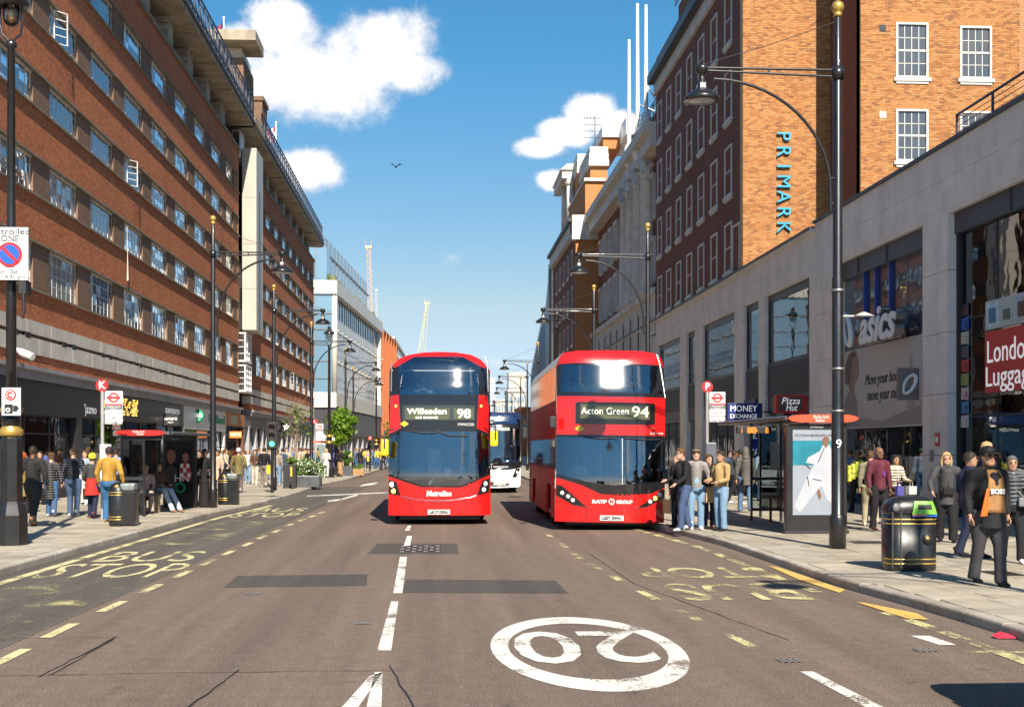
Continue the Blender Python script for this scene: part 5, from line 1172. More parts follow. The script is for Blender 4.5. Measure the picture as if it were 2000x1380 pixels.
# ================================================================== street furniture
BKG = M('gloss_black_paint', (.012,.012,.013), .34, var=.3, scale=6, coat=.3); gold = M('gold_paint', (.62,.40,.10), .35, metal=.6, var=.1); lens = M('lamp_lens', (.35,.37,.38), .15, var=0)
def arm_lamp(label, x, y, side, ztop, zarm, ln, r=.085, group='street lamps with curved arms along both kerbs'):
    T = thing('street_lamp', label, 'street lamp', (x, y, PAV), group)
    P = lambda dx, dz: Vector((x+dx*side, y, PAV+dz)); zt, za = ztop-PAV, zarm-PAV
    m = MB(); m.lathe([(r*1.5,0),(r*1.5,.55),(r*1.25,.6),(r*1.1,.62),(r*1.1,2.4),(r,2.45),(r,4.8),(r*.85,4.85),(r*.8,za),(r*.62,za+.05),(r*.55,zt-.15),(r*.3,zt-.12)], P(0,0), 16); m.build('pole', BKG, T)
    m = MB(); m.ball(P(0,zt), r*1.15, 14); m.lathe([(r*.75,-.17),(r*.75,-.1)], P(0,zt), 12); m.build('ball_finial', gold, T)
    m = MB(); m.tube([P(-.12,za+.03), P(ln,za+.03)], .022, 8); m.tube([P(0,za-.09), P(ln-.05,za-.02)], .022, 8)
    m.lathe([(r*1.15,-.14),(r*1.15,.08)], P(0,za), 12); m.tube([P(ln*.5,za+.03), P(ln*.5+.05,za-.06)], .02, 6); m.build('arm', BKG, T)
    pts = [P(.13, za-2.5)]
    for k in range(15):
        t = k/14*pi/2; pts.append(P(.13+(ln-.35)*(1-cos(t)), za-2.1+1.93*sin(t)))
    m = MB(); m.tube(pts, .03, 8); m.tube([P(0,za-2.35), P(.13,za-2.35)], .02, 6); m.tube([P(0,za-1.9), P(.13,za-1.9)], .02, 6); m.build('curved_brace', BKG, T)
    m = MB(); m.tube([P(0,zt-.25), P(ln*.5,(zt-.25+za+.08)/2-.03), P(ln,za+.08)], .007, 5); m.build('stay_wire', BKM, T)
    c = P(ln, za)
    m = MB(); m.lathe([(.09,.07),(.11,.03),(.11,-.05),(.055,-.08),(.055,-.18),(.075,-.2),(.075,-.32),(.12,-.36),(.22,-.42),(.31,-.50),(.33,-.56),(.31,-.57)], c, 20); e = m.build('lamp_head', BKG, T)
    m = MB(); m.lathe([(.0,-.60),(.2,-.58),(.27,-.56)], c, 16); m.build('lens', lens, e); m = MB(); m.box(c.x-.05, c.x+.05, y-.1, y-.03, c.z-.38, c.z-.26); m.build('photocell', M('cell_grey', (.4,.4,.4)), e)
    return T
def lantern_lamp(label, x, y, ztop, r=.08, big=True):
    T = thing('street_lamp', label, 'street lamp', (x, y, PAV), 'black street lamps with gold bands and glass lanterns')
    P = Vector((x, y, PAV)); h = ztop-PAV
    m = MB(); m.lathe([(.30,0),(.30,.55),(.24,.75),(.21,.8),(.21,1.95),(.17,2.0)], P, 8, sm=False); m.build('pedestal', BKG, T)
    m = MB(); m.lathe([(.17,2.0),(.21,2.05),(.21,2.12),(.165,2.18),(.165,2.42),(.205,2.46),(.205,2.52),(.13,2.56)], P, 20); m.build('gold_collar', gold, T)
    m = MB(); m.lathe([(.17,2.19),(.17,2.41)], P, 20); m.build('black_collar', BKG, T)
    m = MB(); m.lathe([(r*1.15,2.5),(r*1.15,5.2),(r,5.25),(r*.85,h-.1),(r*1.25,h-.08),(r*1.25,h),(r*.5,h+.05)], P, 16); m.build('pole', BKG, T)
    for s in (-1, 1):
        m = MB(); m.tube([P+Vector((0,0,h)), P+Vector((s*.17,0,h+.16)), P+Vector((s*.2,0,h+.35)), P+Vector((s*.2,0,h+.75))], .022, 6); m.build('lantern_bracket', BKG, T)
    c = P+Vector((0,0,h+.3))
    m = MB(); m.lathe([(.04,0),(.12,.06),(.15,.2),(.16,.42)], c, 16); m.build('glass_globe', glass_mat('lantern_glass', see=1, wob=0, ior=1.5, seecol=(.8,.78,.7)), T)
    m = MB(); m.lathe([(.30,.38),(.33,.44),(.27,.52),(.12,.60),(.09,.72),(.12,.76),(.05,.86),(.0,.9)], c, 20); m.build('lantern_cap', BKG, T)
    m = MB(); m.ball(c+Vector((0,0,.22)), .05, 8, (1,1,2)); m.build('bulb', M('bulb_off', (.7,.62,.45), .4), T)
    return T
# right-hand row (base pixel or distance), measured one by one
pR1 = onZ(1636, 1070, PAV)
L1 = arm_lamp('tall black street lamp with the number 9, nearest lamp on the right pavement', pR1.x, pR1.y, -1, at(1614,14,pR1.y).z, at(1614,140,pR1.y).z, 2.45, .10)
text('9', .22, wtxt, L1, (pR1.x-.02, pR1.y-.125, at(1630,867,pR1.y).z), (1,0,0)); 
m = MB(); zc = at(1636, 720, pR1.y).z; m.lathe([(.118,-.02),(.118,.02)], (pR1.x,pR1.y,zc), 16); m.lathe([(.118,-.02),(.118,.02)], (pR1.x,pR1.y,zc-.75), 16); m.lathe([(.118,-.03),(.118,.02)], (pR1.x,pR1.y,zc+1.4), 16); m.build('strap', M('steel_strap', (.35,.34,.33), .4, metal=.8), L1)
m = MB(); c = Vector((pR1.x+.5, pR1.y, at(1636, 617, pR1.y).z)); m.tube([(pR1.x,pR1.y,c.z),(c.x-.2,c.y,c.z)], .02, 6); m.lathe([(.02,.08),(.12,.04),(.2,0),(.0,0)], c-Vector((.02,0,0)), 14, sy=.6); m.build('side_floodlight', M('flood_grey', (.4,.4,.38), .4), L1)
def RL(label, D, px, zt, za, ln): p = at(px, 873, D); return arm_lamp(label, p.x, p.y, -1, zt, za, ln, .085)
RL('second street lamp on the right, rising behind the right red bus', 38.7, 1265, 8.95, 8.0, 2.2)
RL('third street lamp on the right, its arm against the classical building', 52.8, 1160, 8.85, 7.85, 2.2)
RL('street lamp on the right beside the curved glass block above the right bus', 80, 1051, 8.7, 7.55, 2.2)
RL('street lamp in front of the curved glass block, fifth of the right row', 96, 1030, 8.5, 7.45, 2.2)
RL('far small street lamp on the right seen over the white coach', 118, 1017, 8.6, 7.6, 2.3)
RL('farthest small street lamp on the right above the white coach', 150, 1000, 8.4, 7.5, 2.3)
def LL_(label, px, D, zt, za, ln, yb=None): p = at(px, 873, D); return arm_lamp(label, p.x, p.y, 1, zt, za, ln, .085)
LL_('nearest arm lamp on the left pavement beside the second black litter bin', 416, 37.2, 8.75, 7.72, 2.05)
LL_('arm lamp on the left behind the traffic light with the green lens', 535, 52.4, 8.7, 7.7, 2.05)
LL_('arm lamp on the left before the corner of the glass office block', 608, 67.7, 8.7, 7.7, 2.1)
LL_('arm lamp on the left behind the bright green street tree', 675, 86, 8.7, 7.8, 2.1)
LL_('far arm lamp on the left in front of the white glass block', 690, 104, 8.6, 7.7, 2.2)
pL1 = onZ(22, 1063, PAV)
LA = lantern_lamp('tall black lantern lamp with parking signs, nearest at the left edge', pL1.x, pL1.y, at(24, 84, pL1.y).z)
pp = at(643, 930, 74); lantern_lamp('black lantern lamp with a gold band beside the left bus stop advert', pp.x, pp.y, 8.0)
pp = at(1087, 900, 69); lantern_lamp('lantern lamp on the right whose glass head shows above the right bus', pp.x, pp.y, 8.7)
pp = at(735, 900, 120); lantern_lamp('small far lantern lamp on the left beyond the crossing', pp.x, pp.y, 7.6)
# off-frame lamp beside the camera on the right: its head throws the round shadow on the amber kerb line
arm_lamp('black street lamp just outside the right edge of the photo', 8.6, 7.6, -1, 9.3, 8.3, 2.3, .10)
# signs on the left lantern lamp
def plate(T, x0, x1, z0, z1, y, mat, r=.03, name='plate', d=.02):
    m = MB(); m.bbox(x0, x1, y, y+d, z0, z1, min(r, d*.45)); return m.build(name, mat, T)
def disc(T, x, y, z, r, mat, name='disc', n=32, d=.006):
    m = MB(); m.lathe([(0,-d),(r,-d),(r,d),(0,d)], (x,y,z), n, 'y', sm=False); return m.build(name, mat, T)
def ring(T, x, y, z, r0, r1, mat, name='ring', n=36, d=.006, a0=0, a1=2*pi):
    m = MB()
    for i in range(n):
        a, b = a0+(a1-a0)*i/n, a0+(a1-a0)*(i+1)/n; m.quad(*[(x+r*cos(t), y-d, z+r*sin(t)) for r, t in ((r0,a),(r1,a),(r1,b),(r0,b))])
    return m.build(name, mat, T)
sgw = M('sign_face_white', (.72,.72,.70), .4, var=.03); sgr = M('sign_face_red', (.62,.02,.025), .4, var=0); sgb = M('sign_face_blue', (.02,.10,.55), .4, var=0); sgk = M('sign_black', (.015,.015,.018), .5, var=0)
yl = pL1.y - .30; D_ = yl
def Z(px, py): return at(px, py, D_)
a, b = Z(-58, 546), Z(55, 444)
T = thing('parking_sign', 'white controlled zone parking sign on the left lamp post', 'sign', (pL1.x, yl, a.z))
plate(T, a.x, b.x, a.z, b.z, yl, sgw); cx = (a.x+b.x)/2+.14; w_ = b.x-a.x
text('Controlled', .15, sgk, T, (cx-.02, yl-.004, Z(0,452).z), width=.86, name='lettering'); text('ZONE', .17, sgk, T, (cx+.0, yl-.004, Z(0,466).z), width=.42)
cd_ = Z(19, 497); disc(T, cd_.x, yl-.004, cd_.z, .225, sgr); disc(T, cd_.x, yl-.012, cd_.z, .175, sgb)
m = MB(); m.prism([(cd_.x+cos(t)*.19+ox, yl-.022, cd_.z+sin(t)*.19+oz) for t, ox, oz in ((radians(135),-.02,-.02),(radians(135),.02,.02),(radians(-45),.02,.02),(radians(-45),-.02,-.02))], (0,.006,0)); m.build('red_bar', sgr, T)
m = MB(); m.box(a.x+.02, b.x-.02, yl-.004, yl, Z(0,522).z, Z(0,521).z); m.build('divider_line', sgk, T)
text('Mon - Sat', .10, sgk, T, (cx-.02, yl-.004, Z(0,530).z), width=.42); text('8.30 am - 6.30 pm', .10, sgk, T, (cx-.08, yl-.004, Z(0,540).z), width=.80)
a, b = Z(3, 811), Z(40, 757)
T = thing('congestion_sign', 'white camera sign with a red C on the left lamp post', 'sign', (pL1.x, yl, a.z)); plate(T, a.x-.015, b.x+.015, a.z-.015, b.z+.015, yl+.01, sgk); plate(T, a.x, b.x, a.z, b.z, yl, sgw)
c = Z(21, 771); disc(T, c.x, yl-.004, c.z, .098, sgr); disc(T, c.x, yl-.012, c.z, .072, sgw); ring(T, c.x, yl-.02, c.z, .028, .058, sgr, a0=radians(40), a1=radians(320)); 
m = MB(); q = Z(17, 799); m.box(q.x-.075, q.x+.075, yl-.006, yl-.001, q.z-.075, q.z+.095); m.box(q.x+.08, q.x+.15, yl-.006, yl-.001, q.z-.04, q.z+.07); m.box(q.x+.15, q.x+.18, yl-.006, yl-.001, q.z-.01, q.z+.05); m.build('camera_symbol', sgk, T); ring(T, q.x-.01, yl-.007, q.z-.01, .022, .042, sgw)
m = MB(); c = Z(32, 600); m.bbox(c.x+.03, c.x+.17, yl, yl+.3, c.z+.25, c.z+.5, .01); m.tube([c+Vector((.12,0,.25)), c+Vector((.14,0,.0)), c+Vector((.1,0,-.2))], .03, 6); t = m.build('control_box', BKM); tag(t, 'small black control box strapped to the left lamp post under the parking sign', 'control box')
T = thing('security_camera', 'white bullet camera on the brick wall beside the left lamp', 'camera', onX(44, 690, LF+.3)); c = onX(44, 690, LF+.5)
m = MB(); m.tube([c+Vector((-.25,.1,.15)), c+Vector((.0,.0,.02)), c+Vector((.35,-.12,-.12))], [.05,.13,.12], 8); m.build('housing', sgw, T); m = MB(); m.tube([c+Vector((-.5,.1,.0)), c+Vector((-.2,.08,.1))], .04, 6); m.build('bracket', BKM, T)
text('8', .2, wtxt, LA, (pL1.x+.04, pL1.y-.12, at(27, 862, pL1.y).z))
# litter bins
greenb = M('bin_green', (.16,.42,.05), .4, var=.08)
def small_bin(px, py, label):
    p = onZ(px, py, PAV); T = thing('litter_bin', label, 'litter bin', (p.x, p.y, PAV), 'round topped black litter bins on the left pavement')
    m = MB(); m.lathe([(.21,0),(.22,.06),(.22,.82),(.2,.86),(.16,.95),(.08,1.0),(0,1.01)], (p.x-.12,p.y,PAV), 20); m.build('body', BKG, T)
    m = MB(); m.bbox(p.x-.08, p.x+.30, p.y-.19, p.y+.2, PAV+.02, PAV+.80, .02); m.build('side_body', BKG, T)
    m = MB(); m.bbox(p.x-.06, p.x+.28, p.y-.17, p.y+.18, PAV+.80, PAV+.98, .05); m.build('ash_top', M('bin_top_grey', (.22,.25,.24), .3, metal=.3, var=.3, scale=9), T)
    for z in (.14, .2, .70, .76):
        m = MB(); m.lathe([(.224,z),(.224,z+.022)], (p.x-.12,p.y,PAV), 20); m.build('gold_band', gold, T)
    m = MB(); m.lathe([(0,-.005),(.05,-.005),(.05,.005),(0,.005)], (p.x-.12,p.y-.185,PAV+.9), 12, 'y'); m.build('crest', gold, T)
    return T
small_bin(242, 1026, 'nearest black and gold litter bin on the left, beside the man in mustard'); small_bin(447, 985, 'second black and gold litter bin on the left, right of the arm lamp')
p = onZ(1790, 1116, PAV); BINX, BINY = p.x, p.y+.3
T = thing('litter_bin', 'big oval black litter bin with a green opening on the right pavement', 'litter bin', (BINX, BINY, PAV))
def oval(h0, h1, rx=.375, ry=.26, mat=BKG, name='body', prof=None):
    m = MB(); pr = prof or [(1,h0),(1,h1)]
    vs = []; n = 40
    for (s, h) in pr:
        for j in range(n):
            a = 2*pi*j/n; c_, s_ = cos(a), sin(a); e = .62
            vs.append((BINX+rx*s*math.copysign(abs(c_)**e, c_), BINY+ry*s*math.copysign(abs(s_)**e, s_), PAV+h))
    fs = [(i*n+j, i*n+(j+1) % n, (i+1)*n+(j+1) % n, (i+1)*n+j) for i in range(len(pr)-1) for j in range(n)] + [tuple(range(n))[::-1], tuple(range((len(pr)-1)*n, len(pr)*n))]
    m.add(vs, fs, True); return m.build(name, mat, T)
oval(0, 1, prof=[(.97,0),(1,.03),(1,.82)]); oval(0, 1, prof=[(1.0,.825),(1.02,.85),(1.0,.92),(.9,1.0),(.7,1.06),(.4,1.085),(.0,1.09)], name='lid')
for z in (.10, .165, .68, .745): oval(0, 1, prof=[(1.006,z),(1.006,z+.02)], mat=gold, name='gold_band')
def lidp(u, v):  # opening panel: u across -1..1, v up 0..1
    return Vector((BINX+.13+u*(.195-.05*v), BINY-.292+.045*v*v+.05*max(0,u)**3, PAV+.83+.19*v))
m = MB(); n = 10
for i in range(n):
    for j in range(5): m.quad(*[lidp(-1+2*a/n, b/5)+Vector((0,-.012,0)) for a, b in ((i,j),(i+1,j),(i+1,j+1),(i,j+1))])
m.build('green_opening', greenb, T)
m = MB()
for i in range(8):
    for j in range(2): m.quad(*[lidp(-.62+1.24*a/8, .38+.36*b/2)+Vector((0,-.018,0)) for a, b in ((i,j),(i+1,j),(i+1,j+1),(i,j+1))])
m.build('slot', sgk, T)
m = MB(); m.quad(*[lidp(u, v)+Vector((0,-.016,0)) for u, v in ((-.95,-.18),(.98,-.18),(.98,-.02),(-.95,-.02))]); m.build('blue_label', sgb, T); m = MB(); m.quad(*[lidp(u, v)+Vector((0,-.018,0)) for u, v in ((-.95,-.1),(.1,-.1),(.1,-.02),(-.95,-.02))]); m.build('orange_label', M('label_orange', (.6,.15,.06), .5), T)
m = MB(); m.lathe([(0,-.004),(.085,-.004),(.085,.004),(0,.004)], (BINX+.18,BINY-.258,PAV+.47), 20, 'y'); m.build('crest_disc', sgk, T); m = MB(); m.lathe([(0,-.003),(.03,-.003),(.03,.003),(0,.003)], (BINX+.18,BINY-.264,PAV+.48), 8, 'y'); m.build('crest', gold, T)
for dx in (-.33,-.21): m = MB(); m.tube([(BINX+dx,BINY-.262+abs(dx)*.06,PAV+.05),(BINX+dx,BINY-.262+abs(dx)*.06,PAV+.86)], .011, 6); m.build('hinge_rod', M('rod_grey', (.12,.11,.1), .4, metal=.5), T)
m = MB(); m.lathe([(0,-.004),(.05,-.004),(.05,.004),(0,.004)], (BINX-.28,BINY-.245,PAV+.93), 12, 'y', sx=1, sy=1.3); m.build('oval_badge', M('badge_grey', (.16,.16,.17), .3), T)
# bus stop flags
def stop_flag(px, D, letter, label, rows):
    p = at(px, 873, D); x, y = p.x, p.y; T = thing('bus_stop_flag', label, 'bus stop', (x, y, PAV)); zt = {'K':3.35,'P':3.46,'L':3.4}[letter]
    m = MB(); m.tube([(x,y,PAV),(x,y,zt-.02)], .045, 10); m.build('pole', M('pole_grey', (.42,.42,.42), .4, metal=.4, var=.1), T)
    disc(T, x, y-.03, zt+.1, .15, sgr, d=.012); text(letter, .26, sgw, T, (x, y-.046, zt+.1), bold=.006, name='letter')
    x0, x1 = x+.06, x+.50; z0, z1 = zt-.86, zt-.04
    plate(T, x0, x1, z0, z1, y-.02, sgw, name='flag_panel', d=.04); cx = (x0+x1)/2; cz = z1-.16
    ring(T, cx, y-.022, cz, .085, .125, sgr, 'roundel_ring'); m = MB(); m.box(cx-.17, cx+.17, y-.034, y-.03, cz-.026, cz+.026); m.build('roundel_bar', sgr, T)
    m = MB(); m.box(x0+.005, x1-.005, y-.026, y-.022, z1-.345, z1-.315); m.build('red_strip', sgr, T); m = MB(); m.box(x0+.005, x1-.005, y-.026, y-.022, z1-.46, z1-.35); m.build('grey_strip', M('strip_grey', (.16,.16,.17), .5, var=0), T)
    text('Marble Arch', .052, sgw, T, (cx, y-.029, z1-.385), width=.3); text('Station', .05, sgw, T, (cx, y-.029, z1-.43), width=.17)
    text('Towards', .035, sgk, T, (cx, y-.024, z1-.52), width=.14); text('Tottenham Court Road' if letter == 'K' else 'Lancaster Gate', .04, sgk, T, (cx, y-.024, z1-.57), width=.36)
    for j, row in enumerate(rows):
        for i, s in enumerate(row): text(s, .075, sgk, T, (x0+.08+i*.14, y-.024, z1-.67-j*.11), width=.045*len(s) if len(s) > 1 else .03)
    m = MB(); m.box(x0+.01, x1-.01, y-.024, y-.022, z1-.733, z1-.728); m.box(x0+.01, x1-.01, y-.024, y-.022, z1-.625, z1-.62); m.build('rule_lines', sgk, T)
    return T
stop_flag(200, 31, 'K', 'bus stop flag topped by a red disc with the letter K', [('7','94','113'),('N7','N98','N113')])
FP = stop_flag(1381, 33, 'P', 'bus stop flag topped by a red disc with the letter P', [('30','94','113'),('159','274','N94')])
stop_flag(615.5, 76, 'L', 'far bus stop flag topped by a red disc with the letter L', [('6','23','98')])
p = at(209, 873, 30.9); T = thing('timetable_case', 'grey timetable case on the pole of the left bus stop', 'timetable', (p.x, p.y, 1.2)); plate(T, p.x-.17, p.x+.12, .95, 2.0, p.y-.08, M('case_grey', (.36,.37,.37), .4), d=.06); plate(T, p.x-.13, p.x+.08, 1.15, 1.85, p.y-.085, sgw, name='timetable', d=.004)
p = at(1381, 873, 33); T = thing('timetable_case', 'dark timetable case on the pole of the right bus stop', 'timetable', (p.x, p.y, 1.2)); plate(T, p.x-.05, p.x+.25, 1.3, 2.05, p.y-.08, M('case_dark', (.10,.11,.14), .4), d=.06)
# bus shelters
shg = glass_mat('shelter_glass', see=1, wob=.0, ior=1.45, seecol=(.72,.78,.78)); roofm = M('shelter_roof', (.10,.10,.11), .35, metal=.4, var=.2); orr = M('shelter_red', (.72,.075,.03), .4, var=.02)
def ad_case(T, x0, x1, y, z0, z1, d=.18):
    m = MB(); m.bbox(x0, x1, y, y+d, z0, z1, .02); return m.build('advert_case', BKG, T)
# right shelter
p0 = onZ(1535, 1042, PAV); ys0 = p0.y; xa = p0.x; xb = at(1655, 900, ys0).x
T = thing('bus_shelter', 'black bus shelter with a red end board and lit advert on the right pavement', 'bus shelter', (xa, ys0, PAV))
zr = at(1600, 830, ys0).z; ad_case(T, xa, xb, ys0, PAV+.04, zr+.02, .2)
m = MB(); m.box(xa-.03, xb+.03, ys0-.02, ys0+.24, PAV, PAV+.07); m.build('plinth', BKM, T)
posterb = M('poster_sky', (.015,.17,.23), .3, var=.25, scale=3); posterw = M('poster_white', (.25,.28,.33), .3, var=.08)
xp0, xp1 = at(1548, 900, ys0).x, at(1646, 900, ys0).x; zp = lambda py: at(1600, py, ys0-.01).z
m = MB(); m.box(xp0, xp1, ys0-.012, ys0-.008, zp(1005), zp(839)); m.build('poster', posterw, T)
m = MB(); m.box(xp0, xp1, ys0-.016, ys0-.012, zp(908), zp(860)); m.build('poster_sea', posterb, T)
text('VICTORIA BECKHAM × MANGO', .07, dkt, T, ((xp0+xp1)/2, ys0-.016, zp(850)), width=(xp1-xp0)*.92)
def Zp(px, py, dy=0): q = at(px, py, ys0-.02); return (q.x, ys0-.018-dy, q.z)
robe = M('print_robe', (.36,.38,.42), .5, var=.06); skp = M('print_skin_dark', (.16,.08,.05), .5)
m = MB(); m.poly([Zp(*q) for q in ((1607,868),(1602,880),(1578,893),(1574,903),(1590,906),(1581,925),(1570,945),(1551,988),(1562,1000),(1590,965),(1604,948),(1615,975),(1640,995),(1644,990),(1632,950),(1630,910),(1644,900),(1640,885),(1624,878),(1620,868))]); m.build('print_figure', robe, T)
m = MB(); m.poly([Zp(px, py, .003) for px, py in ((1607,868),(1606,858),(1610,852),(1617,852),(1620,860),(1617,870),(1613,874))]); m.poly([Zp(px, py, .003) for px, py in ((1595,960),(1599,953),(1605,968),(1600,976))]); m.build('print_head', skp, T)
for a_, b_ in (((1598,902),(1610,874)),((1583,915),(1572,905)),((1577,930),(1580,948)),((1588,935),(1604,938))):
    q0, q1 = Vector(Zp(*a_, .004)), Vector(Zp(*b_, .004)); m = MB(); m.tube([q0, q1], .008, 4); m.build('print_belt', dkt, T)
m = MB(); pts = []
zc = at(1600, 817, ys0).z
x0r, x1r = at(1536, 817, ys0).x, at(1674, 817, ys0).x
for k in range(21): t = -1+2*k/20; pts.append(((x0r+x1r)/2+(x1r-x0r)/2*t, .085*(1-abs(t)**4)**.5))
m.add([(x, ys0-.12, zc+h) for x, h in pts] + [(x, ys0-.12, zc-h) for x, h in pts] + [(x, ys0-.04, zc+h) for x, h in pts] + [(x, ys0-.04, zc-h) for x, h in pts], [(i, i+1, 21+i+1, 21+i) for i in range(20)] + [(42+i, 42+i+1, 63+i+1, 63+i) for i in range(20)] + [(i, i+1, 42+i+1, 42+i) for i in range(20)] + [(21+i, 21+i+1, 63+i+1, 63+i) for i in range(20)])
m.build('red_end_board', orr, T); xm = at(1600, 817, ys0).x
text('Marble Arch', .10, sgw, T, (xm, ys0-.125, zc+.03), width=.32); text('Station', .10, sgw, T, (xm-.02, ys0-.125, zc-.04), width=.2); text('JCDecaux', .06, sgw, T, (xm-.05, ys0-.012, zp(833)), width=.28)
m = MB(); Lr = 6.2
m.add([(x0r-.0, ys0-.05, zc+.05),(x1r-.1, ys0-.05, zc+.05),(x1r-.1, ys0+Lr, zc+.05),(x0r-.0, ys0+Lr, zc+.05),(x0r, ys0-.05, zc-.03),(x1r-.1, ys0-.05, zc-.03),(x1r-.1, ys0+Lr, zc-.03),(x0r, ys0+Lr, zc-.03)], [(0,1,2,3),(4,7,6,5),(0,4,5,1),(1,5,6,2),(2,6,7,3),(3,7,4,0)]); m.tube([(x0r, ys0-.05, zc+.01),(x0r, ys0+Lr, zc+.01)], .05, 8); m.build('roof', roofm, T)
xg = xb-.25
for yy in (ys0+2.1, ys0+4.1, ys0+6.0): m = MB(); m.box(xg-.03, xg+.03, yy-.03, yy+.03, PAV, zc-.03); m.build('post', BKG, T)
for ya_, yb_ in ((ys0+.25, ys0+2.05), (ys0+2.15, ys0+4.05), (ys0+4.15, ys0+5.95)):
    m = MB(); m.box(xg-.006, xg+.006, ya_, yb_, PAV+.25, zc-.1); m.build('glass_panel', shg, T)
pe = onZ(1472, 1018, PAV); m = MB(); m.box(pe.x-.025, pe.x+.025, ys0+4.4, ys0+4.45, PAV, zc); m.build('post', BKG, T)
m = MB(); m.box(pe.x, at(1528,900,ys0+4.4).x, ys0+4.42, ys0+4.43, PAV+.3, zc-.05); m.build('glass_panel', shg, T)
m = MB(); [m.box(pe.x, at(1528,900,ys0+4.4).x, ys0+4.4, ys0+4.45, z, z+.07) for z in (PAV+.25, PAV+1.0)]; m.build('rail', BKM, T)
m = MB(); m.box(xg-.45, xg-.12, ys0+.8, ys0+4.2, PAV+.58, PAV+.64); [m.box(xg-.3, xg-.25, y, y+.05, PAV, PAV+.58) for y in (ys0+1, ys0+4)]; m.build('bench', BKM, T)
D2 = ys0+1.2; a = at(1440, 846, D2); b = at(1507, 832, D2)
m = MB(); m.bbox(a.x, b.x, D2, D2+.12, a.z, b.z, .01); e = m.build('departure_display', sgk, T)
m = MB(); R = random.Random(9)
led = M('led_orange', (1,.35,.02), .5, var=0, emit=(1,.32,.02), es=.9)
for r, (n_, dst, tm) in enumerate((('1','Acton Green','due'),('2','Lancaster Gate','3min'),('3','Lancaster Gate','8min'),('4','Acton Green','9min'))):
    z = b.z-.025-r*(b.z-a.z-.02)/4; text(n_, .036, led, T, (a.x+.1, D2-.004, z-.01)); text(dst, .036, led, T, (a.x+.22, D2-.004, z-.01), align='LEFT'); text(tm, .036, led, T, (b.x-.1, D2-.004, z-.01))
# left shelter
q0 = onZ(384, 991, PAV); yl0 = q0.y; xl1 = q0.x; xl0 = at(318, 900, yl0).x
T = thing('bus_shelter', 'bus shelter with a red end board and dark football advert on the left pavement', 'bus shelter', (xl1, yl0, PAV))
zL = at(350, 848, yl0).z; ad_case(T, xl0, xl1, yl0, PAV+.02, zL)
m = MB(); m.box(xl0+.12, xl1-.12, yl0-.012, yl0-.008, PAV+.4, zL-.18); m.build('poster', M('poster_black', (.012,.012,.016), .2, var=.2), T)
def Zq(px, py, dy=0): q = at(px, py, yl0-.02); return (q.x, yl0-.016-dy, q.z)
m = MB(); m.poly([Zq(*q) for q in ((327,897),(326,884),(332,877),(340,879),(343,888),(342,898),(336,905),(330,904))]); m.build('print_face', M('print_face', (.30,.13,.09), .5), T)
m = MB(); m.poly([Zq(*q) for q in ((357,899),(356,888),(362,883),(369,888),(368,898),(363,905))]); m.build('print_face', MATS['print_face'], T)
m = MB(); m.poly([Zq(px, py, .002) for px, py in ((350,925),(352,908),(360,902),(370,906),(375,925),(372,938),(355,938))]); m.build('print_shirt', M('print_shirt_red', (.40,.03,.04), .5), T)
m = MB(); [m.poly([Zq(px+dx, py+dy_, .004) for px, py in ((352,905),(358,905),(358,913),(352,913))]) for dx, dy_ in ((0,0),(12,0),(6,9),(0,18),(14,18))]; m.build('print_check', sgw, T)
m = MB(); m.poly([Zq(*q) for q in ((322,960),(324,915),(333,907),(345,915),(348,960))]); m.build('print_coat', M('print_coat', (.05,.045,.05), .5), T)
text('HN', .3, sgw, T, (Zq(355,934)[0], yl0-.025, Zq(355,934)[2])); ring(T, Zq(352,952)[0], yl0-.02, Zq(352,952)[2], .1, .16, M('print_green', (.0,.2,.1), .5)); text('JCDecaux', .05, sgw, T, (Zq(343,857)[0], yl0-.014, Zq(343,857)[2]), width=.24)
xr0, xr1 = at(224, 845, yl0-4.8).x, at(323, 845, yl0-4.8).x; yf = yl0-4.8; zf_ = at(270, 845, yf).z
m = MB(); pts = [((xr0+xr1)/2+(xr1-xr0)/2*t, .075*(1-abs(t)**4)**.5) for t in [-1+2*k/20 for k in range(21)]]
m.add([(x, yf-.06, zf_+h) for x, h in pts] + [(x, yf-.06, zf_-h) for x, h in pts] + [(x, yf, zf_+h) for x, h in pts] + [(x, yf, zf_-h) for x, h in pts], [(i, i+1, 21+i+1, 21+i) for i in range(20)] + [(i, i+1, 42+i+1, 42+i) for i in range(20)] + [(21+i, 21+i+1, 63+i+1, 63+i) for i in range(20)])
m.build('red_end_board', M('shelter_deep_red', (.50,.015,.012), .4), T); xm = (xr0+xr1)/2
text('Marble Arch', .09, sgw, T, (xm-.02, yf-.066, zf_+.03), width=.30); text('Station', .09, sgw, T, (xm+.02, yf-.066, zf_-.03), width=.18)
m = MB(); m.box(xr0+.1, xr1+.15, yf, yl0+.3, zf_-.04, zf_+.04); m.tube([(xr1+.15, yf, zf_), (xr1+.15, yl0+.3, zf_)], .045, 8); m.build('roof', roofm, T)
m = MB(); m.box(xr0+.3, xr1-.1, yf+.05, yf+.1, zf_-.18, zf_-.05); m.build('front_beam', BKM, T)
for (px_, yy) in ((238, yf+.1), (281, yf+.1), (306, yf+1.8)): q = at(px_, 900, yy); m = MB(); m.box(q.x-.025, q.x+.025, yy-.025, yy+.025, PAV, zf_); m.build('post', BKG, T)
q = at(238, 900, yf+.1); r = at(281, 900, yf+.1); m = MB(); m.box(q.x, r.x, yf+.1, yf+.11, PAV+.3, zf_-.15); m.build('glass_panel', shg, T)
m = MB(); m.box(q.x, q.x+.012, yf+.1, yl0-.2, PAV+.3, zf_-.15); m.build('glass_panel', shg, T)
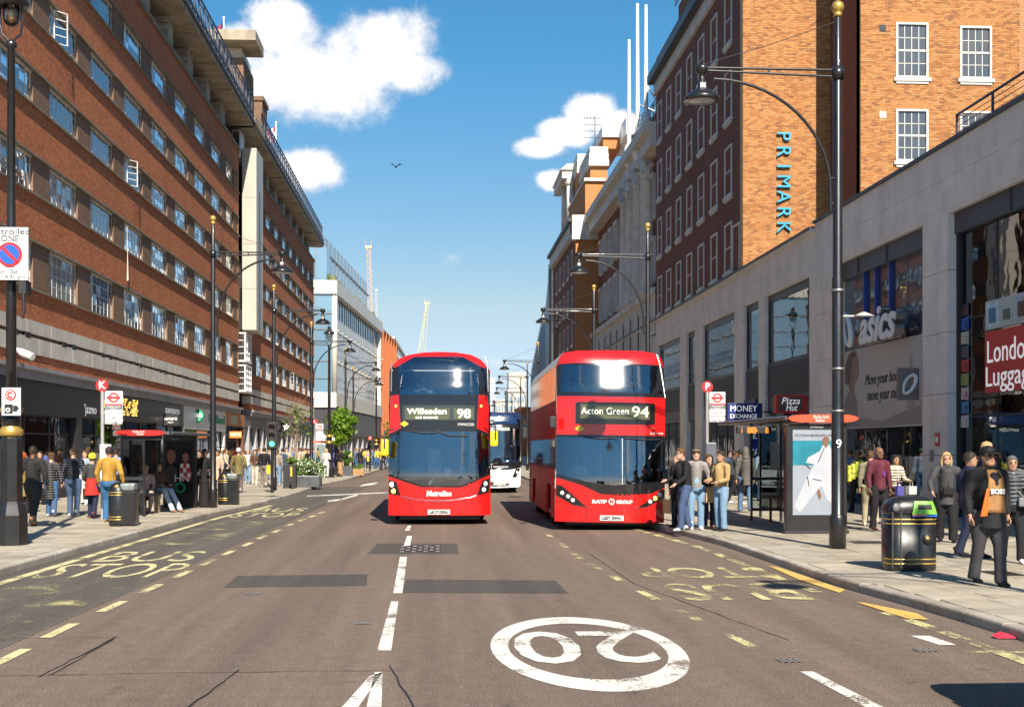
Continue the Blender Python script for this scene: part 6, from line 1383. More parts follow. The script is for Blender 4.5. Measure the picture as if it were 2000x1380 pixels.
m = MB(); m.box(q.x, r.x+.02, yf+.08, yf+.12, PAV+.95, PAV+1.03); m.build('rail', BKM, T); m = MB(); m.box(q.x+.15, q.x+.5, yf+.6, yl0-.4, PAV+.5, PAV+.56); [m.box(q.x+.3, q.x+.35, y, y+.05, PAV, PAV+.5) for y in (yf+.8, yl0-.6)]; m.build('bench', BKM, T)
# far shelter advert (left, stop L)
D3 = 80; a = at(619, 928, D3); b = at(658, 870, D3)
T = thing('bus_shelter', 'far bus shelter with a blue lit advert beside the gold banded lamp', 'bus shelter', (a.x, D3, PAV)); m = MB(); m.box(at(636,900,D3).x, b.x+.1, a.y, a.y+.2, PAV, b.z+.2); m.build('advert_case', BKG, T)
m = MB(); m.box(at(639,900,D3).x, b.x-.15, a.y-.02, a.y-.01, PAV+.4, b.z+.05); m.build('poster', M('poster_violet', (.14,.14,.42), .3, var=.4, scale=1.2), T)
m = MB(); m.box(at(612,866,D3).x, b.x+.2, a.y-.2, a.y+4, b.z+.2, b.z+.32); m.build('roof', orr, T); m = MB(); m.box(at(618,900,D3).x, at(636,900,D3).x, a.y+.1, a.y+.12, PAV+.3, b.z+.2); m.build('glass_panel', shg, T)
S = thing('shop_board', 'white shop board with dark strokes above the far bus shelter', 'sign', at(618, 867, 88)); a = at(618, 868, 88); b = at(654, 848, 88); plate(S, a.x, b.x, a.z, b.z, a.y, sgw); text('ct', .55, sgk, S, ((a.x+b.x)/2-.1, a.y-.01, (a.z+b.z)/2))
# traffic lights
def traffic_light(px, py, zt, lit, label):
    p = onZ(px, py, PAV); T = thing('traffic_light', label, 'traffic light', (p.x, p.y, PAV)); x, y = p.x, p.y
    m = MB(); m.tube([(x,y,PAV),(x,y,zt-.3)], .06, 10); m.build('pole', BKG, T); m = MB(); m.bbox(x-.17, x+.17, y-.12, y+.1, zt-1.02, zt+.0, .02); m.build('head', BKM, T)
    m = MB(); m.box(x-.22, x+.22, y-.0, y+.02, zt-1.07, zt+.05); m.build('backing_board', sgk, T)
    for i, (nm, c) in enumerate((('red_lens',(.5,.03,.02)),('amber_lens',(.3,.15,.02)),('green_lens',(.02,.3,.1)))):
        z = zt-.17-i*.33; on = (lit == nm[:3]); mt = M(nm+('_lit' if on else '_off'), c if on else tuple(v*.15 for v in c), .3, var=0, emit=tuple(min(1,v*2) for v in c) if on else None, es=4)
        disc(T, x, y-.125, z, .1, mt, nm, 18)
        m = MB(); 
        for k in range(9): t0, t1 = pi*k/9, pi*(k+1)/9; m.quad((x+.12*cos(t0),y-.12,z+.12*sin(t0)),(x+.12*cos(t1),y-.12,z+.12*sin(t1)),(x+.12*cos(t1),y-.3,z+.10*sin(t1)),(x+.12*cos(t0),y-.3,z+.10*sin(t0)))
        m.build('hood', sgk, T)
    m = MB(); m.bbox(x-.22, x-.07, y-.12, y-.02, PAV+.75, PAV+1.1, .01); m.build('push_button', M('button_yellow', (.75,.45,.02), .5), T); return T
traffic_light(532, 962, at(0,824,48.5).z, 'gre', 'traffic light showing green on the left pavement'); traffic_light(723, 920, at(0,850,92).z, 'red', 'far traffic light showing red at the crossing left of the left bus')
# cabinet, planters, small posts
p = onZ(563, 953, PAV); T = thing('planter_cabinet', 'dark slim pavement cabinet topped with leaves beside the flower trough', 'cabinet', (p.x, p.y, PAV)); m = MB(); m.bbox(p.x-.22, p.x+.33, p.y, p.y+.5, PAV, PAV+1.05, .02); m.build('body', BKM, T)
def leaves(name, parent, c, r, n, size, mats, seed=0, squash=(1,1,1), kind='stuff', clumps=14):
    R = random.Random(seed); m = MB(); cl = []
    for _ in range(clumps):
        a, b = R.uniform(0, 2*pi), R.uniform(-1, 1); rr = R.uniform(.35, .95); cl.append((Vector((cos(a)*sqrt(1-b*b)*r[0]*rr, sin(a)*sqrt(1-b*b)*r[1]*rr, b*r[2]*rr)), R.uniform(.25, .45)*max(r)))
    for _ in range(n):
        cc, cr = R.choice(cl); d = Vector((R.gauss(0,1), R.gauss(0,1), R.gauss(0,.8))).normalized()*cr*R.uniform(.3, 1)
        p = Vector(c)+cc+d; u = Vector((R.gauss(0,1), R.gauss(0,1), R.gauss(0,.6))).normalized(); v = u.orthogonal().normalized(); v.rotate(Matrix.Rotation(R.uniform(0, 6.28), 3, u)); s = size*R.uniform(.6, 1.3)
        m.m = R.randrange(len(mats)); m.add([p-u*s, p+v*s*.5, p+u*s, p-v*s*.5+u.cross(v)*s*.2], [(0,1,2),(0,2,3)], False)
    return m.build(name, mats, parent, kind=kind, fixn=False)
def leafm(name, c): 
    m = M(name, c, .5, var=.25, scale=3); b = m.node_tree.nodes['Principled BSDF']; b.inputs['Subsurface Weight'].default_value = 0; nt = m.node_tree
    tr = nt.nodes.new('ShaderNodeBsdfTranslucent'); tr.inputs[0].default_value = (c[0]*1.6, c[1]*1.5, c[2]*.8, 1); mx = nt.nodes.new('ShaderNodeMixShader'); mx.inputs[0].default_value = .35
    o = nt.nodes['Material Output']; nt.links.new(b.outputs[0], mx.inputs[1]); nt.links.new(tr.outputs[0], mx.inputs[2]); nt.links.new(mx.outputs[0], o.inputs[0]); return m
lf = [leafm('leaf_fresh_%d' % i, c) for i, c in enumerate([(.14,.26,.02),(.20,.34,.03),(.09,.17,.02)])]; lfd = [leafm('leaf_dark_%d' % i, c) for i, c in enumerate([(.05,.10,.02),(.08,.14,.03)])]; fl = M('petal_white', (.55,.6,.5), .6)
leaves('foliage', T, (p.x+.05, p.y+.25, PAV+1.18), (.28,.25,.16), 260, .07, lf+lfd, 1)
p = onZ(617, 951, PAV); a = onZ(578, 951, PAV); T = thing('flower_trough', 'long grey metal trough full of white flowering green bush', 'planter', (a.x, a.y, PAV))
m = MB(); m.bbox(a.x, p.x+.15, a.y, a.y+1.3, PAV, PAV+.52, .03); m.build('trough', M('zinc', (.13,.14,.15), .4, metal=.5, var=.3, scale=3), T)
leaves('bush', T, ((a.x+p.x)/2, a.y+.6, PAV+.85), (.85,.6,.42), 2400, .06, lf[:2]+lfd+[fl, fl], 2, clumps=26)
for px, py, lb in ((573, 954, 'black marker post with a yellow panel beside the dark cabinet'),): p = onZ(px, py, PAV); T = thing('marker_post', lb, 'post', (p.x, p.y, PAV)); m = MB(); m.box(p.x-.05, p.x+.05, p.y-.25, p.y-.15, PAV, PAV+1.0); m.build('post', BKM, T); m = MB(); m.box(p.x-.1, p.x-.02, p.y-.27, p.y-.25, PAV+.55, PAV+.95); m.build('yellow_panel', MATS['button_yellow'], T)
# trees
def tree(px, py, D, h, label, r, n, size, mats, seed, bare=0, crown_z=None, tr=.07, lean=0, clumps=16):
    p = at(px, 873, D); T = thing('street_tree', label, 'tree', (p.x, p.y, PAV)); R = random.Random(seed); b = Vector((p.x, p.y, PAV)); m = MB()
    barkm = M('bark_pale', (.26,.20,.13), .8, var=.3, scale=12)
    top = b+Vector((lean, 0, h*.8)); m.tube([b, b+Vector((.02,0,h*.3)), b+Vector((lean*.5,.03,h*.55)), top], [tr, tr*.85, tr*.6, tr*.25], 8); m.build('trunk', barkm, T)
    cz = crown_z or h*.68; m = MB()
    for k in range(12+bare):
        z = h*R.uniform(.35, .78); a = R.uniform(0, 2*pi); s = b+Vector((lean*z/h, 0, z)); e = s+Vector((cos(a)*r[0]*R.uniform(.5,1), sin(a)*r[1]*R.uniform(.5,1), r[2]*R.uniform(.2,.7)))
        mid = s.lerp(e, .5)+Vector((0,0,-.08)); m.tube([s, mid, e], [tr*.32, tr*.2, .008], 5)
        for _ in range(3 if bare else 1): e2 = mid+Vector((R.uniform(-.5,.5), R.uniform(-.4,.4), R.uniform(.2,.8))); m.tube([mid, e2], [.012,.005], 4)
    m.build('branches', barkm, T)
    leaves('crown', T, (p.x+lean*.7, p.y, PAV+cz), r, n, size, mats, seed, clumps=clumps); return T
tree(666, 900, 79, 4.6, 'small street tree with bright fresh green leaves in front of the glass block', (1.05,1.0,1.25), 2600, .13, lf, 5, crown_z=3.15, clumps=20)
tree(577, 930, 58, 4.5, 'thin young tree with sparse leaves rising from behind the flower trough', (.7,.6,1.2), 170, .09, [lf[0], lfd[1]], 8, bare=10, crown_z=3.0, clumps=9)
tree(762, 880, 112, 4.6, 'young tree with few leaves just left of the left red bus', (.5,.8,1.2), 260, .13, lf, 9, crown_z=3.4)
tree(1775, 900, 39.8, 2.6, 'leafy green shrub in the sports shop window', (.5,.4,.8), 700, .09, lf, 12, crown_z=1.7)
p = at(677, 925, 78); T = thing('topiary_bush', 'clipped green bush in a dark tub left of the crossing', 'planter', (p.x, p.y, PAV)); m = MB(); m.box(p.x-.25, p.x+.35, p.y, p.y+.6, PAV, PAV+.62); m.build('tub', M('tub_grey', (.06,.07,.08), .5), T); leaves('bush', T, (p.x+.05, p.y+.3, PAV+1.1), (.42,.4,.48), 1300, .06, lf[::2]+lfd, 3, clumps=16)
p = at(688, 922, 80); T = thing('wooden_planter', 'low wooden planter box with grasses beside the clipped bush', 'planter', (p.x, p.y, PAV)); m = MB()
for k in range(4): m.box(p.x-.05, p.x+.75, p.y, p.y+.5, PAV+k*.1, PAV+k*.1+.09)
m.build('box', M('planter_wood', (.38,.22,.10), .7), T); leaves('grasses', T, (p.x+.35, p.y+.25, PAV+.55), (.36,.2,.18), 200, .07, lf, 4)

at = at_
# ================================================================== buses and coach
busred = M('bus_red', (.56,.010,.010), .22, var=.04, scale=1, coat=.8, obj=True); busside = M('bus_red_side', (.50,.010,.010), .45, var=.08, scale=1, coat=0, obj=True, spec=.2); busblk = M('bus_black_gloss', (.012,.012,.014), .12, var=0, coat=.5); sideglass = M('bus_side_glass', (.012,.014,.016), .04, var=0, coat=1, spec=.8)
wsg = glass_mat('windscreen_glass', see=1, wob=.004, rough=.045, ior=2.9, seecol=(.97,.99,.99)); rub = M('rubber', (.02,.02,.02), .75, var=.2, scale=20, obj=True); hub = M('wheel_hub', (.25,.25,.26), .4, metal=.6, obj=True)
chrome = M('chrome', (.6,.6,.6), .15, metal=1, var=0); lampglass = M('headlamp', (.55,.57,.6), .1, var=0, coat=1); lampamb = M('headlamp_amber', (.8,.4,.05), .2, var=0, emit=(1,.5,.1), es=1.5); lampon = M('headlamp_lit', (.8,.8,.75), .2, var=0, emit=(1,.95,.8), es=1.6)
interior = M('bus_interior_grey', (.42,.45,.50), .8, obj=True); seatm = M('seat_moquette', (.07,.09,.22), .9, obj=True); interb = M('bus_interior_blue', (.22,.38,.62), .6, obj=True); yelp = M('pole_yellow', (.6,.45,.03), .4); dispm = M('blind_olive', (.085,.09,.045), .15, var=.1, coat=.5); numpl = M('plate_white', (.62,.62,.58), .4, var=0); mirY = M('mirror_yellow', (.75,.62,.02), .4, var=.04)
dtext = M('blind_text', (.75,.76,.66), .5, var=0, emit=(1,1,.85), es=.25)
def panel(T, name, mat, poly, fy, off=0., step=.11, smooth=True):
    """a piece of the front skin: polygon in (x, z), cut into a grid and laid on the front surface y = fy(x, z)"""
    bm = bmesh.new(); vs = [bm.verts.new((x, 0, z)) for x, z in poly]; bm.faces.new(vs)
    bmesh.ops.triangulate(bm, faces=bm.faces[:])
    xs = [p[0] for p in poly]; zs = [p[1] for p in poly]
    def cuts(lo, hi, ax):
        n = max(1, int((hi-lo)/step))
        for i in range(1, n):
            c = lo+(hi-lo)*i/n; co = (c,0,0) if ax == 0 else (0,0,c); no = (1,0,0) if ax == 0 else (0,0,1)
            bmesh.ops.bisect_plane(bm, geom=bm.verts[:]+bm.edges[:]+bm.faces[:], plane_co=co, plane_no=no, dist=1e-5)
    cuts(min(xs), max(xs), 0); cuts(min(zs), max(zs), 2)
    bm.normal_update()
    for f in bm.faces:
        if f.normal.y > 0: f.normal_flip()
        f.smooth = smooth
    for v in bm.verts: v.co.y = fy(v.co.x, v.co.z)+off
    me = bpy.data.meshes.new(name); bm.to_mesh(me); bm.free(); me.materials.append(mat)
    o = bpy.data.objects.new(name, me); COL.objects.link(o); o.parent = T; return o
def ftext(T, s, size, mat, x, z, fy, width=None, height=None, name='lettering', off=-.012, **k):
    o = text(s, size, mat, None, (0,0,0), (1,0,0), (0,0,1), .002, name, width=width, height=height, **k); o.parent = T
    for v in o.data.vertices: X = v.co.x+x; Zz = v.co.z+z; v.co = (X, fy(X, Zz)+off+v.co.y*1.0, Zz)
    return o
def fdisc(T, x, z, r, mat, fy, name='lamp', off=-.015):
    m = MB(); m.lathe([(0,-.012),(r*.8,-.012),(r,0),(r,.02)], (x, fy(x,z)+off, z), 18, 'y'); return m.build(name, mat, T, world=False)
def bus_body(T, L, hw, zw, z_roof, fy, prof):
    """sides, roof, floors, wheels, seats. local frame: front at y=0, rear at y=L"""
    yf = .62
    for s in (-1, 1):
        nm = 'near_side' if s < 0 else 'kerb_side'; x0, x1 = sorted((s*hw, s*(hw-.06)))
        m = MB()
        for (a, b, z0, z1) in ((yf,1.9,.25,1.0),(3.1,7.6,.25,1.0),(8.9,L,.25,1.0),(yf,L,1.0,1.40),(yf,L,2.12,3.0),(yf,L,3.82,prof[0][1])): m.box(x0, x1, a, b, z0, z1)
        for y in (1.9-.08, L-.4): m.box(x0+.002, x1-.002, y, y+.12, 1.401, 2.119)
        m.build('side_panel', busside, T, world=False)
        m = MB(); g0, g1 = sorted((s*(hw+.004), s*(hw-.02)))
        for (z0, z1) in ((1.42,2.1),(3.02,3.84)):
            y = yf+.12
            while y < L-.5: q = MB(); q.box(g0, g1, y+.012, min(y+1.42,L-.3)-.012, z0, z1); q.build('side_window', sideglass, T, world=False); y += 1.42
        m = MB(); [m.box(*sorted((s*(hw-.045), s*(hw-.025))), yf, L-.1, z0, z1) for z0, z1 in ((1.41,2.12),(3.0,3.86))]; m.build('window_backing', busblk, T, world=False)
        m = MB(); 
        for y in (2.5, 8.25):
            q = MB(); q.lathe([(.28,-.14),(.46,-.14),(.5,-.1),(.5,.1),(.46,.14),(.28,.14)], (s*(hw-.22), y, .5), 24, 'x'); e = q.build('wheel', rub, T, world=False); q = MB(); q.lathe([(.0,-.06),(.14,-.1),(.28,-.13),(.3,-.1),(.3,.1),(.28,.13),(.14,.1),(0,.06)], (s*(hw-.22), y, .5), 20, 'x'); q.build('hub', hub, e, world=False)
    for s in (-1, 1):
        zs = [.25, .6, 1.0, 1.2, 1.6, 2.1, 2.3, 2.65, 3.0, 3.3, 3.6, prof[0][1]]
        for z0, z1 in zip(zs, zs[1:]):
            mt = busblk if (1.2 <= z0 < 2.1 or 3.0 <= z0 < 3.86) else busred; q = MB()
            q.quad((s*hw, fy(hw,z0), z0), (s*hw, yf+.001, z0), (s*hw, yf+.001, z1), (s*hw, fy(hw,z1), z1)); q.build('corner_panel', mt, T, world=False)
    m = MB(); pts = prof + [(-x, z) for x, z in prof[-2::-1]]
    for a, b in zip(pts, pts[1:]): m.add([(a[0],fy(a[0],a[1])+.002,a[1]),(b[0],fy(b[0],b[1])+.002,b[1]),(b[0],L,b[1]),(a[0],L,a[1])], [(0,1,2,3)], True)
    m.build('roof', M('bus_roof', (.62,.62,.60), .4, obj=True) if z_roof < 4.25 else busred, T, world=False)
    m = MB(); m.box(-hw, hw, L-.05, L, .3, 3.87); m.build('rear_panel', busred, T, world=False)
    m = MB(); m.box(-hw+.06, hw-.06, .35, L-.05, .28, .36); m.box(-hw+.06, hw-.06, .42, L-.05, 2.28, 2.42); m.box(-hw+.06, hw-.06, .7, L, 3.84, 3.87); m.box(-hw+.1, hw-.1, 6.5, 6.55, .3, 3.84); m.build('floor', interior, T, world=False)
    m = MB(); m.box(-1.0, 1.0, .3, .9, .12, .26); m.box(-.9,.9,.3,L-.3,.2,.27); m.build('underframe', sgk, T, world=False)
    for zf in (.36, 2.42):
        for r in range(4):
            for x in (-.95, -.5, .5, .95):
                if zf < 1 and r == 0: continue
                y = 1.5+r*.85; m = MB(); m.bbox(x-.2, x+.2, y, y+.42, zf+.35, zf+.45, .03); m.bbox(x-.2, x+.2, y+.36, y+.46, zf+.42, zf+1.05, .04); m.build('seat', seatm, T, world=False)
    for x, y in ((.25,.9),(.25,2.1),(-.3,2.4)): m = MB(); m.tube([(x,y,.36),(x,y,2.28)], .018, 6); m.build('grab_pole', M('pole_blue', (.05,.25,.45), .4), T, world=False)
    for x, y in ((.55,2.0),(-.55,2.0)): m = MB(); m.tube([(x,y,2.4),(x,y,z_roof-.15)], .018, 6); m.build('grab_pole', yelp, T, world=False)
def cab(T, drv_x):
    m = MB(); m.bbox(-1.12, 1.12, .42, .85, .72, 1.0, .05); m.bbox(drv_x-.5, drv_x+.45, .5, .95, .95, 1.28, .1); m.build('dashboard', M('dash_grey', (.14,.14,.14), .6, obj=True), T, world=False)
    m = MB(); c = Vector((drv_x, .92, 1.35)); m.tube([c+Vector((.21*cos(2*pi*k/20), .09*sin(2*pi*k/20), .2*sin(2*pi*k/20))) for k in range(21)], .016, 6, cap=False); m.build('steering_wheel', sgk, T, world=False)
    m = MB(); m.box(drv_x+.48, drv_x+.52, .95, 1.9, .4, 1.9); m.build('cab_partition', interb, T, world=False)
    m = MB(); m.bbox(drv_x-.25, drv_x+.25, 1.35, 1.5, .7, 1.75, .05); m.build('driver_seat', seatm, T, world=False)
    m = MB(); m.box(.55, .95, .9, 1.5, .36, 1.15); m.box(.5,.56,.9,2.4,.36,1.5); m.build('luggage_pen', interb, T, world=False)
PLACED = {}
# ---- bus on the left, heading straight down the centre of the road
BX, BY = (onY(859, 873, 30.4)).x, 30.4
T98 = thing('double_decker_bus', 'left red double decker bus with blind reading Willesden 98', 'bus', (BX, BY, 0), 'red double decker buses side by side on the road')
c98 = lambda zx, zy: ((zx-411)/272.5, (1258-zy)/272.5)
def fy98(x, z):
    y = .24*(abs(x)/1.27)**3.2
    if z > 2.3: y += .05*(z-2.3)
    if z > 3.05: y += .34*(min(z,3.6)-3.05)**2 + .30*max(0,z-3.6) + 1.4*max(0,z-4.0)**2
    if z > 1.25: y += .14*(min(z,2.3)-1.25)
    if z < 1.2: y += .04*(1.2-z)
    return y
P98 = lambda nm, mat, pts, off=0.: panel(T98, nm, mat, [c98(*p) for p in pts], fy98, off)
bus_body(T98, 10.6, 1.265, 0, 4.22, fy98, [(1.265,3.86),(1.19,3.95),(1.14,4.02),(1.03,4.14),(.77,4.25),(.41,4.31),(0,4.33)])
P98('roof_dome', busred, [(92,192),(100,168),(130,130),(200,100),(300,83),(411,78),(520,81),(625,98),(690,128),(722,165),(735,192),(688,180),(568,113),(236,115),(126,180)])
P98('upper_windscreen', wsg, [(126,180),(236,115),(568,113),(688,180),(676,378),(132,378)])
P98('pillar', busblk, [(92,192),(126,180),(132,378),(77,385)]); P98('pillar', busblk, [(735,192),(688,180),(676,378),(737,385)])
P98('destination_panel', busblk, [(132,378),(676,378),(662,605),(148,605)])
P98('side_cheek', busred, [(77,385),(132,378),(148,605),(66,645)]); P98('side_cheek', busred, [(676,378),(737,385),(745,640),(662,605)])
P98('arch_strip', busblk, [(66,645),(148,605),(662,605),(745,640),(745,662),(660,628),(150,630),(66,670)])
P98('lower_windscreen', wsg, [(66,670),(150,630),(660,628),(745,662),(750,905),(580,985),(540,995),(285,992),(66,915)])
P98('screen_border', busblk, [(66,915),(285,992),(540,995),(580,985),(750,905),(752,922),(585,1000),(540,1006),(283,1003),(64,930)])
P98('front_panel', busred, [(64,930),(283,1003),(540,1006),(585,1000),(752,922),(757,1195),(62,1195)])
for pts, dd in (([(66,955),(118,968),(147,1060),(66,1048)], ((88,985,'on'),(100,1030,'am'))), ([(700,958),(750,945),(745,1040),(664,1058)], ((719,982,'gl'),(708,1022,'gl')))):
    e = P98('headlight', busblk, pts, -.008)
    for zx, zy, k in dd: x, z = c98(zx, zy); fdisc(e, x, z, .062, {'on':lampon,'am':lampamb,'gl':lampglass}[k], fy98)
e = P98('blind_window', M('blind_glass', (.035,.04,.045), .1, var=0, coat=.8), [(158,450),(648,450),(648,552),(158,552)], -.006)
P98('blind', dispm, [(178,470),(478,470),(478,546),(178,546)], -.009); P98('blind', dispm, [(505,470),(640,470),(640,546),(505,546)], -.009)
for s, zx, zy, w, h in (('Willesden',325,491,.98,.145),('BUS GARAGE',323,534,.55,.055),('98',574,506,.34,.235)): x, z = c98(zx, zy); ftext(T98, s, .2, dtext, x, z, fy98, width=w, height=h, bold=.004)
yd = M('diamond_yellow', (.75,.50,.04), .4, var=0)
P98('warning_diamond', yd, [(142,576),(172,556),(202,576),(172,597)], -.01); x, z = c98(587,580); ftext(T98, 'VWH2320', .1, sgw, x, z, fy98, width=.41, height=.07)
x, z = c98(404,1045); ftext(T98, 'Metroline', .17, sgw, x, z, fy98, width=.62, height=.14, bold=.008, shear=.15)
x, z = c98(405,1171); m = MB(); m.bbox(x-.275, x+.275, fy98(0,z)-.03, fy98(0,z)-.01, z-.06, z+.06, .006); m.build('number_plate', numpl, T98, world=False); ftext(T98, 'LK17 DDU', .1, sgk, x, z, lambda a, b: fy98(0,z), width=.46, height=.075, off=-.036, bold=.006)
x, z = c98(404,1000); ftext(T98, 'VOLVO', .03, chrome, x, z, fy98, width=.2, height=.025)
def line98(nm, pts, r, mat, off=-.006): m = MB(); m.tube([(lambda q: (q[0], fy98(*q)+off, q[1]))(c98(*p)) for p in pts], r, 6); m.build(nm, mat, T98, world=False)
line98('chrome_trim', [(150,1062),(210,1080),(340,1094),(470,1094),(600,1077),(662,1060)], .012, chrome)
line98('panel_seam', [(195,1080),(215,1130),(228,1195)], .006, sgk); line98('panel_seam', [(612,1078),(595,1130),(585,1195)], .006, sgk)
line98('wiper', [(215,625),(300,640),(395,636)], .016, sgk, -.05); line98('wiper', [(380,618),(470,655),(600,658)], .016, sgk, -.05)
for zx in (113, 692): x, z = c98(zx, 455); fdisc(T98, x, z, .03, lampamb, fy98, 'marker_light')
for s, zx0, zx1, zy0, zy1, ax in ((-1,15,67,792,680,40),(1,750,803,730,620,786)):
    a = c98(zx0, zy0); b = c98(zx1, zy1); m = MB(); m.bbox(a[0], b[0], .02, .16, a[1], b[1], .045); e = m.build('mirror', mirY, T98, world=False)
    x, z0 = c98(ax, (zy0+zy1)/2+5); m = MB(); m.tube([(x, 0, z0), (x, 0, z0+.42), (x-s*.22, .1, z0+.47)], .02, 6); m.build('mirror_arm', BKM, e, world=False)
m = MB(); m.tube([(1.2,.12,3.3),(1.18,.2,4.05),(1.12,.25,4.18)], .02, 6); m.build('tree_guard', M('rail_silver', (.4,.4,.4), .3, metal=.8), T98, world=False)
m = MB(); m.tube([(-1.2,.12,3.3),(-1.19,.2,4.0)], .018, 6); m.build('tree_guard', MATS['rail_silver'], T98, world=False)
cab(T98, -.66)
m = MB(); m.add([(-.28,.75,1.0),(.1,.85,1.0),(.02,.8,1.85),(-.3,.75,1.9)], [(0,1,2,3)]); m.build('assault_screen', M('screen_pale', (.35,.38,.42), .3), T98, world=False)
m = MB(); m.box(.1,.3,.6,.62,1.2,1.4); m.build('paper_notice', WH, T98, world=False)
# ---- bus on the right
p = onY(1193.5, 873, 28.1); 
T94 = thing('double_decker_bus', 'right red double decker bus with blind reading Acton Green 94', 'bus', (p.x, 28.1, -.01), 'red double decker buses side by side on the road')
T94.rotation_euler = (0, radians(.9), -.0135)
c94 = lambda zx, zy: ((zx-632)/292, (1300-(zy-(zx-632)*.026))/295)
def fy94(x, z):
    y = .22*(abs(x)/1.27)**3
    if z > 2.2: y += .03*(z-2.2)
    if z > 2.9: y += .34*(min(z,3.45)-2.9)**2 + .30*max(0,z-3.45) + 1.4*max(0,z-3.95)**2
    if z > 1.2: y += .14*(min(z,2.2)-1.2)
    if z < 1.1: y += .05*(1.1-z)
    return y
P94 = lambda nm, mat, pts, off=0.: panel(T94, nm, mat, [c94(*p) for p in pts], fy94, off)
bus_body(T94, 10.6, 1.265, 0, 4.1, fy94, [(1.265,3.86),(1.23,3.93),(1.2,4.03),(1.1,4.14),(.8,4.18),(0,4.21)])
P94('roof_dome', busred, [(272,150),(280,110),(310,72),(400,60),(632,58),(860,66),(950,84),(985,115),(996,168),(880,160),(640,152),(380,146)])
P94('screen_border', busblk, [(272,150),(380,146),(640,152),(880,160),(996,168),(970,176),(640,164),(296,160)])
P94('upper_windscreen', wsg, [(296,160),(640,164),(970,176),(990,365),(288,345)])
P94('pillar', busblk, [(272,150),(296,160),(288,345),(264,375)]); P94('pillar', busblk, [(996,168),(970,176),(990,365),(1003,395)]); P94('screen_border', busblk, [(264,375),(288,345),(990,365),(1003,395)])
P94('destination_panel', busred, [(264,375),(1003,395),(1005,657),(262,638)])
P94('blind_surround', busblk, [(392,418),(922,432),(930,440),(930,572),(922,580),(392,568),(385,560),(385,426)], -.008)
P94('blind', dispm, [(418,432),(890,446),(890,545),(418,530)], -.012)
for s, zx, zy, w, h in (('Acton Green',585,482,1.10,.155),('94',825,490,.40,.255)): x, z = c94(zx, zy); ftext(T94, s, .2, dtext, x, z, fy94, width=w, height=h, off=-.02, bold=.0)
P94('warning_diamond', yd, [(382,600),(415,578),(447,603),(415,626)], -.01); x, z = c94(943,640); ftext(T94, 'BCE 47099', .1, sgw, x, z, fy94, width=.32, height=.05)
P94('arch_strip', busblk, [(262,638),(1005,657),(1005,676),(262,655)])
P94('lower_windscreen', wsg, [(262,655),(1005,676),(1002,965),(640,990),(470,965),(262,905)])
P94('screen_skirt', busblk, [(262,905),(470,965),(640,990),(1002,965),(1002,1010),(905,1050),(700,1062),(560,1048),(430,985),(260,932)])
P94('front_panel', busred, [(260,932),(430,985),(560,1048),(700,1062),(905,1050),(1002,1010),(1002,1252),(256,1232)])
for pts, dd in (([(262,982),(300,988),(460,1130),(380,1122),(262,1050)], ((303,1038),(342,1062),(373,1088))), ([(1002,1020),(820,1140),(880,1138),(1002,1080)], ((965,1058),(932,1082),(898,1105)))):
    e = P94('headlight', busblk, pts, -.008)
    for i, (zx, zy) in enumerate(dd): x, z = c94(zx, zy); fdisc(e, x, z, .052, lampamb if (i == 1 and zx > 600) else lampglass, fy94)
for s, zx, zy, w, h in (('RATP',550,1098,.34,.085),('GROUP',719,1103,.38,.085)): x, z = c94(zx, zy); ftext(T94, s, .1, sgw, x, z, fy94, width=w, height=h, bold=.006)
x, z = c94(633,1099); m = MB()
for k in range(20):
    a, b = 2*pi*k/20, 2*pi*(k+1)/20; m.quad(*[(x+r*cos(t), fy94(x,z)-.012, z+r*sin(t)) for r, t in ((.05,a),(.07,a),(.07,b),(.05,b))])
m.tube([(x-.02,fy94(x,z)-.014,z+.06),(x+.01,fy94(x,z)-.014,z+.01),(x-.01,fy94(x,z)-.014,z-.02),(x+.02,fy94(x,z)-.014,z-.085)], .007, 5); m.build('company_roundel', sgw, T94, world=False)
x, z = c94(636,1212); m = MB(); m.bbox(x-.275, x+.275, fy94(0,z)-.03, fy94(0,z)-.01, z-.06, z+.06, .006); m.build('number_plate', numpl, T94, world=False); ftext(T94, 'LG71 DWU', .1, sgk, x, z, lambda a, b: fy94(0,z), width=.44, height=.075, off=-.036, bold=.006)
def line94(nm, pts, r, mat, off=-.006): m = MB(); m.tube([(lambda q: (q[0], fy94(*q)+off, q[1]))(c94(*p)) for p in pts], r, 6); m.build(nm, mat, T94, world=False)
line94('panel_seam', [(262,1050),(400,1122),(465,1135),(810,1145),(870,1140),(1002,1085)], .007, sgk); line94('panel_seam', [(465,1135),(470,1225)], .006, sgk); line94('panel_seam', [(810,1145),(805,1240)], .006, sgk); line94('panel_seam', [(268,1050),(300,1150),(460,1180),(810,1185),(1000,1160)], .004, sgk)
line94('wiper', [(440,655),(560,672),(660,665)], .014, sgk, -.05); line94('wiper', [(720,668),(850,682),(985,680)], .014, sgk, -.05)
line94('centre_divider', [(703,672),(703,985)], .012, M('divider_pale', (.5,.5,.5), .4)); line94('side_trim', [(1003,395),(975,172),(955,90)], .02, MATS['rail_silver'], -.01)
m = MB(); m.bbox(-1.46, -1.3, .0, .12, 2.35, 2.62, .03); m.build('mirror', BKM, T94, world=False); m = MB(); m.bbox(1.3, 1.42, .0, .1, 1.25, 1.5, .03); m.build('mirror', BKM, T94, world=False)
for z in (.55,.8): m = MB(); m.lathe([(0,-.006),(.06,-.006),(.06,.006),(0,.006)], (1.272,.33,z), 14, 'x'); m.build('side_badge', sgb, T94, world=False)
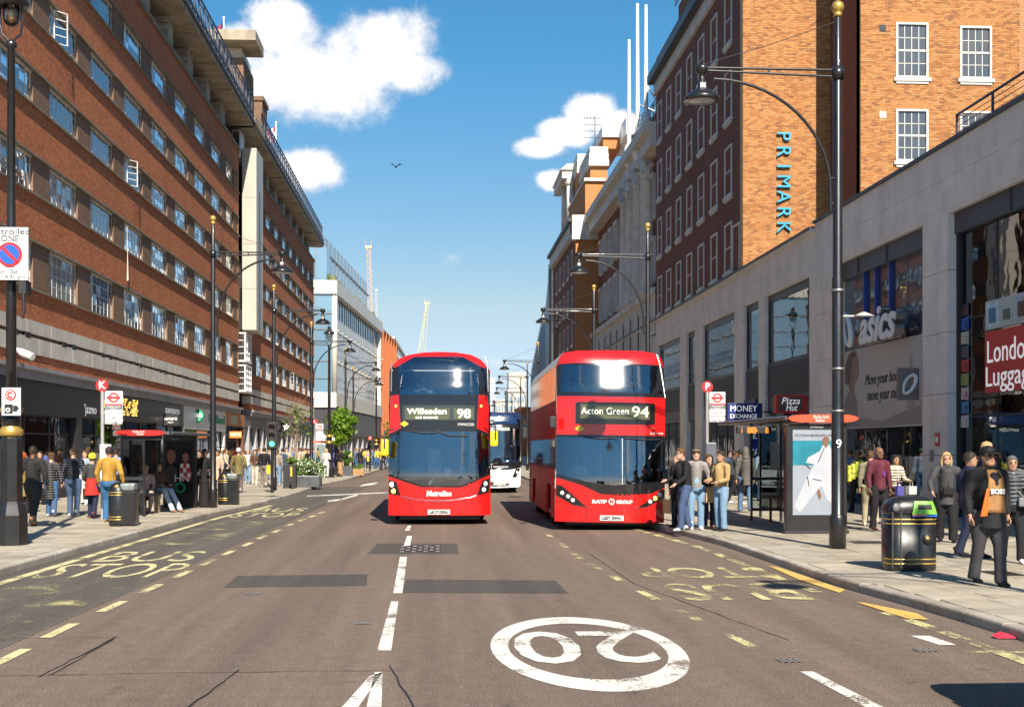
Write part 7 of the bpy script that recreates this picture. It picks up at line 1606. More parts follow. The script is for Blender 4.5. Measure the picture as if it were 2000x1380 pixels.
for zz in [.7+.09*k for k in range(26)]: m = MB(); m.box(-1.285,-1.27, 9.7, 10.3, zz, zz+.05) if zz < 1.1 else m.box(-1.285,-1.27,9.9,10.3,zz,zz+.03); m.build('vent_slat', BKM, T94, world=False)
cab(T94, -.66)
m = MB(); m.tube([(.05,.5,1.2),(.1,.42,1.55),(.35,.4,1.6),(.36,.4,2.1)], .012, 5); m.build('cab_pole', sgk, T94, world=False)
# ---- white coach behind
p = onY(957, 873, 51.5); CX = p.x+.05
TC = thing('coach', 'white coach with a dark blue roof following behind the red buses', 'coach', (CX, 51.5, 0))
def fyc(x, z): return .25*(abs(x)/1.27)**3 + (.12*(z-1.3) if z > 1.3 else 0) + (.8*(z-3.0)**2 if z > 3 else 0)
def cc(zx, zy): return ((zx-766)/164, (1053-zy)/164)
def mir(pts): a = [cc(*p) for p in pts]; return a+[(-x, z) for x, z in a[::-1]]
PC = lambda nm, mat, pts, off=0.: panel(TC, nm, mat, mir(pts), fyc, off, .15)
navyc = M('coach_navy', (.01,.025,.08), .2, var=0, coat=.8); whc = M('coach_white', (.68,.68,.68), .3, var=.02, coat=.4)
PC('roof_dome', navyc, [(766,492),(860,498),(915,515),(945,545),(962,575),(766,575)]); PC('upper_border', busblk, [(766,575),(962,575),(965,610),(766,598)]); PC('windscreen', wsg, [(766,598),(965,610),(970,835),(766,850)])
PC('grille_band', busblk, [(766,850),(970,835),(973,880),(900,892),(766,895)]); PC('front_panel', whc, [(766,895),(900,892),(973,880),(972,960),(962,1012),(766,1018)]); PC('bumper', sgk, [(766,975),(890,985),(890,1005),(766,1008)], -.01)
for s in (-1, 1):
    pts = [(s*x, z) for x, z in [cc(*p) for p in ((970,885),(938,885),(912,945),(940,945))]]; e = panel(TC, 'headlight', busblk, pts, fyc, -.01); a = cc(946,912); fdisc(e, s*a[0], a[1], .07, lampglass, fyc)
    m = MB(); m.bbox(min(s*1.32,s*1.5), max(s*1.32,s*1.5), -.1, .05, 2.3, 2.75, .03); m.tube([(s*1.2,.2,3.0),(s*1.4,-.05,3.05),(s*1.42,-.03,2.7)], .03, 6); m.build('mirror', BKM, TC, world=False)
    m = MB(); x0, x1 = sorted((s*1.25, s*1.2)); m.box(x0, x1, .3, 12, .3, 1.5); m.build('side_panel', whc, TC, world=False); m = MB(); m.box(x0, x1, .3, 12, 1.5, 3.1); m.build('side_window', sideglass, TC, world=False); m = MB(); m.lathe([(0,-.14),(.5,-.14),(.5,.14),(0,.14)], (s*1.05,2.4,.5), 20, 'x'); m.build('wheel', rub, TC, world=False)
x, z = cc(775,872); ftext(TC, 'national express', .15, sgw, x, z, fyc, width=1.32, height=.13); x, z = cc(800,612); ftext(TC, 'EXPRESS', .15, M('led_pale', (.6,.6,.5), emit=(.8,.8,.7), es=.5), x+.1, z-.0, fyc, width=.95, height=.13, off=-.03)
x, z = cc(790,990); m = MB(); m.bbox(x-.05, x+.45, -.03, -.01, z-.055, z+.055, .005); m.build('number_plate', numpl, TC, world=False); ftext(TC, 'BY21 YNK', .1, sgk, x+.2, z, lambda a, b: 0, width=.42, height=.07, off=-.034)
m = MB(); m.box(-1.25, 1.25, .5, 12, 3.1, 3.4); m.build('roof', navyc, TC, world=False); m = MB(); m.box(-1.2, 1.2, .8, 11, .4, .9); m.box(-1.2,1.2,.3,.8,.9,1.25); m.box(-1.15,1.15,4,4.05,.4,3.1); m.build('interior', interior, TC, world=False)
m = MB(); [m.bbox(x-.22, x+.22, y, y+.15, .9, 2.0, .04) for x in (-.9,-.4,.4,.9) for y in (1.6,2.6,3.5)]; m.build('seats', seatm, TC, world=False, kind='stuff')
m = MB(); [m.tube([(x,-.02,1.45),(x+.55,-.01,1.55)], .015, 5) for x in (-.6,.2)]; m.build('wipers', sgk, TC, world=False)

# unseen van shape added outside the frame to cast the lower right road shadow
TV = thing('shadow_caster_van', 'unseen van shape added just outside the lower right edge to cast a shadow', 'van', (4.9, 5.4, 0))
m = MB(); m.bbox(4.15, 5.65, 2.8, 7.85, .45, 1.15, .12); m.bbox(4.2, 5.6, 3.8, 7.8, 1.05, 1.8, .22); m.build('body', busblk, TV)
for x in (4.3, 5.5):
    for y in (3.7, 6.9): m = MB(); m.lathe([(0,-.11),(.34,-.11),(.34,.11),(0,.11)], (x, y, .34), 18, 'x'); m.build('wheel', rub, TV)
m = MB(); m.box(4.35, 5.45, 7.79, 7.82, 1.2, 1.65); m.box(4.17, 4.2, 4.2, 7.2, 1.2, 1.6); m.build('window', sideglass, TV)
# ================================================================== people
SKIN = {'light': (.52,.30,.21), 'tan': (.36,.20,.125), 'brown': (.17,.085,.05), 'dark': (.07,.035,.022)}
def PM(c, rough=.8, tag_=''):
    k = 'cloth_%02x%02x%02x%s' % (int(c[0]*255), int(c[1]*255), int(c[2]*255), tag_)
    return M(k, c, rough, var=.22, scale=7, bump=.5, bscale=26, obj=True, spec=.3)
DENIM = (.045,.10,.21); LDENIM = (.16,.26,.38); BLACK = (.012,.012,.014); NAVY = (.014,.018,.045); BEIGE = (.42,.33,.22); GREY = (.11,.11,.115); WHITE = (.66,.64,.6); MUST = (.40,.22,.035); KHAKI = (.30,.25,.15)
PEND = []
def remesh_all():
    if not PEND: return
    dg = bpy.context.evaluated_depsgraph_get(); dg.update()
    for o, post in PEND:
        me = bpy.data.meshes.new_from_object(o.evaluated_get(dg)); old = o.data; nm = o.name
        me.name = old.name; mats = list(old.materials); o.modifiers.clear(); o.data = me; me.materials.clear()
        for m_ in mats: me.materials.append(m_)
        for p in me.polygons: p.use_smooth = True; p.material_index = 0
        if post: post.build_into(me)
        bpy.data.meshes.remove(old)
    PEND.clear()
class Extra(MB):
    """details added to a body after its skin is grown into one surface (fingers, eyes, lips)"""
    def build_into(s, me):
        bm = bmesh.new(); bm.from_mesh(me); vs = [bm.verts.new(v) for v in s.v]
        for f, mi, sm in zip(s.f, s.mi, s.sm):
            try: q = bm.faces.new([vs[i] for i in f]); q.material_index = mi; q.smooth = sm
            except ValueError: pass
        bm.to_mesh(me); bm.free()
def grown(mb, name, mats, parent, vox, post=None, smooth=2, label=None):
    o = mb.build(name, mats, parent, world=False, fixn=True, label=label)
    r = o.modifiers.new('r', 'REMESH'); r.mode = 'VOXEL'; r.voxel_size = vox
    if smooth: q = o.modifiers.new('s', 'SMOOTH'); q.iterations = smooth; q.factor = .6
    PEND.append((o, post)); return o
NP = [0]
def person(px, py, face, label, h=1.72, skin='light', hair=('short', (.03,.02,.015)), top=BLACK, toplen=.52, bottom=DENIM, shoes=BLACK, stride=0., arms=((0,0,0),(0,0,0)), girth=1., vox=.02,
           skirt=None, collar=None, inner=None, bags=(), lean=0., loc=None, seat=0., group=None, glasses=False, beard=None, cat='person', stripes=None, hood=None, legw=1., turn=0., zbase=PAV, trouser=None, ground=True, sleeves=True, legs_out=0., cuff=None):
    """face = direction the person looks, degrees: 0 = towards the camera, 90 = to the right of the picture, 180 = away"""
    p = loc if loc is not None else onZ(px, py, zbase); R = random.Random(int(px*7+py*13+h*100)); NP[0] += 1
    T = thing('person', label, cat, (p[0], p[1], zbase), group, rz=radians(face)); s = h/1.75; g = girth
    V = lambda x, y, z: Vector((x*s, y*s, z*s))
    hipz = .93 if not seat else seat+.08; dz = hipz-.93; sh = .20*(g**.5)
    ly = lambda z: lean*(z-hipz)      # forward lean of the trunk (front is -y)
    def up(x, y, z): return V(x, y-ly(z), z)
    H = hipz
    # legs: hip, knee, ankle
    legs = []
    for sd in (-1, 1):
        st = stride*sd
        if seat: hip = V(sd*.10, 0, H); kn = V(sd*.12, -.42, H+.02); an = V(sd*.13, -.50-legs_out, .09+0*legs_out)
        else:
            hip = V(sd*.10, 0, H); an = V(sd*(.11+legs_out*.5), -st*.5, .09+max(0, -st)*.12); kn = hip.lerp(an, .5)+V(0, -.03-abs(st)*.08, .01)
        legs.append((hip, kn, an))
    arms_ = []
    for i, sd in enumerate((-1, 1)):
        raise_, fwd, bend = arms[i]      # outward, forward (radians-ish), elbow bend
        S = up(sd*(sh-.012), .0, H+.47); ua = .28; fa = .25
        d = Vector((sd*(.16+raise_), -fwd, -1)).normalized(); E = S+d*ua*s
        b = Vector((sd*(.08+raise_*.3)-sd*bend*.45, -fwd-bend*1.2, -1+bend*.95)).normalized(); Wr = E+b*fa*s; arms_.append((S, E, Wr, b))
    neck = up(0, .01, H+.56); hd = up(0, -.02, H+.70)
    hr = .105*s
    near = vox < .016
    # ---- body: one skin
    b = MB()
    b.tube([up(0,0,H-.08), up(0,0,H+.02), up(0,0,H+.18), up(0,-.01,H+.36), up(0,0,H+.50), up(0,0,H+.545)], [(.13*s*g,.10*s*g),(.155*s*g,.115*s*g),(.135*s*g,.105*s*g),(.16*s*g,.115*s*g),(.15*s*g,.09*s*g),(.07*s,.06*s)], 14)
    b.tube([up(0,.01,H+.50), neck+V(0,0,.0), neck+V(0,-.01,.09)], [.062*s,.053*s,.05*s], 10)
    b.tube([up(-(sh-.02),0,H+.47), up(-.09,0,H+.505), up(.09,0,H+.505), up(sh-.02,0,H+.47)], [.050*s,.055*s,.055*s,.050*s], 10)
    # head: skull, jaw, nose, ears
    hs = MB(); rows = [(-.125,.030,-.035),(-.110,.052,-.028),(-.085,.066,-.018),(-.05,.073,-.008),(-.01,.078,0),(.03,.082,.006),(.065,.078,.008),(.095,.062,.008),(.118,.034,.008),(.128,.001,.008)]
    vs = []; n = 16
    for (z, r, yo) in rows:
        for j in range(n): a = 2*pi*j/n; vs.append(hd+V(cos(a)*r, sin(a)*r*1.22+yo, z))
    fs = [(i*n+j, i*n+(j+1) % n, (i+1)*n+(j+1) % n, (i+1)*n+j) for i in range(len(rows)-1) for j in range(n)]+[tuple(range(n))[::-1], tuple(range((len(rows)-1)*n, len(rows)*n))]
    b.add(vs, fs, True)
    b.tube([hd+V(0,-.092,.022), hd+V(0,-.112,-.018), hd+V(0,-.098,-.03)], [.008*s,.015*s,.010*s], 6)
    for sd in (-1, 1): b.ball(hd+V(sd*.082,.005,-.005), .022*s, 8, (.5,1,1.2))
    for (hip, kn, an) in legs: b.tube([hip, kn, an], [.085*s*g, .058*s, .042*s], 10); 
    for (S, E, Wr, d) in arms_: b.tube([S, E, Wr], [.052*s, .042*s, .028*s], 8); b.ball(Wr+d*.045*s, .042*s, 8, (.75,.75,1.1))
    ex = Extra(); ex.smooth = True
    for sd in (-1, 1):
        ex.m = 1; ex.ball(hd+V(sd*.032,-.093,.012), .0125*s, 8, (1.2,.6,.7)); ex.m = 2; ex.ball(hd+V(sd*.032,-.092,.032), .016*s, 6, (1.1,.6,.28))
    ex.m = 3; ex.ball(hd+V(0,-.094,-.055), .022*s, 8, (1.1,.5,.35))
    ex.m = 0
    for i, (S, E, Wr, d) in enumerate(arms_):      # four fingers and a thumb, slightly curled
        sd = -1 if i == 0 else 1; side = Vector((0,-1,0)) if abs(d.y) < .75 else Vector((-sd,0,0)); inw = Vector((-sd*.6, 0, 0)); c = Wr+d*.07*s
        for k in range(4):
            o = side*(.030-.02*k)*s; ln = (.055,.062,.058,.045)[k]*s
            ex.tube([c+o-d*.01, c+o+d*ln*.55+inw*.012, c+o+d*ln*.9+inw*.035*s*1.4], [.0095*s,.0088*s,.007*s], 6)
        ex.tube([Wr+d*.03*s+side*.03*s, Wr+d*.06*s+side*.055*s, Wr+d*.095*s+side*.05*s+inw*.02], [.011*s,.010*s,.008*s], 6)
    sk = M('skin_'+skin, SKIN[skin], .5, var=.08, obj=True, scale=9, spec=.35)
    body = grown(b, 'body', [sk, M('eye_dark', (.02,.015,.012), .15, var=0), M('brow_%s' % skin, tuple(v*.35 for v in hair[1]), .9, var=0), M('lips_'+skin, (SKIN[skin][0]*.8, SKIN[skin][1]*.5, SKIN[skin][2]*.55), .5, var=0)], T, max(vox, .011) if near else vox, ex)
    # ---- trousers or skirt
    tm = PM(bottom)
    c = MB()
    if skirt is None:
        k = 1.18*legw
        c.tube([V(0,0,H-.10), V(0,0,H+.0), V(0,0,H+.10)], [(.155*s*g,.12*s*g),(.168*s*g,.128*s*g),(.15*s*g,.115*s*g)], 14)
        for (hip, kn, an) in legs: c.tube([hip+V(0,0,.03), hip.lerp(kn,.5), kn, kn.lerp(an,.6), an+V(0,0,-.03), an+V(0,0,-.045)], [.098*s*g*(.5+.5*k), .084*s*g*k, .068*s*k, .060*s*k, .064*s*k, .058*s*k], 12)
        grown(c, 'trousers', tm, T, max(vox, .014))
    else:
        zt, zb, wide = H+.10, skirt[0]*h/s/1.75*1.0, skirt[1]
        c.tube([V(0,0,zt), V(0,0,H-.02), V(0,0,(H+zb)/2), V(0,0,zb)], [(.14*s*g,.11*s*g),(.17*s*g,.14*s*g),((.17+wide*.5)*s,(.15+wide*.5)*s),((.17+wide)*s,(.15+wide)*s)], 18)
        grown(c, 'skirt', tm, T, max(vox, .016))
    # ---- upper garment with sleeves
    u = MB(); zl = H+.10-max(0, toplen-.52)*1.0 - (.08 if toplen >= .5 else 0)      # hem height
    fl = .02 if toplen > .6 else .0; w = 1.13
    if toplen > .8: zl = H-.45
    elif toplen > .6: zl = H-.20
    ring = [(zl, .168+fl*1.6, .132+fl*1.6), (zl+.05, .170+fl, .134+fl), (H+.12, .158, .128), (H+.34, .178, .138), (H+.46, .186, .118), (H+.525, .13, .095), (H+.56, .078, .075)]
    ring = [r for i, r in enumerate(ring) if i == 0 or r[0] > ring[i-1][0]+.01]
    u.tube([up(0,0,r[0]) for r in ring], [(r[1]*s*g, r[2]*s*g) for r in ring], 16)
    kk = g**.5
    u.tube([up(-(sh+.005),0,H+.445), up(-(sh-.03),0,H+.475), up(-.09,0,H+.50), up(.09,0,H+.50), up(sh-.03,0,H+.475), up(sh+.005,0,H+.445)], [(.060*s*kk,.066*s*kk),(.070*s*kk,.074*s*kk),(.082*s*kk,.076*s*kk),(.082*s*kk,.076*s*kk),(.070*s*kk,.074*s*kk),(.060*s*kk,.066*s*kk)], 12)
    for (S, E, Wr, d) in arms_:
        u.ball(S, .078*s*kk, 10)
        e = Wr if sleeves else E
        u.tube([S+V(0,0,-.01), S.lerp(E,.5), E, E.lerp(e,.6) if sleeves else E+V(0,0,-.001), e-d*.02*s if sleeves else E+V(0,0,-.002)], [.075*s*g**.5, .068*s*g**.5, .060*s, .054*s, .046*s], 10)
    if collar: u.tube([up(0,.0,H+.53), up(0,.0,H+.60)], [(.085*s,.085*s),(.078*s,.08*s)], 12)
    um = PM(top) if stripes is None else stripe_mat(top, stripes)
    grown(u, 'coat' if toplen > .6 else 'top', um, T, max(vox, .014), smooth=4)
    if inner:      # shirt or hoodie showing in the open front
        i_ = MB(); zb = inner[2] if len(inner) > 2 else H+.05; wi = inner[1]
        y_ = -(.146+fl)*g-.014; rows_ = 9; cols_ = 7; grid = []
        for a in range(rows_+1):
            z = zb+(H+.54-zb)*a/rows_; w_ = wi*(1-.38*a/rows_); yz = y_ if z < H+.42 else y_+(z-H-.42)*.55
            for c_ in range(cols_+1): t_ = -1+2*c_/cols_; grid.append(up(w_*t_, yz+w_*w_*t_*t_*1.6+.004*sin(z*23+c_), z))
        nn = cols_+1; back = [q+V(0,.02,0) for q in grid]; N_ = len(grid)
        fs_ = [(r*nn+c_, r*nn+c_+1, (r+1)*nn+c_+1, (r+1)*nn+c_) for r in range(rows_) for c_ in range(cols_)]
        edge = [(r*nn, (r+1)*nn) for r in range(rows_)]+[((r+1)*nn+cols_, r*nn+cols_) for r in range(rows_)]+[(c_+1, c_) for c_ in range(cols_)]+[(rows_*nn+c_, rows_*nn+c_+1) for c_ in range(cols_)]
        i_.add(grid+back, fs_+[tuple(N_+i for i in f[::-1]) for f in fs_]+[(p_, q_, N_+q_, N_+p_) for p_, q_ in edge], True)
        i_.build('shirt_front', PM(inner[0]), T, world=False)
    # ---- shoes
    for i, (hip, kn, an) in enumerate(legs):
        q = MB(); st = stride*(-1 if i == 0 else 1); a = Vector((an.x, an.y, an.z)); tip = .10 if st < 0 else 0
        z0 = a.z/s-.09
        q.tube([V(a.x/s, a.y/s+.075, z0+.045+tip), V(a.x/s, a.y/s+.03, z0+.055+tip*.6), V(a.x/s, a.y/s-.06, z0+.043), V(a.x/s, a.y/s-.13, z0+.032), V(a.x/s, a.y/s-.18, z0+.026)], [(.028*s,.026*s),(.040*s,.048*s),(.046*s,.040*s),(.046*s,.028*s),(.024*s,.014*s)], 10)
        q.tube([V(a.x/s, a.y/s+.01, z0+.05+tip*.5), V(a.x/s, a.y/s+.005, z0+.11+tip*.4)], [.045*s, .046*s], 8)
        q.build('shoe', PM(shoes, .5), T, world=False)
    # ---- hair
    kind, hc = hair[0], hair[1]; hm = PM(hc, .6, 'h'); q = MB()
    def cap(z0, r, yb=.012, top_=.140):
        vs = []; n = 16; rs = [(z0,1.0),(z0+(top_-z0)*.35,1.04),(z0+(top_-z0)*.65,.93),(z0+(top_-z0)*.88,.64),(top_,.02)]
        for (z, k) in rs:
            for j in range(n):
                a = 2*pi*j/n; fr = max(0, -sin(a)); zz = z+fr*max(0, .078-z)
                vs.append(hd+V(cos(a)*.0865*k*r, sin(a)*.106*k*r+yb, zz))
        q.add(vs, [(i*n+j, i*n+(j+1) % n, (i+1)*n+(j+1) % n, (i+1)*n+j) for i in range(4) for j in range(n)]+[tuple(range(64, 80))], True)
    if kind == 'short': cap(-.02, 1.0)
    elif kind == 'bald': q = None
    elif kind == 'long':
        cap(-.02, 1.06); q.tube([hd+V(0,.055,.05), hd+V(0,.085,-.05), hd+V(0,.085,-.17), up(0,.10,H+.42)], [(.085*s,.06*s),(.098*s,.055*s),(.098*s,.04*s),(.06*s,.02*s)], 12)
        for sd in (-1, 1): q.tube([hd+V(sd*.07,-.01,.05), hd+V(sd*.092,.0,-.05), hd+V(sd*.085,-.02,-.17)], [.03*s,.028*s,.012*s], 8)
    elif kind == 'bun': cap(-.03, 1.03); q.ball(hd+V(0,.11,.07), .045*s, 10)
    elif kind == 'tail': cap(-.03, 1.03); q.tube([hd+V(0,.10,.05), hd+V(0,.15,.0), hd+V(0,.13,-.12)], [.03*s,.03*s,.01*s], 8)
    elif kind == 'hood': cap(-.10, 1.18, .02, .155); q.tube([hd+V(0,.05,-.10), up(0,.03,H+.53)], [(.105*s,.10*s),(.13*s,.11*s)], 12)
    elif kind == 'beanie': cap(.01, 1.12, .01, .175); 
    elif kind == 'cap':
        cap(.0, 1.05, .01, .145); q.add([hd+V(x, y, z) for x, y, z in ((-.075,-.085,.062),(.075,-.085,.062),(.055,-.175,.045),(-.055,-.175,.045),(-.075,-.085,.05),(.075,-.085,.05),(.055,-.175,.037),(-.055,-.175,.037))], [(0,1,2,3),(4,7,6,5),(0,4,5,1),(1,5,6,2),(2,6,7,3),(3,7,4,0)], False)
    elif kind == 'flatcap': cap(.02, 1.12, .0, .125); q.ball(hd+V(0,-.05,.085), .095*s, 12, (1,1.1,.32))
    if q is not None: q.build({'hood':'hood','beanie':'hat','cap':'hat','flatcap':'hat'}.get(kind, 'hair'), hm, T, world=False)
    if kind in ('cap','beanie','flatcap') and len(hair) > 2: q = MB(); cap(-.03, .985, .012, .08); q.build('hair', PM(hair[2], .6, 'h'), T, world=False)
    if beard: q = MB(); q.ball(hd+V(0,-.052,-.082), .050*s, 12, (1.0,.85,.80)); q.build('beard', PM(beard, .9), T, world=False)
    if glasses:
        q = MB()
        for sd in (-1, 1): q.ball(hd+V(sd*.033,-.100,.010), .026*s, 8, (1,.35,.72))
        q.tube([hd+V(-.085,-.02,.015), hd+V(-.06,-.095,.015), hd+V(.06,-.095,.015), hd+V(.085,-.02,.015)], .004*s, 5); q.build('glasses', M('glasses_%s' % ('dark' if glasses is True else 'red'), (.012,.01,.01) if glasses is True else (.35,.06,.02), .15, var=0), T, world=False)
    # ---- bags
    for bg in bags:
        kind, col = bg[0], bg[1]; q = MB()
        if kind == 'cross': 
            x = bg[2] if len(bg) > 2 else .12; q.bbox((x-.11)*s, (x+.11)*s, (-.235*g)*s, (-.155*g)*s, (H+.0)*s, (H+.15)*s, .02); q.build('shoulder_bag', PM(col, .5), T, world=False)
            q = MB(); q.tube([up(x,-.17*g,H+.14), up(0,-.16*g,H+.3), up(-.12,-.11*g,H+.50), up(-.13,.02,H+.56), up(-.05,.13*g,H+.35)], .010*s, 6); q.build('strap', PM(col, .5), T, world=False)
        elif kind == 'back': q.bbox(-.15*s, .15*s, .10*s, .25*s, (H+.12)*s, (H+.5)*s, .04); q.build('backpack', PM(col), T, world=False)
        else:
            i = 0 if kind == 'left' else 1; S, E, Wr, d = arms_[i]; sz = bg[2] if len(bg) > 2 else (.13, .05, .32); c = Wr+d*.09*s
            q.tube([c+V(-.05,0,-.13), c+V(-.03,0,0), c+V(.03,0,0), c+V(.05,0,-.13)], .006*s, 5)
            q.add([c+V(x*sz[0], y*sz[1]*(1.0 if z else 1.1), -.12-z) for z in (0, sz[2]) for x, y in ((-1,-1),(1,-1),(1,1),(-1,1))], [(0,1,2,3),(4,7,6,5),(0,4,5,1),(1,5,6,2),(2,6,7,3),(3,7,4,0)], False); q.build('carrier_bag', PM(col, .5), T, world=False)
    T['hd'] = 0; del T['hd']
    return T, dict(hd=hd, H=H, s=s, up=up, V=V, arms=arms_, g=g)
def stripe_mat(c, c2):
    m = bpy.data.materials.new('quilted_%d' % int(c[0]*999)); m.use_nodes = True; nt = m.node_tree; b = nt.nodes['Principled BSDF']; tc = nt.nodes.new('ShaderNodeTexCoord'); w = nt.nodes.new('ShaderNodeTexWave'); w.bands_direction = 'Z'; w.inputs['Scale'].default_value = 5.0; w.inputs['Distortion'].default_value = .6; w.inputs['Detail Scale'].default_value = 3
    nt.links.new(tc.outputs['Object'], w.inputs['Vector']); cr = nt.nodes.new('ShaderNodeValToRGB'); cr.color_ramp.elements[0].color = (*c2, 1); cr.color_ramp.elements[0].position = .1; cr.color_ramp.elements[1].color = (*c, 1); cr.color_ramp.elements[1].position = .5; nt.links.new(w.outputs[0], cr.inputs[0]); nt.links.new(cr.outputs[0], b.inputs['Base Color']); b.inputs['Roughness'].default_value = .45
    bp = nt.nodes.new('ShaderNodeBump'); bp.inputs['Strength'].default_value = .9; bp.inputs['Distance'].default_value = .03; nt.links.new(w.outputs[0], bp.inputs['Height']); nt.links.new(bp.outputs[0], b.inputs['Normal']); return m
DN = (.025,.018,.014); BR = (.09,.045,.02); BL = (.42,.28,.12); GI = (.30,.07,.02)
rel = ((0,0,.15),(0,0,.15)); hold = ((0,.1,1.0),(0,.1,1.0)); pock = ((.25,-.05,.75),(.25,-.05,.75))
# ---------------- right pavement, near
T, K = person(1928, 1143, 8, 'man in a black cap, open black jacket with orange lining and tan hoodie printed BOSS', 1.80, 'tan', ('cap', (.012,.012,.014), DN), BLACK, .62, (.045,.045,.05), BLACK, stride=.25, arms=((.10,.0,.2),(.05,-.05,.15)), girth=1.22, vox=.013, glasses=True, beard=DN, inner=((.30,.155,.06), .145, .93), legw=1.05)
V_, up_, H_, g_ = K['V'], K['up'], K['H'], K['g']
m = MB(); ln = M('lining_orange', (.80,.12,.01), .6, obj=True)
m.add([up_(-.11,-.226,H_+.30), up_(-.14,-.222,H_+.31), up_(-.25,-.26,H_-.04), up_(-.145,-.232,H_-.03), up_(-.11,-.212,H_+.30), up_(-.14,-.205,H_+.31), up_(-.25,-.24,H_-.04), up_(-.145,-.215,H_-.03)], [(0,1,2,3),(4,7,6,5),(0,4,5,1),(1,5,6,2),(2,6,7,3),(3,7,4,0)], False); m.build('orange_lining', ln, T, world=False)
o = text('BOSS', .12, sgw, None, (0,0,0), (1,0,0), (0,0,1), .003, width=.20, height=.065, bold=.004); o.parent = T; hm_ = MB(); hm_.tube([up_(.0+.105*cos(2*pi*k/14)*g_**.5, .02+.095*sin(2*pi*k/14)*g_**.5, H_+.535-.035*max(0,-sin(2*pi*k/14))) for k in range(15)], .034*K['s'], 8, cap=False); hm_.build('hood', PM((.30,.155,.06)), T, world=False)
o.location = (.0, -.226*K['s']-.010, (H_+.27)*K['s'])
T, K = person(1976, 1098, -12, 'man with grey hair in a grey quilted gilet at the right edge of the photo', 1.66, 'tan', ('short', (.10,.10,.10)), (.10,.11,.12), .52, BLACK, WHITE, stride=.3, arms=((0,-.1,.2),(.1,.2,.6)), girth=1.12, vox=.016, stripes=(.04,.045,.05), collar=True, bags=(('cross', (.16,.16,.17), .16),))
person(1893, 1090, 70, 'man in a mustard gilet over navy, seen in profile behind the man in the cap', 1.72, 'tan', ('short', DN), NAVY, .52, NAVY, BLACK, stride=.35, arms=((0,.2,.3),(0,-.2,.2)), vox=.018, inner=(MUST, .12), collar=True)
person(1926, 1052, 60, 'tall blond man with glasses in a dark navy top behind the man in the cap', 1.90, 'light', ('short', BL), NAVY, .52, NAVY, BLACK, stride=.3, arms=rel, vox=.02, glasses=True)
T, K = person(1848, 1058, -10, 'woman with fair hair in a wide charcoal coat and black trousers', 1.70, 'light', ('long', BL), (.055,.055,.058), .63, BLACK, BLACK, stride=.2, arms=((.30,.1,.45),(.32,.1,.5)), girth=1.12, vox=.015, glasses=2, legw=1.25, collar=True, bags=(('cross', BLACK, .0),), inner=(BLACK, .05, 1.35))
T, K = person(1716, 1037, 15, 'bald man in a maroon blazer, white shirt and purple tie', 1.80, 'brown', ('bald', DN), (.105,.022,.035), .60, BLACK, (.07,.02,.018), stride=.1, arms=((.04,0,.15),(.04,0,.1)), vox=.015, inner=((.55,.53,.56), .06, 1.18), beard=(.03,.018,.014), girth=1.05)
m = MB(); u, H = K['up'], K['H']; m.add([u(-.018,-.155,H+.50), u(.018,-.155,H+.50), u(.028,-.196,H+.24), u(0,-.196,H+.20), u(-.028,-.196,H+.24)], [(0,1,2,3,4)], False); m.build('tie', M('tie_purple', (.11,.03,.20), .5, obj=True), T, world=False)
person(1700, 1027, 165, 'person in a checked shirt and khaki trousers walking away behind the man in maroon', 1.72, 'light', ('short', BR), (.22,.20,.13), .52, (.36,.31,.21), WHITE, stride=.35, arms=rel, vox=.02)
person(1748, 1024, 20, 'woman with long dark hair in a short cream puffer jacket', 1.62, 'tan', ('long', DN), (.60,.55,.44), .50, (.06,.04,.05), BLACK, stride=.1, arms=((.1,.2,.9),(.1,.2,.9)), vox=.018, stripes=(.42,.38,.29), inner=(NAVY, .07, .95), bags=(('left', (.08,.08,.30), (.10,.04,.26)), ('right', (.5,.48,.48), (.12,.06,.2))))
T, K = person(1676, 1000, 195, 'person in black with a bright patterned shopping bag over the shoulder', 1.72, 'brown', ('short', DN), BLACK, .6, BLACK, BLACK, stride=.3, arms=((.2,-.1,.6),(0,0,.2)), vox=.022)
m = MB(); p = onZ(1665, 1000, PAV); [m.bbox(p.x-.22+i*.11, p.x-.12+i*.11, p.y-.3, p.y-.12, .98+.06*i, 1.42+.05*i, .02) for i in range(4)]
tag(m.build('patterned_bag', M('bag_tropical', (.45,.50,.06), .5, var=.9, scale=14)), 'bright yellow and green patterned shopping bag carried by the person in black', 'bag')
person(1760, 992, 180, 'dark figure standing inside the sports shop window', 1.72, 'tan', ('long', DN), BLACK, .9, BLACK, BLACK, vox=.03, loc=(14.4, 36.5))
# ---------------- group at the right kerb
person(1338, 1036, -75, 'man in a black leather jacket leaning towards the right bus door', 1.78, 'light', ('short', BR), BLACK, .50, (.05,.08,.16), WHITE, stride=.30, arms=((0,.3,.7),(0,.2,.5)), vox=.017, glasses=True, lean=.12, beard=BR)
person(1359, 1034, -5, 'man in a flat cap and grey jacket with hands in his pockets', 1.76, 'light', ('flatcap', (.17,.14,.08), BR), (.24,.22,.21), .56, LDENIM, WHITE, stride=0, arms=pock, vox=.017, inner=((.22,.36,.52), .05, .98), beard=(.16,.09,.05))
person(1384, 1031, 15, 'woman with a brown paper bag half hidden behind the man in the flat cap', 1.64, 'light', ('long', BR), BLACK, .60, NAVY, (.38,.22,.12), arms=hold, vox=.02, bags=(('left', (.45,.30,.15), (.15,.07,.36)), ('right', (.5,.5,.48), (.1,.05,.34))))
person(1409, 1036, -60, 'man in a tan hoodie and pale jeans facing the right bus', 1.72, 'tan', ('short', DN), (.37,.25,.11), .52, LDENIM, BLACK, stride=.05, arms=((0,.15,.9),(0,.15,.8)), vox=.017, beard=DN, hood=1)
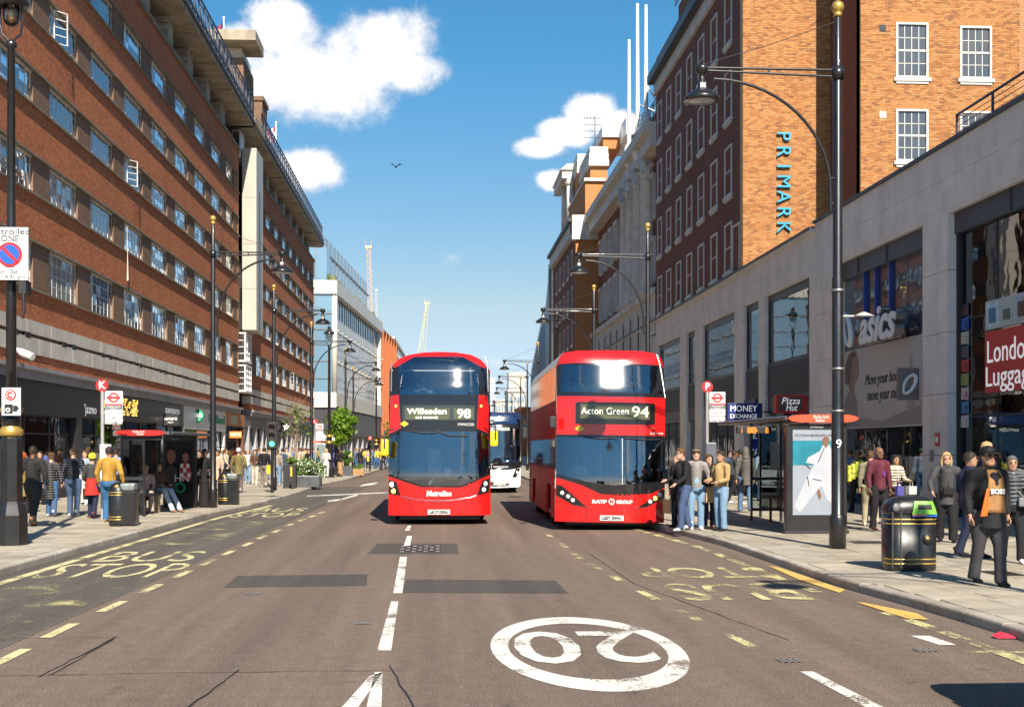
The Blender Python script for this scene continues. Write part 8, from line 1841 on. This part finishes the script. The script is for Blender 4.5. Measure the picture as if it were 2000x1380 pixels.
person(1324, 1030, -60, 'person in dark clothes with a paper carrier bag between the leather jacket and the bus', 1.66, 'light', ('short', DN), BLACK, .6, BLACK, BLACK, arms=rel, vox=.022, bags=(('left', (.45,.30,.15), (.14,.07,.34)),))
person(1456, 1001, 175, 'tall person in a long grey hooded coat and jeans walking away behind the shelter glass', 1.80, 'light', ('hood', (.10,.095,.09)), (.10,.095,.09), .72, (.09,.16,.27), GREY, stride=.35, arms=rel, vox=.02)
person(1497, 996, 178, 'stooping person in a dark grey hooded tracksuit seen through the shelter glass', 1.60, 'light', ('short', GREY), (.085,.08,.085), .60, (.06,.055,.06), WHITE, stride=.3, arms=((.15,0,.2),(.15,0,.2)), vox=.02, lean=.12)
person(1434, 985, 90, 'person in a dark jacket walking across behind the bus stop pole', 1.70, 'brown', ('short', DN), (.04,.05,.07), .52, BLACK, WHITE, stride=.5, arms=((0,.3,.5),(0,-.3,.3)), vox=.022)
person(1487, 978, 30, 'man in a green cap and pale shirt behind the shelter glass', 1.76, 'light', ('cap', (.05,.16,.09), BR), (.25,.32,.42), .52, DENIM, BLACK, arms=rel, vox=.024)
person(1446, 968, 190, 'person in black walking away far behind the bus shelter', 1.72, 'brown', ('short', DN), BLACK, .6, BLACK, BLACK, stride=.3, arms=rel, vox=.028)
for i, (px, py, c, hc) in enumerate(((1413,975,(.05,.06,.09),DN),(1400,968,(.3,.28,.25),BR),(1426,962,(.04,.05,.12),DN),(1524,975,(.03,.03,.05),DN),(1392,960,(.2,.05,.05),BR),(1470,962,(.10,.12,.16),BL))):
    person(px, py, R.choice((0,180,40,150)), ['shopper in dark blue by the money exchange door','shopper in pale beige right of the right bus stop pole','shopper in navy near the money exchange sign','shopper in near black beside the shelter advert','shopper in dull red behind the right bus stop pole','fair haired shopper in slate grey by the blue banner'][i], 1.68, 'light', ('short', hc), c, .56, DENIM, BLACK, stride=.2, arms=rel, vox=.03)
# ---------------- left pavement, near
person(64, 1027, 172, 'man in a black fleece and black trousers walking away beside the left lamp post', 1.82, 'brown', ('short', (.02,.014,.01)), (.022,.021,.022), .52, (.02,.02,.02), (.30,.14,.05), stride=.5, arms=((.12,.05,.2),(.12,-.1,.2)), vox=.016, girth=1.12)
person(100, 1008, 176, 'woman in a long black and grey quilted coat walking away', 1.66, 'light', ('bun', BR), (.085,.08,.08), .85, DENIM, WHITE, stride=.2, arms=((.1,0,.2),(.1,0,.2)), vox=.018, stripes=(.012,.012,.014))
person(143, 1008, 176, 'man with thinning hair in a dark navy puffer jacket and jeans walking away', 1.78, 'light', ('short', (.24,.15,.08)), (.028,.032,.05), .54, (.06,.10,.18), WHITE, stride=.15, arms=((.15,0,.25),(.15,0,.25)), vox=.017, stripes=(.008,.009,.014), girth=1.14)
person(180, 1012, 172, 'person in a yellow beanie with a red jacket tied round the waist', 1.62, 'light', ('beanie', (.72,.52,.03), DN), (.05,.05,.05), .48, NAVY, (.2,.04,.06), stride=.3, arms=((.1,.1,.5),(.1,.1,.5)), vox=.018, bags=(('right', BLACK, (.14,.08,.3)),))
p = onZ(180, 1012, PAV); m = MB(); m.tube([(p.x,p.y,1.14),(p.x,p.y,1.0),(p.x,p.y,.72)], [(.17,.13),(.185,.15),(.22,.19)], 16); tag(m.build('red_jacket', PM((.62,.03,.02))), 'red jacket tied round the waist of the person in the yellow beanie', 'jacket')
person(213, 1019, 170, 'man in a mustard jacket and blue jeans walking away beside the litter bin', 1.80, 'tan', ('short', DN), MUST, .52, (.04,.13,.27), (.35,.19,.08), stride=.15, arms=((.2,0,.3),(.2,0,.3)), vox=.016, girth=1.2)
person(45, 1002, 178, 'red haired woman in mustard yellow half hidden behind the man in the fleece', 1.66, 'light', ('long', GI), (.24,.17,.05), .85, BLACK, BLACK, vox=.022, arms=rel)
person(4, 1012, 20, 'person cut off at the left edge wearing a navy jacket', 1.76, 'light', ('short', BL), NAVY, .52, LDENIM, WHITE, vox=.018, stride=.3, arms=((0,.1,.6),(0,.1,.6)))
person(78, 985, 5, 'person facing the camera behind the man in the black fleece', 1.68, 'light', ('long', DN), (.05,.05,.06), .6, BLACK, BLACK, vox=.026, arms=rel)
person(90, 978, 180, 'person in a bright blue jacket behind the quilted coat', 1.78, 'brown', ('short', DN), (.06,.09,.30), .55, BLACK, BLACK, vox=.026, arms=rel)
person(166, 985, 0, 'woman in white trousers coming towards the camera behind the navy puffer', 1.70, 'light', ('bun', BR), (.3,.34,.42), .52, WHITE, WHITE, vox=.024, stride=.4, arms=rel)
person(226, 985, 178, 'man in a light blue shirt walking away behind the mustard jacket', 1.74, 'light', ('short', DN), (.20,.28,.48), .54, NAVY, BLACK, vox=.024, stride=.3, arms=rel)
person(249, 992, 178, 'person in a red hat just right of the mustard jacket', 1.66, 'light', ('beanie', (.62,.03,.03), DN), (.06,.06,.07), .55, BLACK, BLACK, vox=.022, arms=rel)
person(290, 965, 0, 'bald man in a blue jacket standing behind the shelter glass', 1.80, 'brown', ('bald', DN), (.03,.09,.32), .56, BLACK, BLACK, vox=.022, arms=rel)
yb = yf+2.2
person(0, 0, 50, 'woman in brown coat and pale jeans sitting in the left shelter', 1.68, 'light', ('long', BR), (.10,.055,.03), .55, (.42,.50,.60), (.30,.14,.07), seat=.52, legs_out=.34, arms=((0,.3,.9),(0,.3,.9)), vox=.018, loc=(onZ(300, 1000, PAV).x, yb+.6), bags=())
person(0, 0, 20, 'woman in a pale pink coat sitting in the left shelter', 1.62, 'light', ('bun', (.35,.3,.25)), (.55,.36,.34), .60, (.35,.28,.25), BLACK, seat=.52, arms=((0,.3,.8),(0,.3,.8)), vox=.018, loc=(onZ(288, 1000, PAV).x, yb-.2))
person(0, 0, -20, 'person in black with dark hair sitting at the near end of the left shelter bench', 1.68, 'light', ('hood', BLACK), BLACK, .60, BLACK, BLACK, seat=.52, arms=((0,.2,.5),(0,.2,.5)), vox=.02, loc=(onZ(262, 1000, PAV).x, yb-.7))
person(0, 0, 0, 'person in dark clothes sitting mid bench in the left shelter', 1.68, 'light', ('short', DN), (.03,.03,.035), .60, BLACK, BLACK, seat=.52, arms=((0,.2,.5),(0,.2,.5)), vox=.02, loc=(onZ(274, 1000, PAV).x, yb-.1))
p = onZ(300, 1000, PAV); m = MB(); m.bbox(p.x-.12, p.x+.16, p.y-.1, p.y+.1, PAV, PAV+.48, .01); m.tube([(p.x-.05,p.y,.6),(p.x-.03,p.y,.72),(p.x+.07,p.y,.72),(p.x+.09,p.y,.6)], .008, 5); tag(m.build('paper_bag', PM((.48,.34,.17))), 'brown paper carrier bag standing on the pavement by the left shelter', 'bag')
m = MB(); p = onZ(274, 1001, PAV); m.bbox(p.x-.2, p.x+.15, p.y-.1, p.y+.1, PAV, PAV+.34, .01); tag(m.build('paper_bag', PM((.42,.30,.13))), 'wide low brown paper bag beside the black bin under the shelter', 'bag')
person(330, 990, -30, 'person in black with a tan scarf standing before the dark football advert', 1.70, 'brown', ('hood', BLACK), BLACK, .85, BLACK, BLACK, arms=hold, vox=.02, inner=((.30,.16,.05), .08, 1.0))
person(400, 990, 5, 'woman with hair up in a long black robe and jacket beside the left arm lamp', 1.74, 'brown', ('bun', DN), BLACK, .62, BLACK, BLACK, arms=hold, vox=.018, skirt=(.03, .05))
person(389, 985, 0, 'person in black standing close behind the woman in the long black robe', 1.70, 'tan', ('short', DN), (.02,.02,.022), .62, BLACK, BLACK, vox=.022, arms=hold)
person(425, 958, -15, 'woman in a long beige coat right of the left arm lamp', 1.68, 'tan', ('long', DN), (.46,.34,.24), .88, BLACK, BLACK, vox=.022, arms=rel)
person(466, 962, 172, 'person in an olive green hooded parka carrying a white bag', 1.74, 'light', ('beanie', (.45,.45,.45), DN), (.16,.13,.045), .62, (.10,.08,.08), WHITE, vox=.018, stride=.15, arms=((.15,0,.3),(.15,0,.2)), girth=1.2, bags=(('right', (.6,.6,.62), (.12,.05,.34)),))
person(484, 944, 0, 'woman in a white top and pale jeans left of the walking couple', 1.66, 'light', ('short', BL), WHITE, .52, LDENIM, WHITE, vox=.024, arms=hold, stride=.2)
person(498, 946, -5, 'woman in a brown jacket and cream trousers facing the camera', 1.68, 'light', ('long', DN), (.09,.05,.035), .56, (.48,.42,.34), WHITE, vox=.022, arms=hold, stride=.2)
person(516, 951, 175, 'man in a black jumper and grey trousers walking away before the traffic light', 1.78, 'light', ('short', DN), BLACK, .52, (.19,.16,.14), WHITE, vox=.018, stride=.2, arms=rel)
person(541, 948, 175, 'woman with long fair hair and jeans behind the green traffic light', 1.70, 'light', ('long', (.30,.17,.08)), (.30,.24,.20), .52, LDENIM, WHITE, vox=.022, arms=rel)
person(552, 942, 178, 'person in a dark blue top right of the green traffic light', 1.74, 'light', ('short', DN), (.05,.07,.12), .54, DENIM, BLACK, vox=.024, arms=rel)
person(430, 940, 178, 'person in a cream top far behind the beige coat', 1.66, 'light', ('tail', BR), (.5,.46,.4), .54, DENIM, WHITE, vox=.028, arms=rel)
person(637, 932, 165, 'person in white with light grey trousers beside the gold banded lamp', 1.72, 'light', ('long', BL), (.56,.54,.50), .62, (.46,.46,.48), WHITE, vox=.02, arms=hold, stride=.15)
person(664, 930, 0, 'woman in a black headscarf and long tan skirt before the clipped bush', 1.70, 'brown', ('hood', BLACK), BLACK, .60, (.34,.20,.10), BLACK, vox=.02, arms=hold, skirt=(.06, .07))
# ---------------- farther walkers: a few kinds, each copied with its parts
remesh_all()
protos = []
for i, (lab, tp, bt, hr_, ln, sk_) in enumerate((('dark', BLACK, (.03,.03,.04), DN, .56, 'light'), ('denim', (.10,.16,.28), DENIM, BR, .52, 'tan'), ('beige', (.42,.34,.25), BLACK, BR, .7, 'light'), ('yellow', (.60,.45,.03), DENIM, DN, .54, 'light'), ('red', (.38,.04,.04), (.05,.05,.06), DN, .54, 'brown'), ('grey', (.20,.20,.21), (.16,.20,.28), BL, .56, 'light'))):
    t, _ = person(0, 0, 0, 'x', 1.70, sk_, ('short' if i % 2 else 'long', hr_), tp, ln, bt, BLACK, stride=.35, arms=((.1,.2,.3),(.1,-.2,.3)), vox=.034, loc=(0, 0)); protos.append((t, lab))
remesh_all()
def zone_walkers(pts, where, grp):
    tot_ = {}; used_ = {}
    ordn = ['leftmost', 'second from the left', 'third from the left', 'fourth from the left', 'fifth from the left', 'sixth from the left', 'seventh from the left']
    pts = sorted(pts)
    for (px, py) in pts: tot_[(px*7+py*3) % 6] = tot_.get((px*7+py*3) % 6, 0)+1
    for (px, py) in pts:
        k = (px*7+py*3) % 6; t, lab = protos[k]; q = onZ(px, py, PAV); c = copy_tree(t, None); sc = R.uniform(.95, 1.06); c.scale = (sc, sc, sc)
        c.location = (q.x, q.y, PAV); c.rotation_euler = (0, 0, R.choice((0, pi, pi*.5, -pi*.5, pi*.9, .2)))
        c['group'] = grp; n_ = used_.get(k, 0); used_[k] = n_+1; c['label'] = ('small distant walker in %s clothes %s' % (lab, where)) + ((', ' + ordn[n_]) if tot_[k] > 1 else '')
R = random.Random(4)
zone_walkers([(690,913),(697,914),(702,916),(708,912),(714,913),(719,915),(727,914),(733,912),(738,915),(744,914),(750,916),(756,913),(762,914),(694,909),(704,908),(716,907),(730,908),(741,907),(753,908)], 'at the crossing', 'distant walkers at the crossing')
zone_walkers([(584,926),(590,924),(597,922),(603,925),(610,923),(594,918),(606,917),(571,930),(587,917),(601,914),(614,914),(621,912)], 'behind the flower trough', 'distant walkers by the shops behind the trough')
zone_walkers([(560,936),(505,938),(527,936),(476,938),(440,944),(413,948),(372,956),(360,952)], 'by the left shops', 'walkers passing the left shopfronts')
zone_walkers([(1540,990),(1660,985),(1800,985),(1640,978)], 'by the right shops', 'walkers close to the right shop windows')
for t, _ in protos:
    for ch in list(t.children): bpy.data.objects.remove(ch)
    bpy.data.objects.remove(t)
# ---------------- people inside the buses
def rider(bus, x, y, z, label, skin, hr_, top, h=1.7, face=0, seat=.45, vox=.022):
    c = bus.matrix_basis @ Vector((x, y, z)); return person(0, 0, face, label, h, skin, hr_, top, .54, NAVY, BLACK, seat=seat, arms=((0,.3,.7),(0,.3,.7)), vox=vox, loc=(c.x, c.y), zbase=c.z)
rider(T98, -.66, 1.25, .42, 'driver of the left bus in a teal shirt behind the wheel', 'dark', ('short', DN), (.02,.32,.38))
rider(T98, -.42, 1.30, 2.42, 'grey haired passenger at the upper front window of the left bus', 'light', ('short', (.4,.4,.38)), (.05,.06,.08))
rider(T94, -.66, 1.25, .42, 'driver of the right bus in a white shirt', 'brown', ('short', DN), (.5,.52,.58))
rider(T94, -.95, 1.05, 2.42, 'upper deck passenger at the left front window of the right bus', 'light', ('long', DN), (.4,.4,.4), face=20)
rider(T94, -.45, 1.35, 2.42, 'upper deck passenger in yellow just left of the sun glint', 'light', ('short', BL), (.5,.42,.12))
rider(T94, .45, 1.35, 2.42, 'fair haired upper deck passenger right of the sun glint', 'light', ('long', BL), (.3,.24,.2))
rider(T94, .98, 1.1, 2.42, 'dark haired upper deck passenger at the far right of the right bus', 'tan', ('short', DN), (.05,.05,.06), face=-30)
c = T94.matrix_basis @ Vector((.42, 1.0, .36)); person(0, 0, -20, 'passenger in a yellow scarf standing inside the right bus door', 1.68, 'light', ('long', BR), (.50,.40,.14), .6, BLACK, BLACK, arms=hold, vox=.022, loc=(c.x, c.y), zbase=c.z)
c = T94.matrix_basis @ Vector((.85, 1.1, .36)); person(0, 0, 30, 'passenger in a black leather jacket boarding the right bus', 1.68, 'light', ('short', DN), BLACK, .56, (.2,.2,.2), BLACK, arms=rel, vox=.022, loc=(c.x, c.y), zbase=c.z)
remesh_all()
# a bird over the street
p = at(773, 326, 60); m = MB(); m.lathe([(0,-.16),(.05,-.08),(.06,.0),(.035,.1),(0,.2)], p, 8, 'y')
m.add([p+Vector(q) for q in ((.04,-.03,.02),(.16,-.05,.16),(.34,.02,.12),(.15,.06,.1),(.04,.06,.02))], [(0,1,3,4),(1,2,3)]); m.add([p+Vector(q) for q in ((-.04,-.03,.02),(-.14,-.05,.14),(-.26,.02,.20),(-.13,.06,.08),(-.04,.06,.02))], [(0,1,3,4),(1,2,3)])
tag(m.build('bird', M('bird_grey', (.06,.06,.07))), 'small dark bird flying over the street below the big cloud', 'bird')
